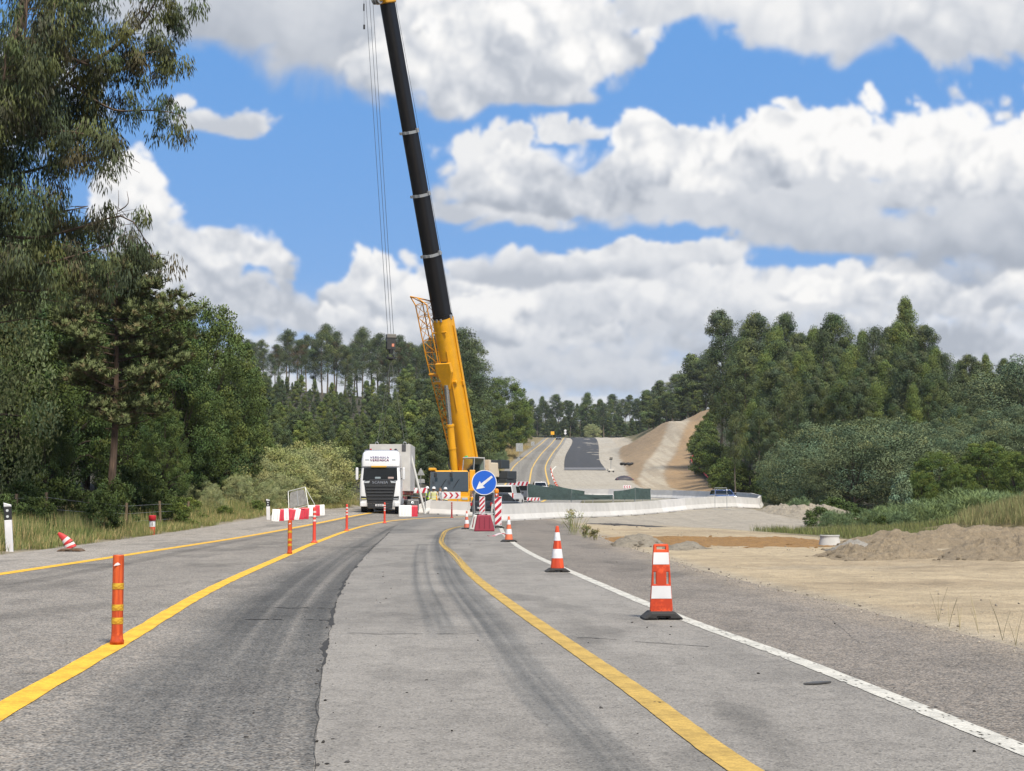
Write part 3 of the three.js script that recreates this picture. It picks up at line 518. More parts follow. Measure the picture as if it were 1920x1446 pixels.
// white edge post with two reflectors, and a second one by the plastic barriers
function edgePost(u, v, h, label, tilt) {
  const [x, d] = G(u, v), t = thing('edge_post', label, 'post', at(x, d, -0.02), 0.05); t.rotation.z = tilt;
  const w = 0.085, prof = (y0, y1) => extrude([[-w, y0], [w, y0], [w, y1], [-w, y1]], 0.07, 0.012);
  part('post', prof(0, h * 0.65), reflWhite, t); part('black_band', prof(h * 0.652, h * 0.91), black, t); part('cap', extrude([[-w, h * 0.912], [w, h * 0.912], [w, h * 0.95], [-w, h]], 0.07, 0.012), reflWhite, t);
  for (const y of [0.72, 0.84]) part('reflector', cyl(0.032, 0.032, 0.012, 14, 0, h * y, 0.04, Math.PI / 2), mat([0.7, 0.72, 0.72], 0.2, 0.3), t);
}
edgePost(18, 1035, 1.18, 'white edge post with a black band and two reflectors at the forest verge', 0.07);
edgePost(503, 975, 1.0, 'white and black edge post standing behind the plastic barriers', 0.03);
{ // short red and white marker on the left verge
  const [x, d] = G(285, 1003), t = thing('marker_post', 'short round red and white marker post in the verge grass', 'post', at(x, d), 0);
  part('post', cyl(0.1, 0.1, 0.28, 16, 0, 0.14, 0), redPlastic, t); part('white_band', cyl(0.103, 0.103, 0.2, 16, 0, 0.37, 0), reflWhite, t); part('cap', lathe([[0, 0.66], [0.12, 0.65], [0.125, 0.64], [0.125, 0.472], [0, 0.472]], 16), mat([0.5, 0.02, 0.03], 0.5), t);
  for (let i = 0; i < 2; i++) part('number_mark', box(0.018, 0.12, 0.004, -0.012 + i * 0.045, 0.37, 0.103), mat([0.1, 0.1, 0.1], 0.8), t);
}
{ // wire fence: posts and strands
  const posts = [[-60, 45, 1.2], [30, 46, 1.15], [88, 47, 1.25], [165, 50, 1.1], [237, 54, 0.95], [300, 58, 1.0], [352, 62, 0.95]].map(([u, d, h]) => { const x = P(u, 960, d)[0]; return [x, land(x, d), d, h]; });
  const wood = mat([0.24, 0.185, 0.125], 0.95, 0, { map: barkTex }), t = thing('wire_fence', 'old wire fence on wooden posts at the foot of the left-hand trees', 'fence', [posts[0][0], posts[0][1], -posts[0][2]]);
  const o = posts[0];
  posts.forEach(([x, y, d, h], i) => part('fence_post', cyl(0.055, 0.05, h + 0.1, 8, x - o[0], y - o[1] + h / 2 - 0.05, -d + o[2], 0, 0, (i % 3 - 1) * 0.05), wood, t));
  for (let i = 1; i < posts.length; i++) for (const f of [0.3, 0.6, 0.88]) { const a = posts[i - 1], b = posts[i]; part('wire', bar([a[0] - o[0], a[1] - o[1] + a[3] * f, -a[2] + o[2] + 0.05], [b[0] - o[0], b[1] - o[1] + b[3] * f, -b[2] + o[2] + 0.05], 0.004, 0.004, 4), greyMetal, t); }
}
// concrete barriers
const njShape = (k = 1) => [[-0.3, 0], [0.3, 0], [0.3, 0.08], [0.15, 0.36], [0.09, 0.92 * k], [-0.09, 0.92 * k], [-0.15, 0.36], [-0.3, 0.08]];
function barrierGeo(len) { const g = extrude(njShape(), len, 0.012), p = g.attributes.position, t = g.attributes.uv; for (let i = 0; i < p.count; i++) t.setXY(i, p.getZ(i) / 3.7, (p.getY(i) + p.getX(i) * 0.7) / 3.7); return g; }
const bGeo = {}, barrierMat = mat([0.60, 0.59, 0.56], 0.92, 0, { map: dustTex }), barrierMat2 = mat([0.56, 0.55, 0.52], 0.92, 0, { map: dustTex }), barrierMat3 = mat([0.63, 0.62, 0.60], 0.92, 0, { map: dustTex });
function barrier(x, d, y, turn, len, label, group) {
  const t = thing('concrete_barrier', label, 'barrier', [x, y, -d], turn, group), key = len.toFixed(2); bGeo[key] ??= barrierGeo(len - 0.03);
  part('body', bGeo[key], [barrierMat, barrierMat2, barrierMat3][Math.abs(Math.round(x * 7 + d)) % 3], t);
  for (const s of [-1, 1]) { part('drain_slot', box(0.606, 0.05, 0.16, 0, 0.026, s * len * 0.25), darkHole, t); part('lifting_socket', cyl(0.028, 0.028, 0.4, 8, 0, 0.20, s * len * 0.36, 0, 0, Math.PI / 2), darkHole, t); }
  return t;
}
function barrierRow(pts, len, label, group, up = 0) {
  const c = new THREE.CatmullRomCurve3(pts.map(([x, d]) => V(x, 0, -d)), false, 'centripetal'), n = Math.round(c.getLength() / len), L = c.getLength() / n;
  for (let i = 0; i < n; i++) { const a = c.getPointAt(i / n), b = c.getPointAt((i + 1) / n), m = a.clone().add(b).multiplyScalar(0.5), t = barrier(m.x, -m.z, land(m.x, -m.z) + up, Math.atan2(b.x - a.x, b.z - a.z), a.distanceTo(b), label, group); t.rotation.order = 'YXZ'; t.rotation.x = -Math.atan2(land(b.x, -b.z) - land(a.x, -a.z), L) ; }
}
barrierRow([[-5.45, 103.6], [-4.0, 103], [-2.4, 102.2], [-0.4, 101.2]], 2.6, 'concrete barrier segment across the road in front of the crane', 'barriers in front of the crane', 0.01);
barrierRow([[-1.0, 81.5], [0.4, 85.5], [2.1, 91], [4.4, 98.5], [7.2, 106], [10.6, 114], [14.7, 123], [19.2, 131.5], [21.6, 136]], 6.0, 'concrete barrier segment in the curved row above the gravel bank', 'barriers of the front row', 0.01);
barrierRow([[21.9, 137.2], [23.0, 143], [22.8, 152], [20.6, 164], [17, 174], [12, 181], [6.5, 185], [1.5, 188]], 6.0, 'concrete barrier segment in the back row behind the green screens', 'barriers of the back row', 0.01);
{ // sloped end piece on the left
  const x = -6.3, d = 104.1, t = thing('barrier_end', 'sloped concrete end piece of the barrier in front of the crane', 'barrier', [x, land(x, d) + 0.01, -d], Math.PI / 2 + 0.45);
  const g = extrude(njShape(), 1.9, 0.012), p = g.attributes.position; for (let i = 0; i < p.count; i++) { const z = p.getZ(i), y = p.getY(i), lim = lerp(0.9, 0.12, clamp((-z + 0.55) / 1.5)); if (y > 0.1) p.setY(i, Math.min(y, lerp(0.1, 1, (y - 0.1) / 0.8) * lim + 0.05)); } g.computeVertexNormals();
  part('body', g, concretePale, t);
}
// red and white plastic barriers
const plRed = mat([0.52, 0.02, 0.045], 0.45), plWhite = mat([0.72, 0.72, 0.71], 0.45);
const plGeo = (() => { const g = extrude([[-0.2, 0], [0.2, 0], [0.2, 0.1], [0.12, 0.62], [0.09, 0.68], [-0.09, 0.68], [-0.12, 0.62], [-0.2, 0.1]], 0.35, 0.02); return g.rotateY(Math.PI / 2); })(), plSlot = extrude([[-0.022, 0], [0.022, 0], [0.03, 0.02], [0.018, 0.42], [-0.018, 0.42], [-0.03, 0.02]], 0.02);
function plastic(x, d, up, turn, tilt, m, label, group) { const t = thing('plastic_barrier', label, 'barrier', at(x, d, up), turn, group); t.rotation.z = tilt; part('body', plGeo, m, t); for (const s of [-0.09, 0.09]) part('groove', plSlot.clone().rotateX(-0.17).translate(s, 0.10, 0.2), m === plRed ? mat([0.34, 0.012, 0.03], 0.5) : mat([0.5, 0.5, 0.5], 0.5), t); return t; }
for (let i = 0; i < 10; i++) { const u = 516 + i * 9.3, [x, d] = G(u, 978 - i * 0.75), back = i > 6; plastic(x, d + (back ? 0.6 : 0), ROAD_UP + (back ? 0.1 : 0), 0.12, [-0.08, 0.02, 0.05, -0.18, -0.2, -0.06, -0.05, 0.03, 0.02, 0.04][i], [0, 1, 0, 1, 0, 1, 1, 0, 1, 0][i] ? plRed : plWhite, [0, 1, 0, 1, 0, 1, 1, 0, 1, 0][i] ? 'red plastic barrier in the heap on the left shoulder' : 'white plastic barrier in the heap on the left shoulder', 'plastic barriers on the left shoulder').scale.set(1, 0.8, 0.9); }
for (let i = 0; i < 6; i++) { const u = 751 + i * 5.6, [x, d] = G(u, 969); plastic(x, d, ROAD_UP, 0.1 + i * 0.02, 0, i < 4 ? plWhite : plRed, i < 4 ? 'white plastic barrier between truck and sloped concrete end' : 'red plastic barrier touching the sloped concrete end', 'plastic barriers by the truck').scale.set(0.62, 0.95, 0.8); }
{ // sign frame lying back on the plastic barriers
  const [x, d] = G(556, 975), t = thing('sign_frame', 'tipped sign stand with its grey back turned to the road', 'sign', at(x, d + 0.7, 0.55), -0.25); t.rotation.z = 0.16; t.rotation.x = -0.35;
  part('panel', extrude([[-0.42, 0.08], [0.42, 0.08], [0.46, 0.3], [0.36, 0.86], [0.28, 0.92], [-0.28, 0.92], [-0.36, 0.86], [-0.46, 0.3]], 0.02, 0.004), mat([0.30, 0.29, 0.275], 0.6, 0.3, { map: wearTex }), t);
  part('frame', [bar([-0.5, 0, 0.03], [-0.44, 0.98, 0.03], 0.02), bar([0.5, 0, 0.03], [0.44, 0.98, 0.03], 0.02), bar([-0.44, 0.98, 0.03], [0.44, 0.98, 0.03], 0.02), bar([-0.5, 0, 0.03], [0.5, 0, 0.03], 0.02), bar([0.44, 0.98, 0.03], [0.75, 0.02, -0.3], 0.014)], mat([0.62, 0.62, 0.6], 0.5, 0.3), t); part('rib', box(0.03, 0.84, 0.02, 0, 0.5, 0.02), greyMetal, t);
}
// the blue arrow sign on its wheeled stand
{
  const d = 64, c = P(908, 905, d), x = c[0], y0 = land(x, d), t = thing('arrow_sign', 'round blue sign with a white arrow pointing down left, on a wheeled stand', 'sign', [x, y0 + ROAD_UP, -d], 0), cy = c[1] - y0 - ROAD_UP, r = 0.515;
  part('disc', cyl(r, r, 0.025, 56, 0, cy, 0.08, Math.PI / 2), mat([0.012, 0.10, 0.50], 0.4), t);
  part('rim', (() => { const g = new THREE.RingGeometry(r - 0.026, r + 0.004, 56); g.translate(0, cy, 0.0945); return g; })(), reflWhite, t);
  const ar = extrude([[-0.045, 0.42], [0.045, 0.42], [0.058, -0.12], [0.175, -0.1], [0, -0.43], [-0.175, -0.1], [-0.058, -0.12]], 0.006); ar.rotateZ(-Math.PI / 4 - 0.11); ar.translate(0.0, cy - 0.01, 0.0965); part('arrow', ar, reflWhite, t);
  for (const s of [-1, 1]) { part('post', [bar([s * 0.42, 0.28, 0], [s * 0.40, cy + 0.2, 0.03], 0.022, 0.022, 8)], steel, t); const w = part('wheel', cyl(0.14, 0.14, 0.09, 18, s * 0.40, 0.17 + 0.5, -0.35, 0, 0, Math.PI / 2), rubber, t); part('hub', cyl(0.06, 0.06, 0.1, 12, s * 0.40, 0.67, -0.35, 0, 0, Math.PI / 2), greyMetal, w); }
  part('crossbar', [bar([-0.42, 0.62, 0], [0.42, 0.62, 0], 0.018), bar([-0.42, 0.3, 0], [0.42, 0.3, 0], 0.018), bar([-0.42, 0.62, 0], [-0.42, 0.64, -0.5], 0.018), bar([0.42, 0.62, 0], [0.42, 0.64, -0.5], 0.018), bar([-0.4, 0.67, -0.35], [0.4, 0.67, -0.35], 0.02), bar([-0.42, 0.02, -0.5], [-0.42, 0.9, -0.45], 0.02), bar([0.42, 0.02, -0.5], [0.42, 0.9, -0.45], 0.02), bar([-0.42, 0.0, 0], [-0.42, 0.3, 0], 0.022), bar([0.42, 0.0, 0], [0.42, 0.3, 0], 0.022), bar([-0.5, 0.05, 0.0], [-0.43, cy - 0.3, 0], 0.015)], steel, t);
}
function ballast(u, v, w, h, m, label, turn, tilt) { const [x, d] = G(u, v), t = thing('ballast_block', label, 'block', at(x, d, ROAD_UP), turn); t.rotation.z = tilt; const a = w / 2; part('body', extrude([[-a, 0], [a, 0], [a, 0.08], [a * 0.62, h], [-a * 0.7, h], [-a, 0.08]], 0.42, 0.03), m, t); part('filler_cap', cyl(0.04, 0.04, 0.04, 12, a * 0.2, h + 0.015, 0), black, t); for (const s of [-0.5, 0, 0.5]) part('groove', extrude([[-0.02, 0.1], [0.02, 0.1], [0.015, h * 0.85], [-0.015, h * 0.85]], 0.012).translate(s * a, 0, 0.213), mat([0.16, 0.012, 0.03], 0.6), t); return t; }
ballast(908, 997, 0.76, 0.62, mat([0.25, 0.028, 0.05], 0.55), 'dark red plastic ballast block below the arrow sign', 0.05, 0);
ballast(889, 995, 0.42, 0.6, mat([0.50, 0.50, 0.48], 0.6), 'tilted grey ballast block behind the grubby cone', 0.1, -0.18);
// striped panels
function stripedPanel(name, label, u, v, w, h, lift, turn, slant = 1, beacon = false, base = true, tilt = 0) {
  const [x, d] = G(u, v), t = thing(name, label, 'marker panel', at(x, d, ROAD_UP), turn); t.rotation.z = tilt;
  if (base) part('base', footGeo(w * 1.6, 0.1), rubber, t);
  part('panel', rbox(w, h, 0.03, 0.012, 0, lift + h / 2, 0), reflWhite, t);
  const n = Math.round(h / (w * 0.85)), a = w / 2 - 0.012, step = h / n, top = lift + h - 0.02, bot = lift + 0.02;
  const seg = (y0, y1) => { // diagonal band cut to the board
    const f = (y, xx) => y + slant * xx; const pts = [[-a, f(y0, -a)], [a, f(y0, a)], [a, f(y1, a)], [-a, f(y1, -a)]];
    const clipY = (P0, lim, keep) => { const o = []; for (let i = 0; i < P0.length; i++) { const p = P0[i], q = P0[(i + 1) % P0.length], pi = keep(p[1]), qi = keep(q[1]); if (pi) o.push(p); if (pi !== qi) { const s = (lim - p[1]) / (q[1] - p[1]); o.push([lerp(p[0], q[0], s), lim]); } } return o; };
    let c = clipY(pts, bot, (y) => y >= bot); if (c.length > 2) c = clipY(c, top, (y) => y <= top); return c.length > 2 ? c : null;
  };
  for (let i = -1; i <= n; i++) { const c = seg(lift + i * step + step * 0.25, lift + i * step + step * 0.75); if (c) part('red_stripe', extrude(c, 0.004).translate(0, 0, 0.0175), signRed, t); }
  if (beacon) { const y = lift + h; part('lamp_holder', [cyl(0.09, 0.085, 0.12, 16, -0.05, y + 0.06, 0), box(0.2, 0.05, 0.1, -0.05, y + 0.01, 0)], mat([0.5, 0.05, 0.03], 0.5), t); part('beacon_lens', lathe([[0, 0], [0.095, 0], [0.1, 0.04], [0.1, 0.12], [0.085, 0.17], [0.04, 0.2], [0, 0.205]], 20).translate(-0.05, y + 0.12, 0), mat([0.75, 0.22, 0.01], 0.25), t); const tri = extrude([[-0.05, 0.04], [0.05, 0.04], [0, -0.05]], 0.004); tri.translate(-0.05, y + 0.07, 0.095); part('triangle_mark', tri, reflWhite, t); }
  return t;
}
stripedPanel('hazard_marker', 'red and white striped panel with an orange flashing lamp on top', 933, 991, 0.345, 1.2, 0.13, 0.05, 1, true);
stripedPanel('hazard_marker', 'narrow striped panel standing behind the arrow sign', 904, 979, 0.3, 0.95, 0.36, -0.1, 1.1, false);
stripedPanel('hazard_marker', 'thin striped post panel beside the crane bumper', 884, 960, 0.2, 1.0, 0.9, 0.2, 1, false);
{ // folded sheet on the road
  const [x, d] = G(934, 1006), t = thing('folded_sheet', 'crumpled red and white striped sheet lying on the road', 'sheet', at(x, d, ROAD_UP + 0.004), 0.2), mk = (x0, x1, m, nm) => { const pts = []; for (let i = 0; i <= 8; i++) { const q = lerp(x0, x1, i / 8); pts.push([q, 0.045 + 0.05 * Math.sin(q * 9 + 0.6)]); } const g = extrude([...pts, ...pts.slice().reverse().map(([a, b]) => [a, b - 0.02])], 0.34); part(nm, g, m, t); };
  mk(-0.34, -0.12, mat([0.45, 0.1, 0.14], 0.6), 'sheet'); mk(-0.118, 0.09, mat([0.62, 0.5, 0.52], 0.6), 'white_stripe'); mk(0.092, 0.34, mat([0.42, 0.04, 0.06], 0.6), 'sheet');
}
// chevron boards
function chevronBoard(label, p, w, h, dir, turn, stand) {
  const t = thing('chevron_board', label, 'sign', [p[0], p[1], p[2]], turn);
  part('board', rbox(w, h, 0.04, 0.015, 0, stand + h / 2, 0), reflWhite, t);
  for (let i = 0; i < 3; i++) { const s = h * 0.4, cx = (i - 1) * w * 0.31; part('chevron', extrude([[-s * 0.75, s], [-s * 0.05, s], [s * 0.75, 0], [-s * 0.05, -s], [-s * 0.75, -s], [s * 0.05, 0]].map(([a, b]) => [a * dir, b]).sort(() => 0), 0.006).translate(cx, stand + h / 2, 0.023), signRed, t); }
  for (const s of [-1, 1]) part('leg', bar([s * w * 0.35, 0, -0.05], [s * w * 0.35, stand + h * 0.8, -0.03], 0.025), greyMetal, t);
}
{ const p = P(846, 929, 104.6); chevronBoard('white board with three red chevrons in front of the crane', [p[0], land(p[0], 104.6), -104.6], 1.26, 0.48, 1, 0.02, p[1] - land(p[0], 104.6) - 0.24); }
{ const p = P(1176, 913, 196); chevronBoard('small white board with red chevrons pointing left behind the green screens', [p[0], land(p[0], 196), -196], 1.0, 0.4, -1, 0, Math.max(0.5, p[1] - land(p[0], 196) - 0.2)); }
// striped boards, sign backs
function longBoard(label, x, d, y, w, h, turn) { const t = thing('striped_board', label, 'board', [x, land(x, d), -d], turn); part('board', rbox(w, h, 0.05, 0.01, 0, y, 0), reflWhite, t); const n = Math.round(w / (h * 1.1)), s = w / n; for (let i = 0; i < n; i++) { const x0 = -w / 2 + i * s + 0.02; part('red_stripe', extrude([[x0, -h / 2 + 0.01], [x0 + s * 0.45, -h / 2 + 0.01], [x0 + s * 0.82, h / 2 - 0.01], [x0 + s * 0.37, h / 2 - 0.01]], 0.004).translate(0, y, 0.0275), signRed, t); } for (const q of [-1, 1]) part('leg', bar([q * w * 0.4, 0, -0.03], [q * w * 0.4, y, -0.03], 0.03), greyMetal, t); }
longBoard('red and white striped board between truck and crane', P(785, 918, 104)[0], 104, 1.52, 1.15, 0.36, 0.05);
longBoard('long striped board beside the white van', P(973, 910, 133)[0], 133, 1.95, 2.0, 0.36, -0.5);
longBoard('low striped board at the end of the green screens', P(1000, 934, 98)[0], 98, 1.12, 0.85, 0.2, 0);
function signBack(label, u, v, d, r, kind) { const p = P(u, v, d), y = land(p[0], d), t = thing('road_sign', label, 'sign', [p[0], y, -d], 0.05), h = p[1] - y, gm = mat([0.42, 0.43, 0.43], 0.5, 0.3, { map: wearTex }); part('panel', kind === 'tri' ? extrude([[-r, -r * 0.75], [r, -r * 0.75], [r * 0.12, r], [-r * 0.12, r]], 0.02, 0.005).translate(0, h, 0) : kind === 'both' ? mg([extrude([[-r, -r * 0.75], [r, -r * 0.75], [r * 0.12, r], [-r * 0.12, r]], 0.02, 0.005).translate(0, h + 0.25, 0), extrude([[-r, -r * 0.5], [r, -r * 0.5], [r, r * 0.3], [r * 0.6, r * 0.5], [-r * 0.6, r * 0.5], [-r, r * 0.3]], 0.02, 0.005).translate(0, h - r * 1.35, 0)]) : extrude([[-r, -r * 1.15], [r, -r * 1.15], [r, r * 1.15], [-r, r * 1.15]], 0.02, 0.005).translate(0, h, 0), gm, t); part('post', bar([0, 0, 0.03], [0, h + r * 0.6, 0.03], 0.03), greyMetal, t); }
signBack('grey backs of a triangular and a round sign between truck and crane', 789, 892, 116, 0.30, 'both');
signBack('large grey back of a road sign on the bank by the climbing road', 974, 839, 260, 0.60, 'rect');
signBack('smaller grey back of a road sign farther up the climbing road', 999, 832, 330, 0.38, 'rect');
signBack('small triangular sign back at the edge of the climbing road', 972, 861, 235, 0.34, 'tri');
// green screens on the barrier
{
  const net = new THREE.MeshStandardMaterial({ color: C(0.062, 0.105, 0.095), roughness: 0.85, map: grain(256, (x, y) => 0.72 + 0.28 * tn(x, y, 256, 24, 501) + ((x % 8) < 1 || (y % 8) < 1 ? 0.14 : 0)), bumpMap: wearTex, bumpScale: 0.02 });
  const scr = (label, a, b, d0, d1) => { // a, b: [u, vtop, vbottom]
    const t0 = P(a[0], a[1], d0), b0 = P(a[0], a[2], d0), t1 = P(b[0], b[1], d1), b1 = P(b[0], b[2], d1), t = thing('mesh_screen', label, 'screen', [b0[0], b0[1], b0[2]], 0, 'green screens'), n = 26, m = 8, pos = [], uv = [], idx = [];
    for (let j = 0; j <= m; j++) for (let i = 0; i <= n; i++) { const s = i / n, q = j / m, lo = [lerp(b0[0], b1[0], s), lerp(b0[1], b1[1], s), lerp(b0[2], b1[2], s)], hi = [lerp(t0[0], t1[0], s), lerp(t0[1], t1[1], s), lerp(t0[2], t1[2], s)]; pos.push(lerp(lo[0], hi[0], q) - b0[0], lerp(lo[1], hi[1], q) - b0[1] - Math.sin(s * 3.14) * 0.05 * q, lerp(lo[2], hi[2], q) - b0[2] + 0.35 * (fbm(s * 7 + a[0], q * 1.5, 3, 77) - 0.5)); uv.push(s * 4, q); if (i && j) { const k = j * (n + 1) + i; idx.push(k - n - 2, k - n - 1, k - 1, k - n - 1, k, k - 1); } }
    const g = new THREE.BufferGeometry(); g.setAttribute('position', new THREE.Float32BufferAttribute(pos, 3)); g.setAttribute('uv', new THREE.Float32BufferAttribute(uv, 2)); g.setIndex(idx); g.computeVertexNormals(); part('mesh', g, net, t);
    for (let i = 0; i <= 2; i++) { const s = i / 2, x = lerp(b0[0], b1[0], s) - b0[0], z = lerp(b0[2], b1[2], s) - b0[2], gy = land(x + b0[0], -(z + b0[2])) - b0[1], hy = lerp(t0[1], t1[1], s) - b0[1]; part('post', bar([x, gy, z - 0.08], [x, hy, z - 0.08], 0.025), greyMetal, t); }
  };
  scr('green mesh screen leaning down to the right, first of the row', [990, 907, 937], [1072, 918, 938], 100, 112);
  scr('taller green mesh screen behind the first', [1030, 908, 936], [1096, 921, 934], 118, 121);
  scr('low green mesh screen in the middle of the row', [1071, 925, 938], [1149, 928, 937], 106, 116);
  scr('green mesh screen before the last, sloping up', [1151, 921, 937], [1191, 915, 937], 120, 123);
  scr('last green mesh screen of the row', [1190, 914, 937], [1220, 916, 937], 123, 128);
}
{ // wire gate frame in front of the barrier
  const p = P(1352, 957, 122), t = thing('frame_stand', 'thin empty metal frame standing before the barrier', 'frame', [p[0], land(p[0], 122), -122], 0.1), w = 0.48, h = 1.7; part('frame', [bar([-w, 0, 0], [-w, h, 0], 0.02), bar([w, 0, 0], [w, h, 0], 0.02), bar([-w, h, 0], [w, h, 0], 0.02), bar([-w, h - 0.5, 0], [w, h - 0.5, 0], 0.012), bar([-w - 0.3, 0.02, 0], [-w + 0.3, 0.02, 0.1], 0.02), bar([w - 0.3, 0.02, 0], [w + 0.3, 0.02, 0.1], 0.02)], greyMetal, t);
}
// far cones, signs and plant
for (let i = 0; i < 9; i++) { const d = 215 + i * 17, x = lineRight(d) + 1.1 + 0.002 * i * i, t = thing('far_cone', 'small cone in the row along the climbing road', 'cone', [x, land(x, d) + 0.06, -d], 0, 'cones along the climbing road'); part('body', lathe([[0, 0], [0.16, 0], [0.05, 0.75], [0, 0.76]], 10), coneOrange, t); part('white_band', lathe([[0.119, 0.25], [0.121, 0.25], [0.088, 0.5], [0.085, 0.5]], 10), reflWhite, t); }
{ const p = P(1036, 813, 655), t = thing('orange_sign', 'square orange sign at the top of the climbing road', 'sign', [p[0], land(p[0], 655), -655]); part('panel', rbox(1.5, 1.4, 0.08, 0.03, 0, 2.0, 0), mat([0.75, 0.36, 0.02], 0.5), t); part('post', bar([0, 0, -0.06], [0, 2.2, -0.06], 0.06), greyMetal, t); }
{ const p = P(1060, 810, 640), t = thing('round_sign', 'two round white signs on one post at the top of the climbing road', 'sign', [p[0], land(p[0], 640), -640]); part('panel', cyl(0.5, 0.5, 0.06, 20, 0, 3.0, 0, Math.PI / 2), reflWhite, t); part('panel', cyl(0.5, 0.5, 0.06, 20, 0, 1.9, 0, Math.PI / 2), reflWhite, t); part('post', bar([0, 0, -0.05], [0, 3.2, -0.05], 0.05), greyMetal, t); }
{ // lighting tower on the pale apron
  const [x, d] = G(1145, 886), t = thing('light_tower', 'wheeled lighting tower with folded lamp head on the pale gravel', 'light tower', at(x, d), 0.3); t.scale.setScalar(0.62); part('chassis', [rbox(2.2, 0.7, 1.2, 0.08, 0, 0.85, 0), box(2.6, 0.12, 0.2, 0, 0.4, 0)], mat([0.5, 0.48, 0.44], 0.6), t); part('mast', [bar([0.1, 1.1, 0], [0.1, 4.6, 0], 0.09), bar([0.1, 3.2, 0.1], [0.4, 4.7, 0.1], 0.06)], greyMetal, t); for (const [a, b] of [[-0.2, 4.6], [0.4, 4.6], [-0.1, 5.1], [0.5, 5.1]]) part('lamp_head', rbox(0.5, 0.4, 0.25, 0.05, a, b, 0.05), black, t); for (const s of [-0.8, 0.8]) part('wheel', cyl(0.33, 0.33, 0.2, 14, s, 0.33, 0.65, Math.PI / 2), rubber, t);
}
{ const [x, d] = G(1171, 901), t = thing('tarpaulin', 'dark tarpaulin over a low stack on the pale gravel', 'tarpaulin', at(x, d), 0.1); const g = new THREE.SphereGeometry(1, 24, 10, 0, 6.283, 0, Math.PI / 2), p = g.attributes.position; for (let i = 0; i < p.count; i++) p.setXYZ(i, p.getX(i) * 1.9 * (1 + 0.15 * Math.sin(i)), p.getY(i) * (0.75 + 0.3 * vnoise(p.getX(i) * 3, p.getZ(i) * 3, 6)), p.getZ(i) * 1.2); g.computeVertexNormals(); part('sheet', g, mat([0.045, 0.04, 0.05], 0.6), t); part('tie', wire([[-1.6, 0.25, 0.8], [0, 0.85, 0.2], [1.7, 0.2, 0.8]], 0.04), mat([0.5, 0.1, 0.12], 0.7), t); }
for (let i = 0; i < 3; i++) { const [x, d] = G(1168 + i * 7, 872), t = thing('old_tyre', 'black tyre lying at the foot of the dirt mound', 'tyre', at(x, d, 0.25), i, 'tyres at the dirt mound'); part('tread', put(new THREE.TorusGeometry(0.55, 0.24, 8, 18), 0, 0, 0, Math.PI / 2 - 0.25, 0, 0), rubber, t); }
{ const pts = [[1305, 843], [1302, 855], [1296, 866], [1304, 878], [1316, 888], [1326, 899], [1334, 906], [1344, 919]].map(([u, v]) => { const [x, d] = G(u, v); return [x, land(x, d) + 0.55, -d]; }), t = thing('red_net', 'red safety netting strung along the foot of the wood', 'netting', pts[0]), q = pts.map((p) => [p[0] - pts[0][0], p[1] - pts[0][1], p[2] - pts[0][2]]); const g = wire(q, 0.16, 4, 60); g.scale(1, 1, 1); part('net', g, mat([0.42, 0.035, 0.04], 0.8), t); q.forEach((p, i) => { if (i % 1 === 0) part('stake', bar([p[0], p[1] - 0.6, p[2]], [p[0], p[1] + 0.3, p[2]], 0.03), greyMetal, t); }); }

// heaps and loose stones
function heap(name, label, x, d, w, len, h, m, seed, turn = 0, jag = 0.5, cat = 'heap') {
  const nx = 110, nz = 64, pos = [], uv = [], idx = [], t = thing(name, label, cat, at(x, d, -0.06), turn);
  for (let j = 0; j <= nz; j++) for (let i = 0; i <= nx; i++) { const a = i / nx * 2 - 1, b = j / nz * 2 - 1, e = Math.max(0, 1 - Math.pow(Math.abs(a), 2.6)) * Math.max(0, 1 - Math.pow(Math.abs(b), 2)); const px = a * w / 2, pz = b * len / 2; let y = h * Math.pow(e, 0.8) * (0.65 + 0.7 * fbm(px * 0.9 + seed, pz * 0.9, 3, seed)) + jag * h * e * (fbm(px * 2.2, pz * 2.2, 5, seed + 9) - 0.5) + jag * 0.3 * h * Math.sqrt(e) * (fbm(px * 11, pz * 11, 2, seed + 4) - 0.5) - 0.22 * h * jag * e * sstep(0.5, 0.62, vnoise(px * 1.7, pz * 1.2, seed + 6)); pos.push(px, y, pz); uv.push(px / 1.6, pz / 1.6); if (i && j) { const k = j * (nx + 1) + i; idx.push(k - nx - 2, k - 1, k - nx - 1, k - nx - 1, k - 1, k); } }
  const g = new THREE.BufferGeometry(); g.setAttribute('position', new THREE.Float32BufferAttribute(pos, 3)); g.setAttribute('uv', new THREE.Float32BufferAttribute(uv, 2)); g.setIndex(idx); g.computeVertexNormals(); part('soil', g, m, t);
  const r = rng(seed), rocks = [], n = 170; for (let i = 0; i < n; i++) { const a = r() * 2 - 1, b = r() * 2 - 1, e = Math.max(0, 1 - a * a) * Math.max(0, 1 - b * b), s = 0.015 + 0.05 * r() ** 3 * (1 + h); const q = new THREE.IcosahedronGeometry(s, 0); q.scale(1, 0.6 + r() * 0.3, 0.7 + r() * 0.5); q.rotateY(r() * 6); q.translate(a * w * 0.55, h * Math.pow(e, 0.8) * 0.72 + s * 0.1, b * len * 0.55); rocks.push(q); } const mm = part('stones', rocks, m, t); mm.userData.kind = 'stuff';
}
const soilMat = (c) => mat(c, 0.97, 0, { map: soilTex, bumpMap: soilBump, bumpScale: 0.05 });
const spoil = soilMat([0.38, 0.305, 0.21]), gravelM = soilMat([0.40, 0.355, 0.285]), orangeM = soilMat([0.44, 0.25, 0.09]), stoneM = soilMat([0.47, 0.44, 0.4]);
heap('spoil_heap', 'long heap of brown spoil behind the sandy track, at the manhole ring', 7.9, 32.5, 3.0, 2.6, 0.36, spoil, 601, 0.1, 1.1);
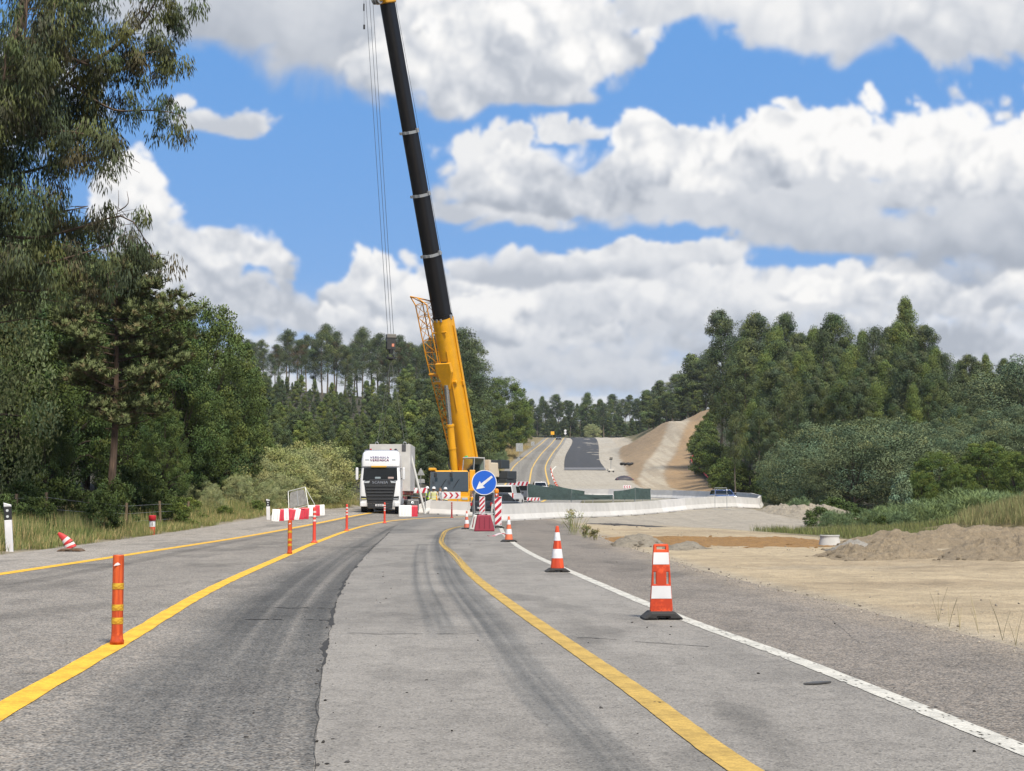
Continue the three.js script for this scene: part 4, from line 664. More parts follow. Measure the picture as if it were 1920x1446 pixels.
heap('spoil_heap', 'higher heap of spoil with cut face beside the long one', 10.4, 31.5, 3.6, 3.2, 0.36, spoil, 602, -0.1, 1.1);
heap('spoil_heap', 'broad pale spoil heap farthest to the side of the sandy track', 13.4, 31, 4.2, 4, 0.42, soilMat([0.41, 0.33, 0.23]), 603, -0.2, 1.0);
heap('spoil_heap', 'low ridge of dug soil behind the spoil heaps', 11.8, 40, 7, 4, 0.48, spoil, 604, -0.15, 0.9);
heap('orange_soil', 'low heap of orange soil along the pale track', 4.8, 46, 4.6, 15, 0.14, orangeM, 605, 0, 0.8); heap('orange_soil', 'long flat spread of orange soil ending at the manhole ring', 7.3, 45, 5.0, 14, 0.16, orangeM, 606, 0, 0.8);
heap('gravel_heap', 'rounded heap of grey gravel at the road edge', 3.35, 41, 1.5, 2.4, 0.34, gravelM, 607, 0, 0.6); heap('gravel_heap', 'smaller gravel heap next to the rounded one', 4.35, 38.5, 1.1, 1.8, 0.22, gravelM, 608, 0, 0.6);
heap('stone_heap', 'small heap of broken stone leaning on the manhole ring', 8.35, 37.8, 1.1, 1.2, 0.26, stoneM, 609, 0, 0.9);
heap('asphalt_spill', 'dark patch of spilled asphalt on the gravel bank', 5.0, 76, 2.4, 10, 0.10, mat([0.05, 0.045, 0.042], 0.95, 0, { map: soilTex }), 610, 0.35, 0.8, 'spill');
heap('bank_rubble', 'pale rubble at the end of the gravel bank', 22.0, 118, 6, 14, 1.0, soilMat([0.42, 0.37, 0.295]), 611, 0.2, 0.5);
{ const [x, d] = G(1556, 1025), t = thing('manhole_ring', 'grey concrete manhole ring at the end of the orange soil', 'manhole ring', at(x, d, -0.03), 0); part('ring', lathe([[0.31, 0], [0.245, 0.27], [0.255, 0.28], [0.255, 0.33], [0.20, 0.33], [0.20, 0.1], [0.25, 0]], 32), concrete, t); part('rim', lathe([[0.252, 0.30], [0.262, 0.305], [0.262, 0.335], [0.20, 0.336]], 32), mat([0.33, 0.325, 0.31], 0.9), t); }
{ const [x, d] = G(1533, 1287), t = thing('rubber_scrap', 'flat scrap of black rubber beside the white edge line', 'debris', at(x, d, ROAD_UP + 0.003), 0.3); part('scrap', extrude([[-0.11, -0.01], [-0.05, -0.03], [0.02, -0.02], [0.06, 0.0], [0.115, 0.02], [0.06, 0.035], [-0.02, 0.03], [-0.06, 0.01]], 0.014, 0.003).rotateX(-Math.PI / 2).translate(0, 0.007, 0), mat([0.05, 0.05, 0.052], 0.6), t); }
{ const r = rng(640), n = 900, g = new THREE.IcosahedronGeometry(0.5, 0), m = new THREE.InstancedMesh(g, mat([0.3, 0.27, 0.23], 0.95), n), o = new THREE.Object3D(), col = new THREE.Color(); for (let i = 0; i < n; i++) { const d = 8 * Math.pow(9, r()), w = r() < 0.5 ? (r() - 0.5) * 0.5 : r() * 14, x = roadRight(d) + w, s = 0.008 + 0.03 * r() ** 3 + d * 0.0004; o.position.set(x, land(x, d) + (w < 0 ? ROAD_UP : rough(x, d)) + s * 0.15, -d); o.rotation.set(r() * 6, r() * 6, r() * 6); o.scale.set(s, s * 0.7, s); o.updateMatrix(); m.setMatrixAt(i, o.matrix); const k = 0.4 + r() * 1.1; m.setColorAt(i, col.setRGB(k, k * 0.97, k * 0.92)); } m.name = 'loose_stones'; scene.add(m); tag(m, 'loose stones along the right edge of the asphalt and on the sand', 'stones', null, 'stuff'); }
{ const r = rng(650), n = 260, g = new THREE.IcosahedronGeometry(0.5, 0), m = new THREE.InstancedMesh(g, mat([0.045, 0.042, 0.04], 0.95), n), o = new THREE.Object3D(); for (let i = 0; i < n; i++) { const d = 6 + 44 * r() ** 1.6, x = r() < 0.6 ? seam(d) + (r() - 0.4) * (r() < 0.5 ? 0.15 : 1.2) : lerp(-2, 4, r()), s = 0.006 + 0.016 * r() ** 2; if (x > roadRight(d)) continue; o.position.set(x, land(x, d) + ROAD_UP + s * 0.2, -d); o.rotation.set(r() * 6, r() * 6, 0); o.scale.set(s * 1.6, s * 0.5, s); o.updateMatrix(); m.setMatrixAt(i, o.matrix); } m.name = 'asphalt_crumbs'; scene.add(m); tag(m, 'black crumbs of broken asphalt scattered along the open joint', 'crumbs', null, 'stuff'); }

// ------------------------------------------------------------------ vehicles
const font = await new FontLoader().loadAsync('fonts/droid/droid_sans_bold.typeface.json');
function lettering(str, size, x, y, z, sx = 1) { const g = new TextGeometry(str, { font, size, depth: 0.012, curveSegments: 3, bevelEnabled: false }); g.computeBoundingBox(); const w = g.boundingBox.max.x - g.boundingBox.min.x; g.translate(-w / 2 - g.boundingBox.min.x, 0, 0); g.scale(sx, 1, 1); g.translate(x, y, z); return g; }
const glassDark = new THREE.MeshPhysicalMaterial({ color: C(0.008, 0.01, 0.012), roughness: 0.05, metalness: 0, specularIntensity: 0.55 }), truckWhite = new THREE.MeshPhysicalMaterial({ color: C(0.72, 0.73, 0.74), roughness: 0.35, clearcoat: 0.6, clearcoatRoughness: 0.1, map: dustTex }), chrome = mat([0.6, 0.6, 0.62], 0.2, 1), tyreM = rubber, lampRed = mat([0.4, 0.02, 0.02], 0.25), lampClear = mat([0.55, 0.58, 0.6], 0.12, 0.4), darkPlastic = mat([0.022, 0.023, 0.026], 0.45), chassisM = mat([0.05, 0.05, 0.052], 0.7);
function frustum(b, t) {                                    // b, t: four corners each, counter-clockwise seen from above
  const q = (a, c, d, e) => [a, c, d, a, d, e], v = [...q(t[0], t[1], t[2], t[3]), ...q(b[3], b[2], b[1], b[0])]; for (let i = 0; i < 4; i++) { const j = (i + 1) % 4; v.push(...q(b[i], b[j], t[j], t[i])); }
  const g = new THREE.BufferGeometry(); g.setAttribute('position', new THREE.Float32BufferAttribute(v.flat(), 3)); g.computeVertexNormals(); return g;
}
const rect = (x0, x1, z0, z1, y) => [[x0, y, z1], [x1, y, z1], [x1, y, z0], [x0, y, z0]];
function slab(q, th = 0.012) {                              // thin plate through four corners (counter-clockwise from outside), thickness outwards
  const a = V(...q[0]), n = V(...q[1]).sub(a).cross(V(...q[3]).sub(a)).normalize().multiplyScalar(th), o = q.map((p) => [p[0] + n.x, p[1] + n.y, p[2] + n.z]);
  const f = (A, B, D, E) => [A, B, D, A, D, E], v = [...f(o[0], o[1], o[2], o[3]), ...f(q[3], q[2], q[1], q[0])]; for (let i = 0; i < 4; i++) { const j = (i + 1) % 4; v.push(...f(q[i], q[j], o[j], o[i])); }
  const g = new THREE.BufferGeometry(); g.setAttribute('position', new THREE.Float32BufferAttribute(v.flat(), 3)); g.computeVertexNormals(); return g;
}
function wheel(parent, x, y, z, r, w) { const t = part('wheel', cyl(r, r, w, 24, x, y, z, 0, 0, Math.PI / 2), tyreM, parent); part('rim', [cyl(r * 0.6, r * 0.6, w + 0.02, 18, x, y, z, 0, 0, Math.PI / 2), cyl(r * 0.2, r * 0.2, w + 0.05, 10, x, y, z, 0, 0, Math.PI / 2)], greyMetal, t); return t; }
// rings of a rounded outline stacked into a skin: levels = [y, halfWidth, zFront, zBack, corner]
function stacked(levels, n = 5) {
  const ring = ([y, w, zf, zb, c]) => { const o = [], co = [[w, zf, 0], [w, zb, 3], [-w, zb, 2], [-w, zf, 1]]; const arc = (cx, cz, a0) => { for (let i = 0; i <= n; i++) { const a = a0 + (i / n) * Math.PI / 2; o.push([cx + Math.cos(a) * c, y, cz + Math.sin(a) * c]); } }; arc(w - c, zf - c, 0); arc(-w + c, zf - c, Math.PI / 2); arc(-w + c, zb + c, Math.PI); arc(w - c, zb + c, 1.5 * Math.PI); return o; };
  const rings = levels.map(ring), m = rings[0].length, pos = [], idx = []; rings.forEach((r) => r.forEach((p) => pos.push(...p)));
  for (let k = 0; k < rings.length - 1; k++) for (let i = 0; i < m; i++) { const a = k * m + i, b = k * m + (i + 1) % m; idx.push(a, a + m, b, b, a + m, b + m); }
  const cap = (k, flip) => { const c = pos.length / 3, r = rings[k]; pos.push(0, r[0][1], (levels[k][2] + levels[k][3]) / 2); for (let i = 0; i < m; i++) { const a = k * m + i, b = k * m + (i + 1) % m; flip ? idx.push(c, a, b) : idx.push(c, b, a); } }; cap(0, true); cap(rings.length - 1, false);
  const g = new THREE.BufferGeometry(); g.setAttribute('position', new THREE.Float32BufferAttribute(pos, 3)); g.setIndex(idx); return toCreasedNormals(g, 0.6);
}

{ // the white lorry with its load
  const d0 = 95, x0 = P(712.5, 940, d0)[0], y0 = land(x0, d0 + 2) + ROAD_UP, t = thing('truck', 'white articulated truck with a black grille, parked facing the road works', 'truck', [x0, y0, -d0], 0.012);
  part('cab', stacked([[0.42, 1.22, -0.02, -2.3, 0.12], [0.5, 1.26, 0.02, -2.3, 0.18], [1.0, 1.27, 0.04, -2.3, 0.2], [1.9, 1.26, 0.0, -2.3, 0.2], [2.05, 1.25, -0.05, -2.3, 0.2], [2.82, 1.2, -0.3, -2.3, 0.2], [2.9, 1.2, -0.22, -2.3, 0.22], [3.25, 1.19, -0.22, -2.3, 0.26], [3.7, 1.13, -0.42, -2.3, 0.28], [3.83, 1.05, -0.6, -2.2, 0.3], [3.87, 0.9, -0.8, -2.1, 0.3]]), truckWhite, t);
  const gr = part('grille', extrude([[-0.78, 0.62], [0.78, 0.62], [0.90, 1.3], [0.98, 1.98], [0.6, 2.08], [-0.6, 2.08], [-0.98, 1.98], [-0.90, 1.3]], 0.08, 0.02).translate(0, 0, 0.03), darkPlastic, t);
  for (let i = 0; i < 5; i++) part('grille_slat', rbox(1.5 + i * 0.07, 0.05, 0.06, 0.02, 0, 0.86 + i * 0.2, 0.09), mat([0.05, 0.052, 0.056], 0.35, 0.3), gr);
  part('bumper', extrude([[-0.74, 0.28], [0.74, 0.28], [0.79, 0.6], [-0.79, 0.6]], 0.2, 0.03).translate(0, 0, -0.04), darkPlastic, t);
  part('number_plate', box(0.52, 0.12, 0.02, -0.02, 0.50, 0.085), reflWhite, t); part('plate_text', lettering('59-XS-21', 0.07, -0.02, 0.468, 0.094), mat([0.05, 0.05, 0.06], 0.7), t);
  part('windscreen', [slab([[-1.07, 2.04, -0.03], [1.07, 2.04, -0.03], [1.02, 2.80, -0.27], [-1.02, 2.80, -0.27]], 0.03)], glassDark, t);
  part('side_window', [slab([[1.262, 2.08, -0.3], [1.262, 2.08, -1.15], [1.205, 2.78, -1.15], [1.205, 2.78, -0.45]], 0.01)], glassDark, t);
  part('sun_visor', rbox(0.95, 0.10, 0.08, 0.02, -0.1, 2.875, -0.16), mat([0.55, 0.30, 0.03], 0.4), t);
  part('brand_letters', lettering('SCANIA', 0.155, 0, 1.83, 0.072, 1.25), chrome, t);
  for (const y of [3.40, 3.215]) part('roof_letters', lettering('VERDASCA', 0.135, -0.06, y, y > 3.3 ? -0.262 : -0.212, 1.25).rotateX(y > 3.3 ? -0.0 : 0), mat(y > 3.3 ? [0.10, 0.08, 0.2] : [0.14, 0.03, 0.1], 0.5), t);
  for (const s of [-1, 1]) {
    const m = part('mirror', rbox(0.17, 0.78, 0.22, 0.06, s * 1.44, 2.43, -0.12), truckWhite, t); part('mirror_arm', [bar([s * 1.2, 2.75, -0.3], [s * 1.4, 2.72, -0.15], 0.025), bar([s * 1.2, 2.1, -0.3], [s * 1.4, 2.15, -0.15], 0.025)], darkPlastic, m);
    const h = part('headlight', extrude([[0, 0], [0.36, 0.03], [0.36, 0.2], [0, 0.17]].map(([a, b]) => [s * (0.80 + a), 0.86 + b]), 0.06, 0.01).translate(0, 0, 0.04), darkPlastic, t); part('lamp_glass', box(0.3, 0.035, 0.02, s * 0.99, 0.90, 0.08), s < 0 ? mat([0.75, 0.68, 0.25], 0.3) : lampClear, h);
    part('upper_lamp', extrude([[0.62, 2.0], [0.98, 1.94], [0.97, 1.86], [0.68, 1.86]].map(([a, b]) => [s * a, b]), 0.05, 0.01).translate(0, 0, 0.06), lampClear, t);
    part('roof_lamp', rbox(0.24, 0.11, 0.05, 0.03, s * 0.82, 3.3, -0.235), lampClear, t);
    part('step_panel', rbox(0.36, 0.3, 0.1, 0.05, s * 1.05, 0.56, 0.03), truckWhite, t);
    part('beacon', cyl(0.07, 0.06, 0.14, 12, s * 0.62 - 0.05, 3.94, -1.0), lampRed, t); part('horn', cyl(0.1, 0.08, 0.1, 12, s * 0.88, 3.92, -0.95, Math.PI / 2), black, t);
    wheel(t, s * 1.05, 0.52, -1.2, 0.52, 0.36); wheel(t, s * 0.98, 0.52, -4.3, 0.52, 0.5);
    part('dash_clutter', rbox(0.35, 0.12, 0.05, 0.02, s * 0.4 + 0.25, 2.18, -0.045), mat(s > 0 ? [0.4, 0.3, 0.28] : [0.22, 0.27, 0.3], 0.6), t);
  }
  part('roof_bar', [bar([-1.05, 3.9, -0.9], [1.05, 3.9, -0.9], 0.03), bar([-1.0, 3.83, -0.9], [-1.0, 3.9, -0.9], 0.03), bar([1.0, 3.83, -0.9], [1.0, 3.9, -0.9], 0.03)], chrome, t); part('antenna', bar([-0.95, 3.8, -1.9], [-0.95, 4.5, -1.95], 0.012, 0.006), black, t);
  part('chassis', [box(0.9, 0.3, 6.0, 0, 0.75, -3.2), box(2.3, 0.5, 0.7, 0, 0.75, -3.0)], chassisM, t); part('fuel_tank', cyl(0.33, 0.33, 1.2, 18, 1.0, 0.72, -2.9, Math.PI / 2), chrome, t);
  part('trailer_deck', [box(2.5, 0.22, 12, 0, 1.28, -9.2), box(0.5, 0.4, 10, 0, 1.0, -9.5)], mat([0.26, 0.05, 0.04], 0.7), t); for (const z of [-12, -13.3, -14.6]) for (const s of [-1, 1]) wheel(t, s * 1.0, 0.5, z, 0.5, 0.42);
  part('side_guard', [box(0.05, 0.5, 3.2, 1.24, 0.8, -5.6), box(0.05, 0.1, 6, 1.24, 1.24, -7)], mat([0.35, 0.05, 0.05], 0.6), t);
  // precast concrete unit on the trailer
  const c = thing('precast_unit', 'tall pale precast concrete box unit standing on the trailer behind the cab', 'concrete unit', [x0, y0 + 1.40, -(d0 + 4.1)], 0.012), H = 3.0, W = 2.62, D = 5.8, off = 0.28, th = 0.26;
  part('front_wall', box(W, H, th, off, H / 2, 0), concrete, c); part('side_wall', [box(th, H, D - th, off + W / 2 - th / 2, H / 2, -D / 2)], concrete, c); part('side_wall', [box(th, H, D - th, off - W / 2 + th / 2, H / 2, -D / 2)], concrete, c); part('corner_post', box(0.26, 0.46, 0.02, off + W / 2 - 0.42, H - 0.24, th / 2 + 0.012), mat([0.06, 0.06, 0.065], 0.8), c); part('top_slab', box(W - 2 * th - 0.01, th, D - th - 0.02, off, H - th / 2 - 0.06, -D / 2), concrete, c);
  for (const [a, b] of [[-0.9, -0.6], [0.9, -0.6], [-0.9, -4.8], [0.9, -4.8]]) part('lifting_eye', put(new THREE.TorusGeometry(0.1, 0.02, 6, 14), off + a, H + 0.06, b), steel, c);
}
{ // leaning prop, generator and bits between truck and crane
  const p = P(765, 833, 100.5), q = P(797, 940, 101.5), t = thing('steel_prop', 'white steel prop leaning against the precast concrete unit', 'prop', [q[0], land(q[0], 101.5), q[2]]); part('tube', bar([0, 0.05, 0], [p[0] - q[0], p[1] - land(q[0], 101.5), p[2] - q[2]], 0.085, 0.085, 10), mat([0.62, 0.62, 0.6], 0.5), t); part('foot_plate', box(0.3, 0.04, 0.3, 0, 0.03, 0), steel, t);
  const g = P(772, 949, 98), k = thing('generator', 'grey generator set with louvred sides beside the truck', 'generator', [g[0], land(g[0], 98) + 0.01, -98], 0.2); part('casing', rbox(0.75, 0.72, 1.4, 0.06, 0, 0.58, 0), mat([0.17, 0.17, 0.175], 0.5, 0.3), k); for (let i = 0; i < 6; i++) part('louvre', box(0.05, 0.5, 0.03, -0.27 + i * 0.108, 0.6, 0.715), mat([0.06, 0.06, 0.062], 0.7), k); part('skid', [box(0.7, 0.16, 1.2, 0, 0.12, 0)], black, k); part('panel_box', rbox(0.18, 0.16, 0.05, 0.02, -0.05, 0.72, 0.74), lampClear, k);
  const b = P(790, 940, 106), o = thing('tool_box', 'black site box between truck and crane', 'box', [b[0], land(b[0], 106) + 0.01, -106], 0.1); part('body', rbox(1.9, 1.0, 0.9, 0.05, 0, 0.5, 0), mat([0.03, 0.03, 0.034], 0.6), o); part('lid', rbox(1.94, 0.1, 0.94, 0.03, 0, 1.06, 0), mat([0.045, 0.045, 0.05], 0.6), o); part('lid_handle', bar([-0.2, 1.02, 0.49], [0.2, 1.02, 0.49], 0.02), steel, o);
}
// cars; nose towards +z in their own axes
function car(name, label, x, d, turn, o) {
  const t = thing(name, label, o.cat ?? 'car', [x, land(x, d) + (o.up ?? 0.02), -d], turn), L = o.len, W = o.w, h = o.h, body = new THREE.MeshPhysicalMaterial({ color: C(...o.col), roughness: 0.3, metalness: o.metal ?? 0.2, clearcoat: 1, clearcoatRoughness: 0.05 }), belt = o.belt, zf = L / 2, zb = -L / 2, a = W / 2;
  const prof = [[zb, 0.32], [zb + 0.02, belt * 0.62], [zb + (o.van ? 0.03 : 0.12), belt], [o.ws, belt + 0.02], [zf - 0.45, belt - (o.van ? 0.12 : 0.14)], [zf - 0.06, belt * 0.66], [zf, 0.42], [zf - 0.05, 0.24], [zf - 0.45, 0.2], [zb + 0.4, 0.2]];
  const g = extrude(prof, W, 0.07); g.rotateY(-Math.PI / 2); part('body', toCreasedNormals(g, 0.5), body, t);
  const y1 = h - 0.05, rb = zb + (o.van ? 0.06 : o.rear ?? 0.35), cab = frustum(rect(-a + 0.05, a - 0.05, zb + (o.van ? 0.04 : 0.12), o.ws + 0.02, belt - 0.02), rect(-a + 0.17, a - 0.17, rb, o.ws - o.rake, y1)); part('roof', [cab, rbox(W - 0.34, 0.07, o.ws - o.rake - rb - 0.02, 0.03, 0, y1 + 0.012, (rb + o.ws - o.rake) / 2)], body, t);
  const f = (s) => lerp(a - 0.05, a - 0.17, s), zB = (s) => lerp(zb + (o.van ? 0.04 : 0.12), rb, s), zF = (s) => lerp(o.ws + 0.02, o.ws - o.rake, s), ylv = (s) => lerp(belt - 0.02, y1, s);
  part('windscreen', slab([[-f(0.1) + 0.06, ylv(0.1), zF(0.1)], [f(0.1) - 0.06, ylv(0.1), zF(0.1)], [f(0.92) - 0.06, ylv(0.92), zF(0.92)], [-f(0.92) + 0.06, ylv(0.92), zF(0.92)]]), glassDark, t);
  part('rear_window', slab([[f(0.15) - 0.08, ylv(0.15), zB(0.15)], [-f(0.15) + 0.08, ylv(0.15), zB(0.15)], [-f(0.88) + 0.08, ylv(0.88), zB(0.88)], [f(0.88) - 0.08, ylv(0.88), zB(0.88)]]), glassDark, t);
  const mid = (zB(0.5) + zF(0.5)) / 2 - 0.05;
  for (const s of [-1, 1]) {
    const win = (za, zc) => { const q = [[s * f(0.12), ylv(0.12), za(0.12)], [s * f(0.12), ylv(0.12), zc(0.12)], [s * f(0.9), ylv(0.9), zc(0.9)], [s * f(0.9), ylv(0.9), za(0.9)]]; return slab(s > 0 ? q : [q[1], q[0], q[3], q[2]]); };
    if (!o.van || true) part('side_window', win((k) => zF(k) - 0.12, () => mid + 0.05), glassDark, t); if (!o.van) part('side_window', win(() => mid - 0.03, (k) => zB(k) + 0.16), glassDark, t);
    part('mirror', rbox(0.2, 0.14, 0.12, 0.04, s * (a + 0.09), belt + 0.08, o.ws - 0.12), o.mirror ?? black, t);
    part('headlight', rbox(0.34, 0.15, 0.1, 0.04, s * (a - 0.24), belt * 0.74, zf - 0.08), lampClear, t); part('tail_light', rbox(0.12, o.van ? 0.5 : 0.22, 0.1, 0.03, s * (a - 0.09), belt * 0.82, zb + 0.05), lampRed, t);
    for (const z of [zf - 0.78, zb + 0.72]) { part('wheel_arch', cyl(0.37, 0.37, 0.04, 20, s * (a - 0.012), 0.33, z, 0, 0, Math.PI / 2), darkPlastic, t); wheel(t, s * (a - 0.09), 0.31, z, 0.31, 0.2); }
  }
  part('number_plate', box(0.5, 0.11, 0.02, 0, 0.55, zb - 0.01), reflWhite, t); part('number_plate', box(0.5, 0.11, 0.02, 0, 0.45, zf + 0.005), reflWhite, t); part('bumper', [rbox(W - 0.06, 0.2, 0.12, 0.05, 0, 0.36, zf - 0.02), rbox(W - 0.06, 0.22, 0.12, 0.05, 0, 0.4, zb + 0.02)], darkPlastic, t); part('badge', cyl(0.05, 0.05, 0.02, 12, 0, belt * 0.86, zb + 0.03, Math.PI / 2), chrome, t);
  return t;
}
car('hatchback_car', 'dark grey hatchback seen from behind, waiting behind the barrier and arrow sign', P(936, 930, 96)[0], 98.5, Math.PI - 0.62, { len: 4.0, w: 1.75, h: 1.50, belt: 0.95, ws: 0.75, rake: 0.75, rear: 0.4, col: [0.035, 0.042, 0.055], metal: 0.4 });
car('white_van', 'white van seen from behind, in front of the dark hatchback', P(953, 930, 125)[0], 127, Math.PI - 0.2, { cat: 'van', len: 4.4, w: 1.8, h: 1.85, belt: 1.15, ws: 1.2, rake: 0.5, van: true, col: [0.7, 0.7, 0.71], metal: 0 });
car('silver_pickup', 'dark silver off-road car with gear on its roof beyond the white van', P(979, 912, 150)[0], 152, Math.PI - 0.1, { len: 4.5, w: 1.8, h: 1.75, belt: 1.05, ws: 0.8, rake: 0.5, rear: 0.2, col: [0.12, 0.125, 0.13], metal: 0.5 });
car('white_car', 'white car coming down the road behind the first green screen', P(1013, 912, 205)[0], 206, 0.1, { len: 4.3, w: 1.8, h: 1.55, belt: 0.95, ws: 0.7, rake: 0.7, col: [0.68, 0.68, 0.68], metal: 0 });
car('blue_car', 'blue car waiting behind the far end of the front barrier row', P(1360, 928, 140)[0], 141.5, 0.06, { len: 4.3, w: 1.85, h: 1.36, belt: 0.92, ws: 0.7, rake: 0.55, col: [0.02, 0.045, 0.16], metal: 0.2 });
car('black_car', 'small black car at the top of the climbing road', P(1047, 823, 600)[0], 600, 0, { len: 4.3, w: 1.9, h: 1.6, belt: 0.95, ws: 0.7, rake: 0.7, col: [0.012, 0.012, 0.016], metal: 0.2, up: 0.06 });

// ------------------------------------------------------------------ the mobile crane
const craneYellow = new THREE.MeshPhysicalMaterial({ color: C(0.74, 0.355, 0.006), roughness: 0.42, clearcoat: 0.3, clearcoatRoughness: 0.3, map: dustTex }), boomBlack = new THREE.MeshPhysicalMaterial({ color: C(0.008, 0.007, 0.007), roughness: 0.42, specularIntensity: 0.6 }), craneDark = mat([0.03, 0.036, 0.042], 0.6), craneCream = mat([0.55, 0.47, 0.36], 0.6), jibYellow = mat([0.66, 0.28, 0.01], 0.5);
{
  const X = -4.42, D0 = 108.5, y0 = land(X, 114) + 0.02, t = thing('mobile_crane', 'yellow mobile crane with a raised black telescopic boom', 'crane', [X, y0, -D0], 0);
  const S = V(-3.4 - X, 4.0 - y0, -(116.2 - D0)), Y = V(-0.17, 1, 0.296).normalize(), front = V(-0.5, 0, 0.87).normalize(), Xd = V().crossVectors(Y, front).normalize(), Zd = V().crossVectors(Xd, Y).normalize();
  const M = new THREE.Matrix4().makeBasis(Xd, Y, Zd).setPosition(S), onBoom = (g) => (g.applyMatrix4(M), g);      // boom axes: x to its side, y along it, z its underside
  const side = V().crossVectors(V(0, 1, 0), front).normalize(), B = new THREE.Matrix4().makeBasis(side, V(0, 1, 0), front).setPosition(V(S.x, 0, S.z)), onTop = (g) => (g.applyMatrix4(B), g);   // superstructure axes: z to the front
  const K = 1.3 / 3.0;
  // carrier
  part('carrier', [rbox(2.9, 0.7, 12.4, 0.08, 0, 1.25, -6.6), rbox(2.6, 0.5, 3.2, 0.1, 0, 1.75, -10.5)], craneYellow, t);
  part('carrier_deck', box(2.7, 0.04, 11.6, 0, 1.63, -6.9), mat([0.2, 0.2, 0.2], 0.8), t);
  for (const z of [-1.9, -3.7, -6.9, -8.6, -10.9]) for (const s of [-1, 1]) wheel(t, s * 1.2, 0.68, z, 0.68, 0.5);
  for (const z of [-2.9, -11.9]) for (const s of [-1, 1]) { const o = part('outrigger', rbox(2.3, 0.34, 0.42, 0.04, s * 2.1, 0.85, z), craneYellow, t); part('jack', [cyl(0.12, 0.12, 0.7, 12, s * 3.15, 0.5, z), cyl(0.34, 0.3, 0.1, 16, s * 3.15, 0.06, z)], greyMetal, o); }
  const cab = part('driver_cab', stacked([[0.75, 1.36, 0.02, -1.9, 0.12], [1.3, 1.4, 0.1, -1.9, 0.15], [1.40, 1.4, 0.1, -1.9, 0.18], [2.75, 1.36, -0.3, -1.9, 0.2], [2.9, 1.25, -0.45, -1.8, 0.2]]), craneYellow, t);
  part('windscreen', slab([[-1.36, 1.42, 0.115], [1.36, 1.42, 0.115], [1.33, 2.80, -0.315], [-1.33, 2.80, -0.315]], 0.03), new THREE.MeshPhysicalMaterial({ color: C(0.03, 0.045, 0.06), roughness: 0.04, clearcoat: 1, metalness: 0.25 }), cab);
  part('wiper', [bar([-0.6, 1.7, 0.16], [-0.2, 2.3, -0.06], 0.015), bar([0.3, 1.7, 0.16], [0.7, 2.3, -0.06], 0.015)], black, cab);
  part('bumper', [rbox(2.9, 0.42, 0.25, 0.06, 0, 0.86, 0.16)], craneYellow, t); for (const s of [-1, 1]) { part('headlight', rbox(0.42, 0.16, 0.06, 0.03, s * 1.1, 0.9, 0.29), lampClear, t); part('cab_mirror', [rbox(0.2, 0.34, 0.1, 0.04, s * 0.55 - 0.4, 2.58, 0.35), bar([s * 0.55 - 0.4, 2.75, 0.3], [s * 0.6 - 0.4, 2.85, -0.3], 0.018)], darkPlastic, t); }
  part('roof_box', [rbox(0.5, 0.2, 1.6, 0.05, -1.22, 2.98, -1.0)], craneYellow, t); part('side_panel', rbox(0.4, 1.5, 0.3, 0.05, 1.6, 2.2, -1.2), craneYellow, t);
  // superstructure
  part('turntable', cyl(1.15, 1.15, 0.35, 32, 0, 1.82, -7.0), greyMetal, t);
  part('superstructure', [onTop(rbox(1.7, 0.9, 4.6, 0.08, 0, 2.45, -0.6)), onTop(extrude([[-1.0, 2.2], [1.9, 2.2], [1.9, 2.7], [0.2, 3.6], [-0.2, 4.35 - y0], [-0.8, 4.35 - y0], [-1.1, 3.2]].map(([a, b]) => [a, b]), 0.12).rotateY(-Math.PI / 2).translate(-0.75, 0, 0)), onTop(extrude([[-1.0, 2.2], [1.9, 2.2], [1.9, 2.7], [0.2, 3.6], [-0.2, 4.35 - y0], [-0.8, 4.35 - y0], [-1.1, 3.2]], 0.12).rotateY(-Math.PI / 2).translate(0.75, 0, 0))], craneYellow, t);
  part('side_cabinet', [onTop(rbox(0.8, 0.75, 1.5, 0.06, -1.25, 2.55, 1.5))], craneYellow, t);
  part('machinery', [onTop(rbox(1.6, 1.1, 1.9, 0.06, 0.2, 3.1, -2.2)), onTop(rbox(0.5, 1.5, 0.3, 0.03, 0.95, 3.1, -1.4))], craneCream, t); part('winch', onTop(cyl(0.42, 0.42, 1.2, 20, 0, 3.3, -1.25, 0, 0, Math.PI / 2)), greyMetal, t);
  part('ladder', [-0.2, 0.2].map((s) => onTop(bar([1.25 + s, 1.8, -0.9], [1.25 + s, 3.6, -1.0], 0.025))).concat([0, 1, 2, 3, 4, 5].map((i) => onTop(bar([1.05, 1.95 + i * 0.3, -0.92], [1.45, 1.95 + i * 0.3, -0.92], 0.018)))), craneCream, t);
  for (const [w, h, dd, cx, cy, cz] of [[1.45, 0.66, 1.3, 0.55, 3.55, -3.6], [2.9, 0.62, 1.4, 0.25, 2.72, -3.9], [2.9, 0.28, 1.5, 0.2, 2.26, -3.9]]) { const c = part('counterweight', onTop(rbox(w, h, dd, 0.04, cx, cy, cz)), craneDark, t); part('lifting_recess', onTop(put(new THREE.TorusGeometry(0.16, 0.03, 6, 16, Math.PI), cx + w * 0.2, cy + h * 0.15, cz + dd / 2 + 0.01, 0, 0, Math.PI)), mat([0.12, 0.13, 0.14], 0.6), c); }
  // operator cab with clear panes in a grey frame
  const cb = part('operator_cab', [onTop(rbox(1.05, 0.5, 1.7, 0.08, 1.35, 2.15, 1.35)), onTop(rbox(1.0, 0.1, 1.6, 0.04, 1.35, 3.92, 1.2)), onTop(rbox(1.0, 1.6, 0.1, 0.03, 1.35, 3.1, 0.5))], mat([0.42, 0.41, 0.38], 0.5), t);
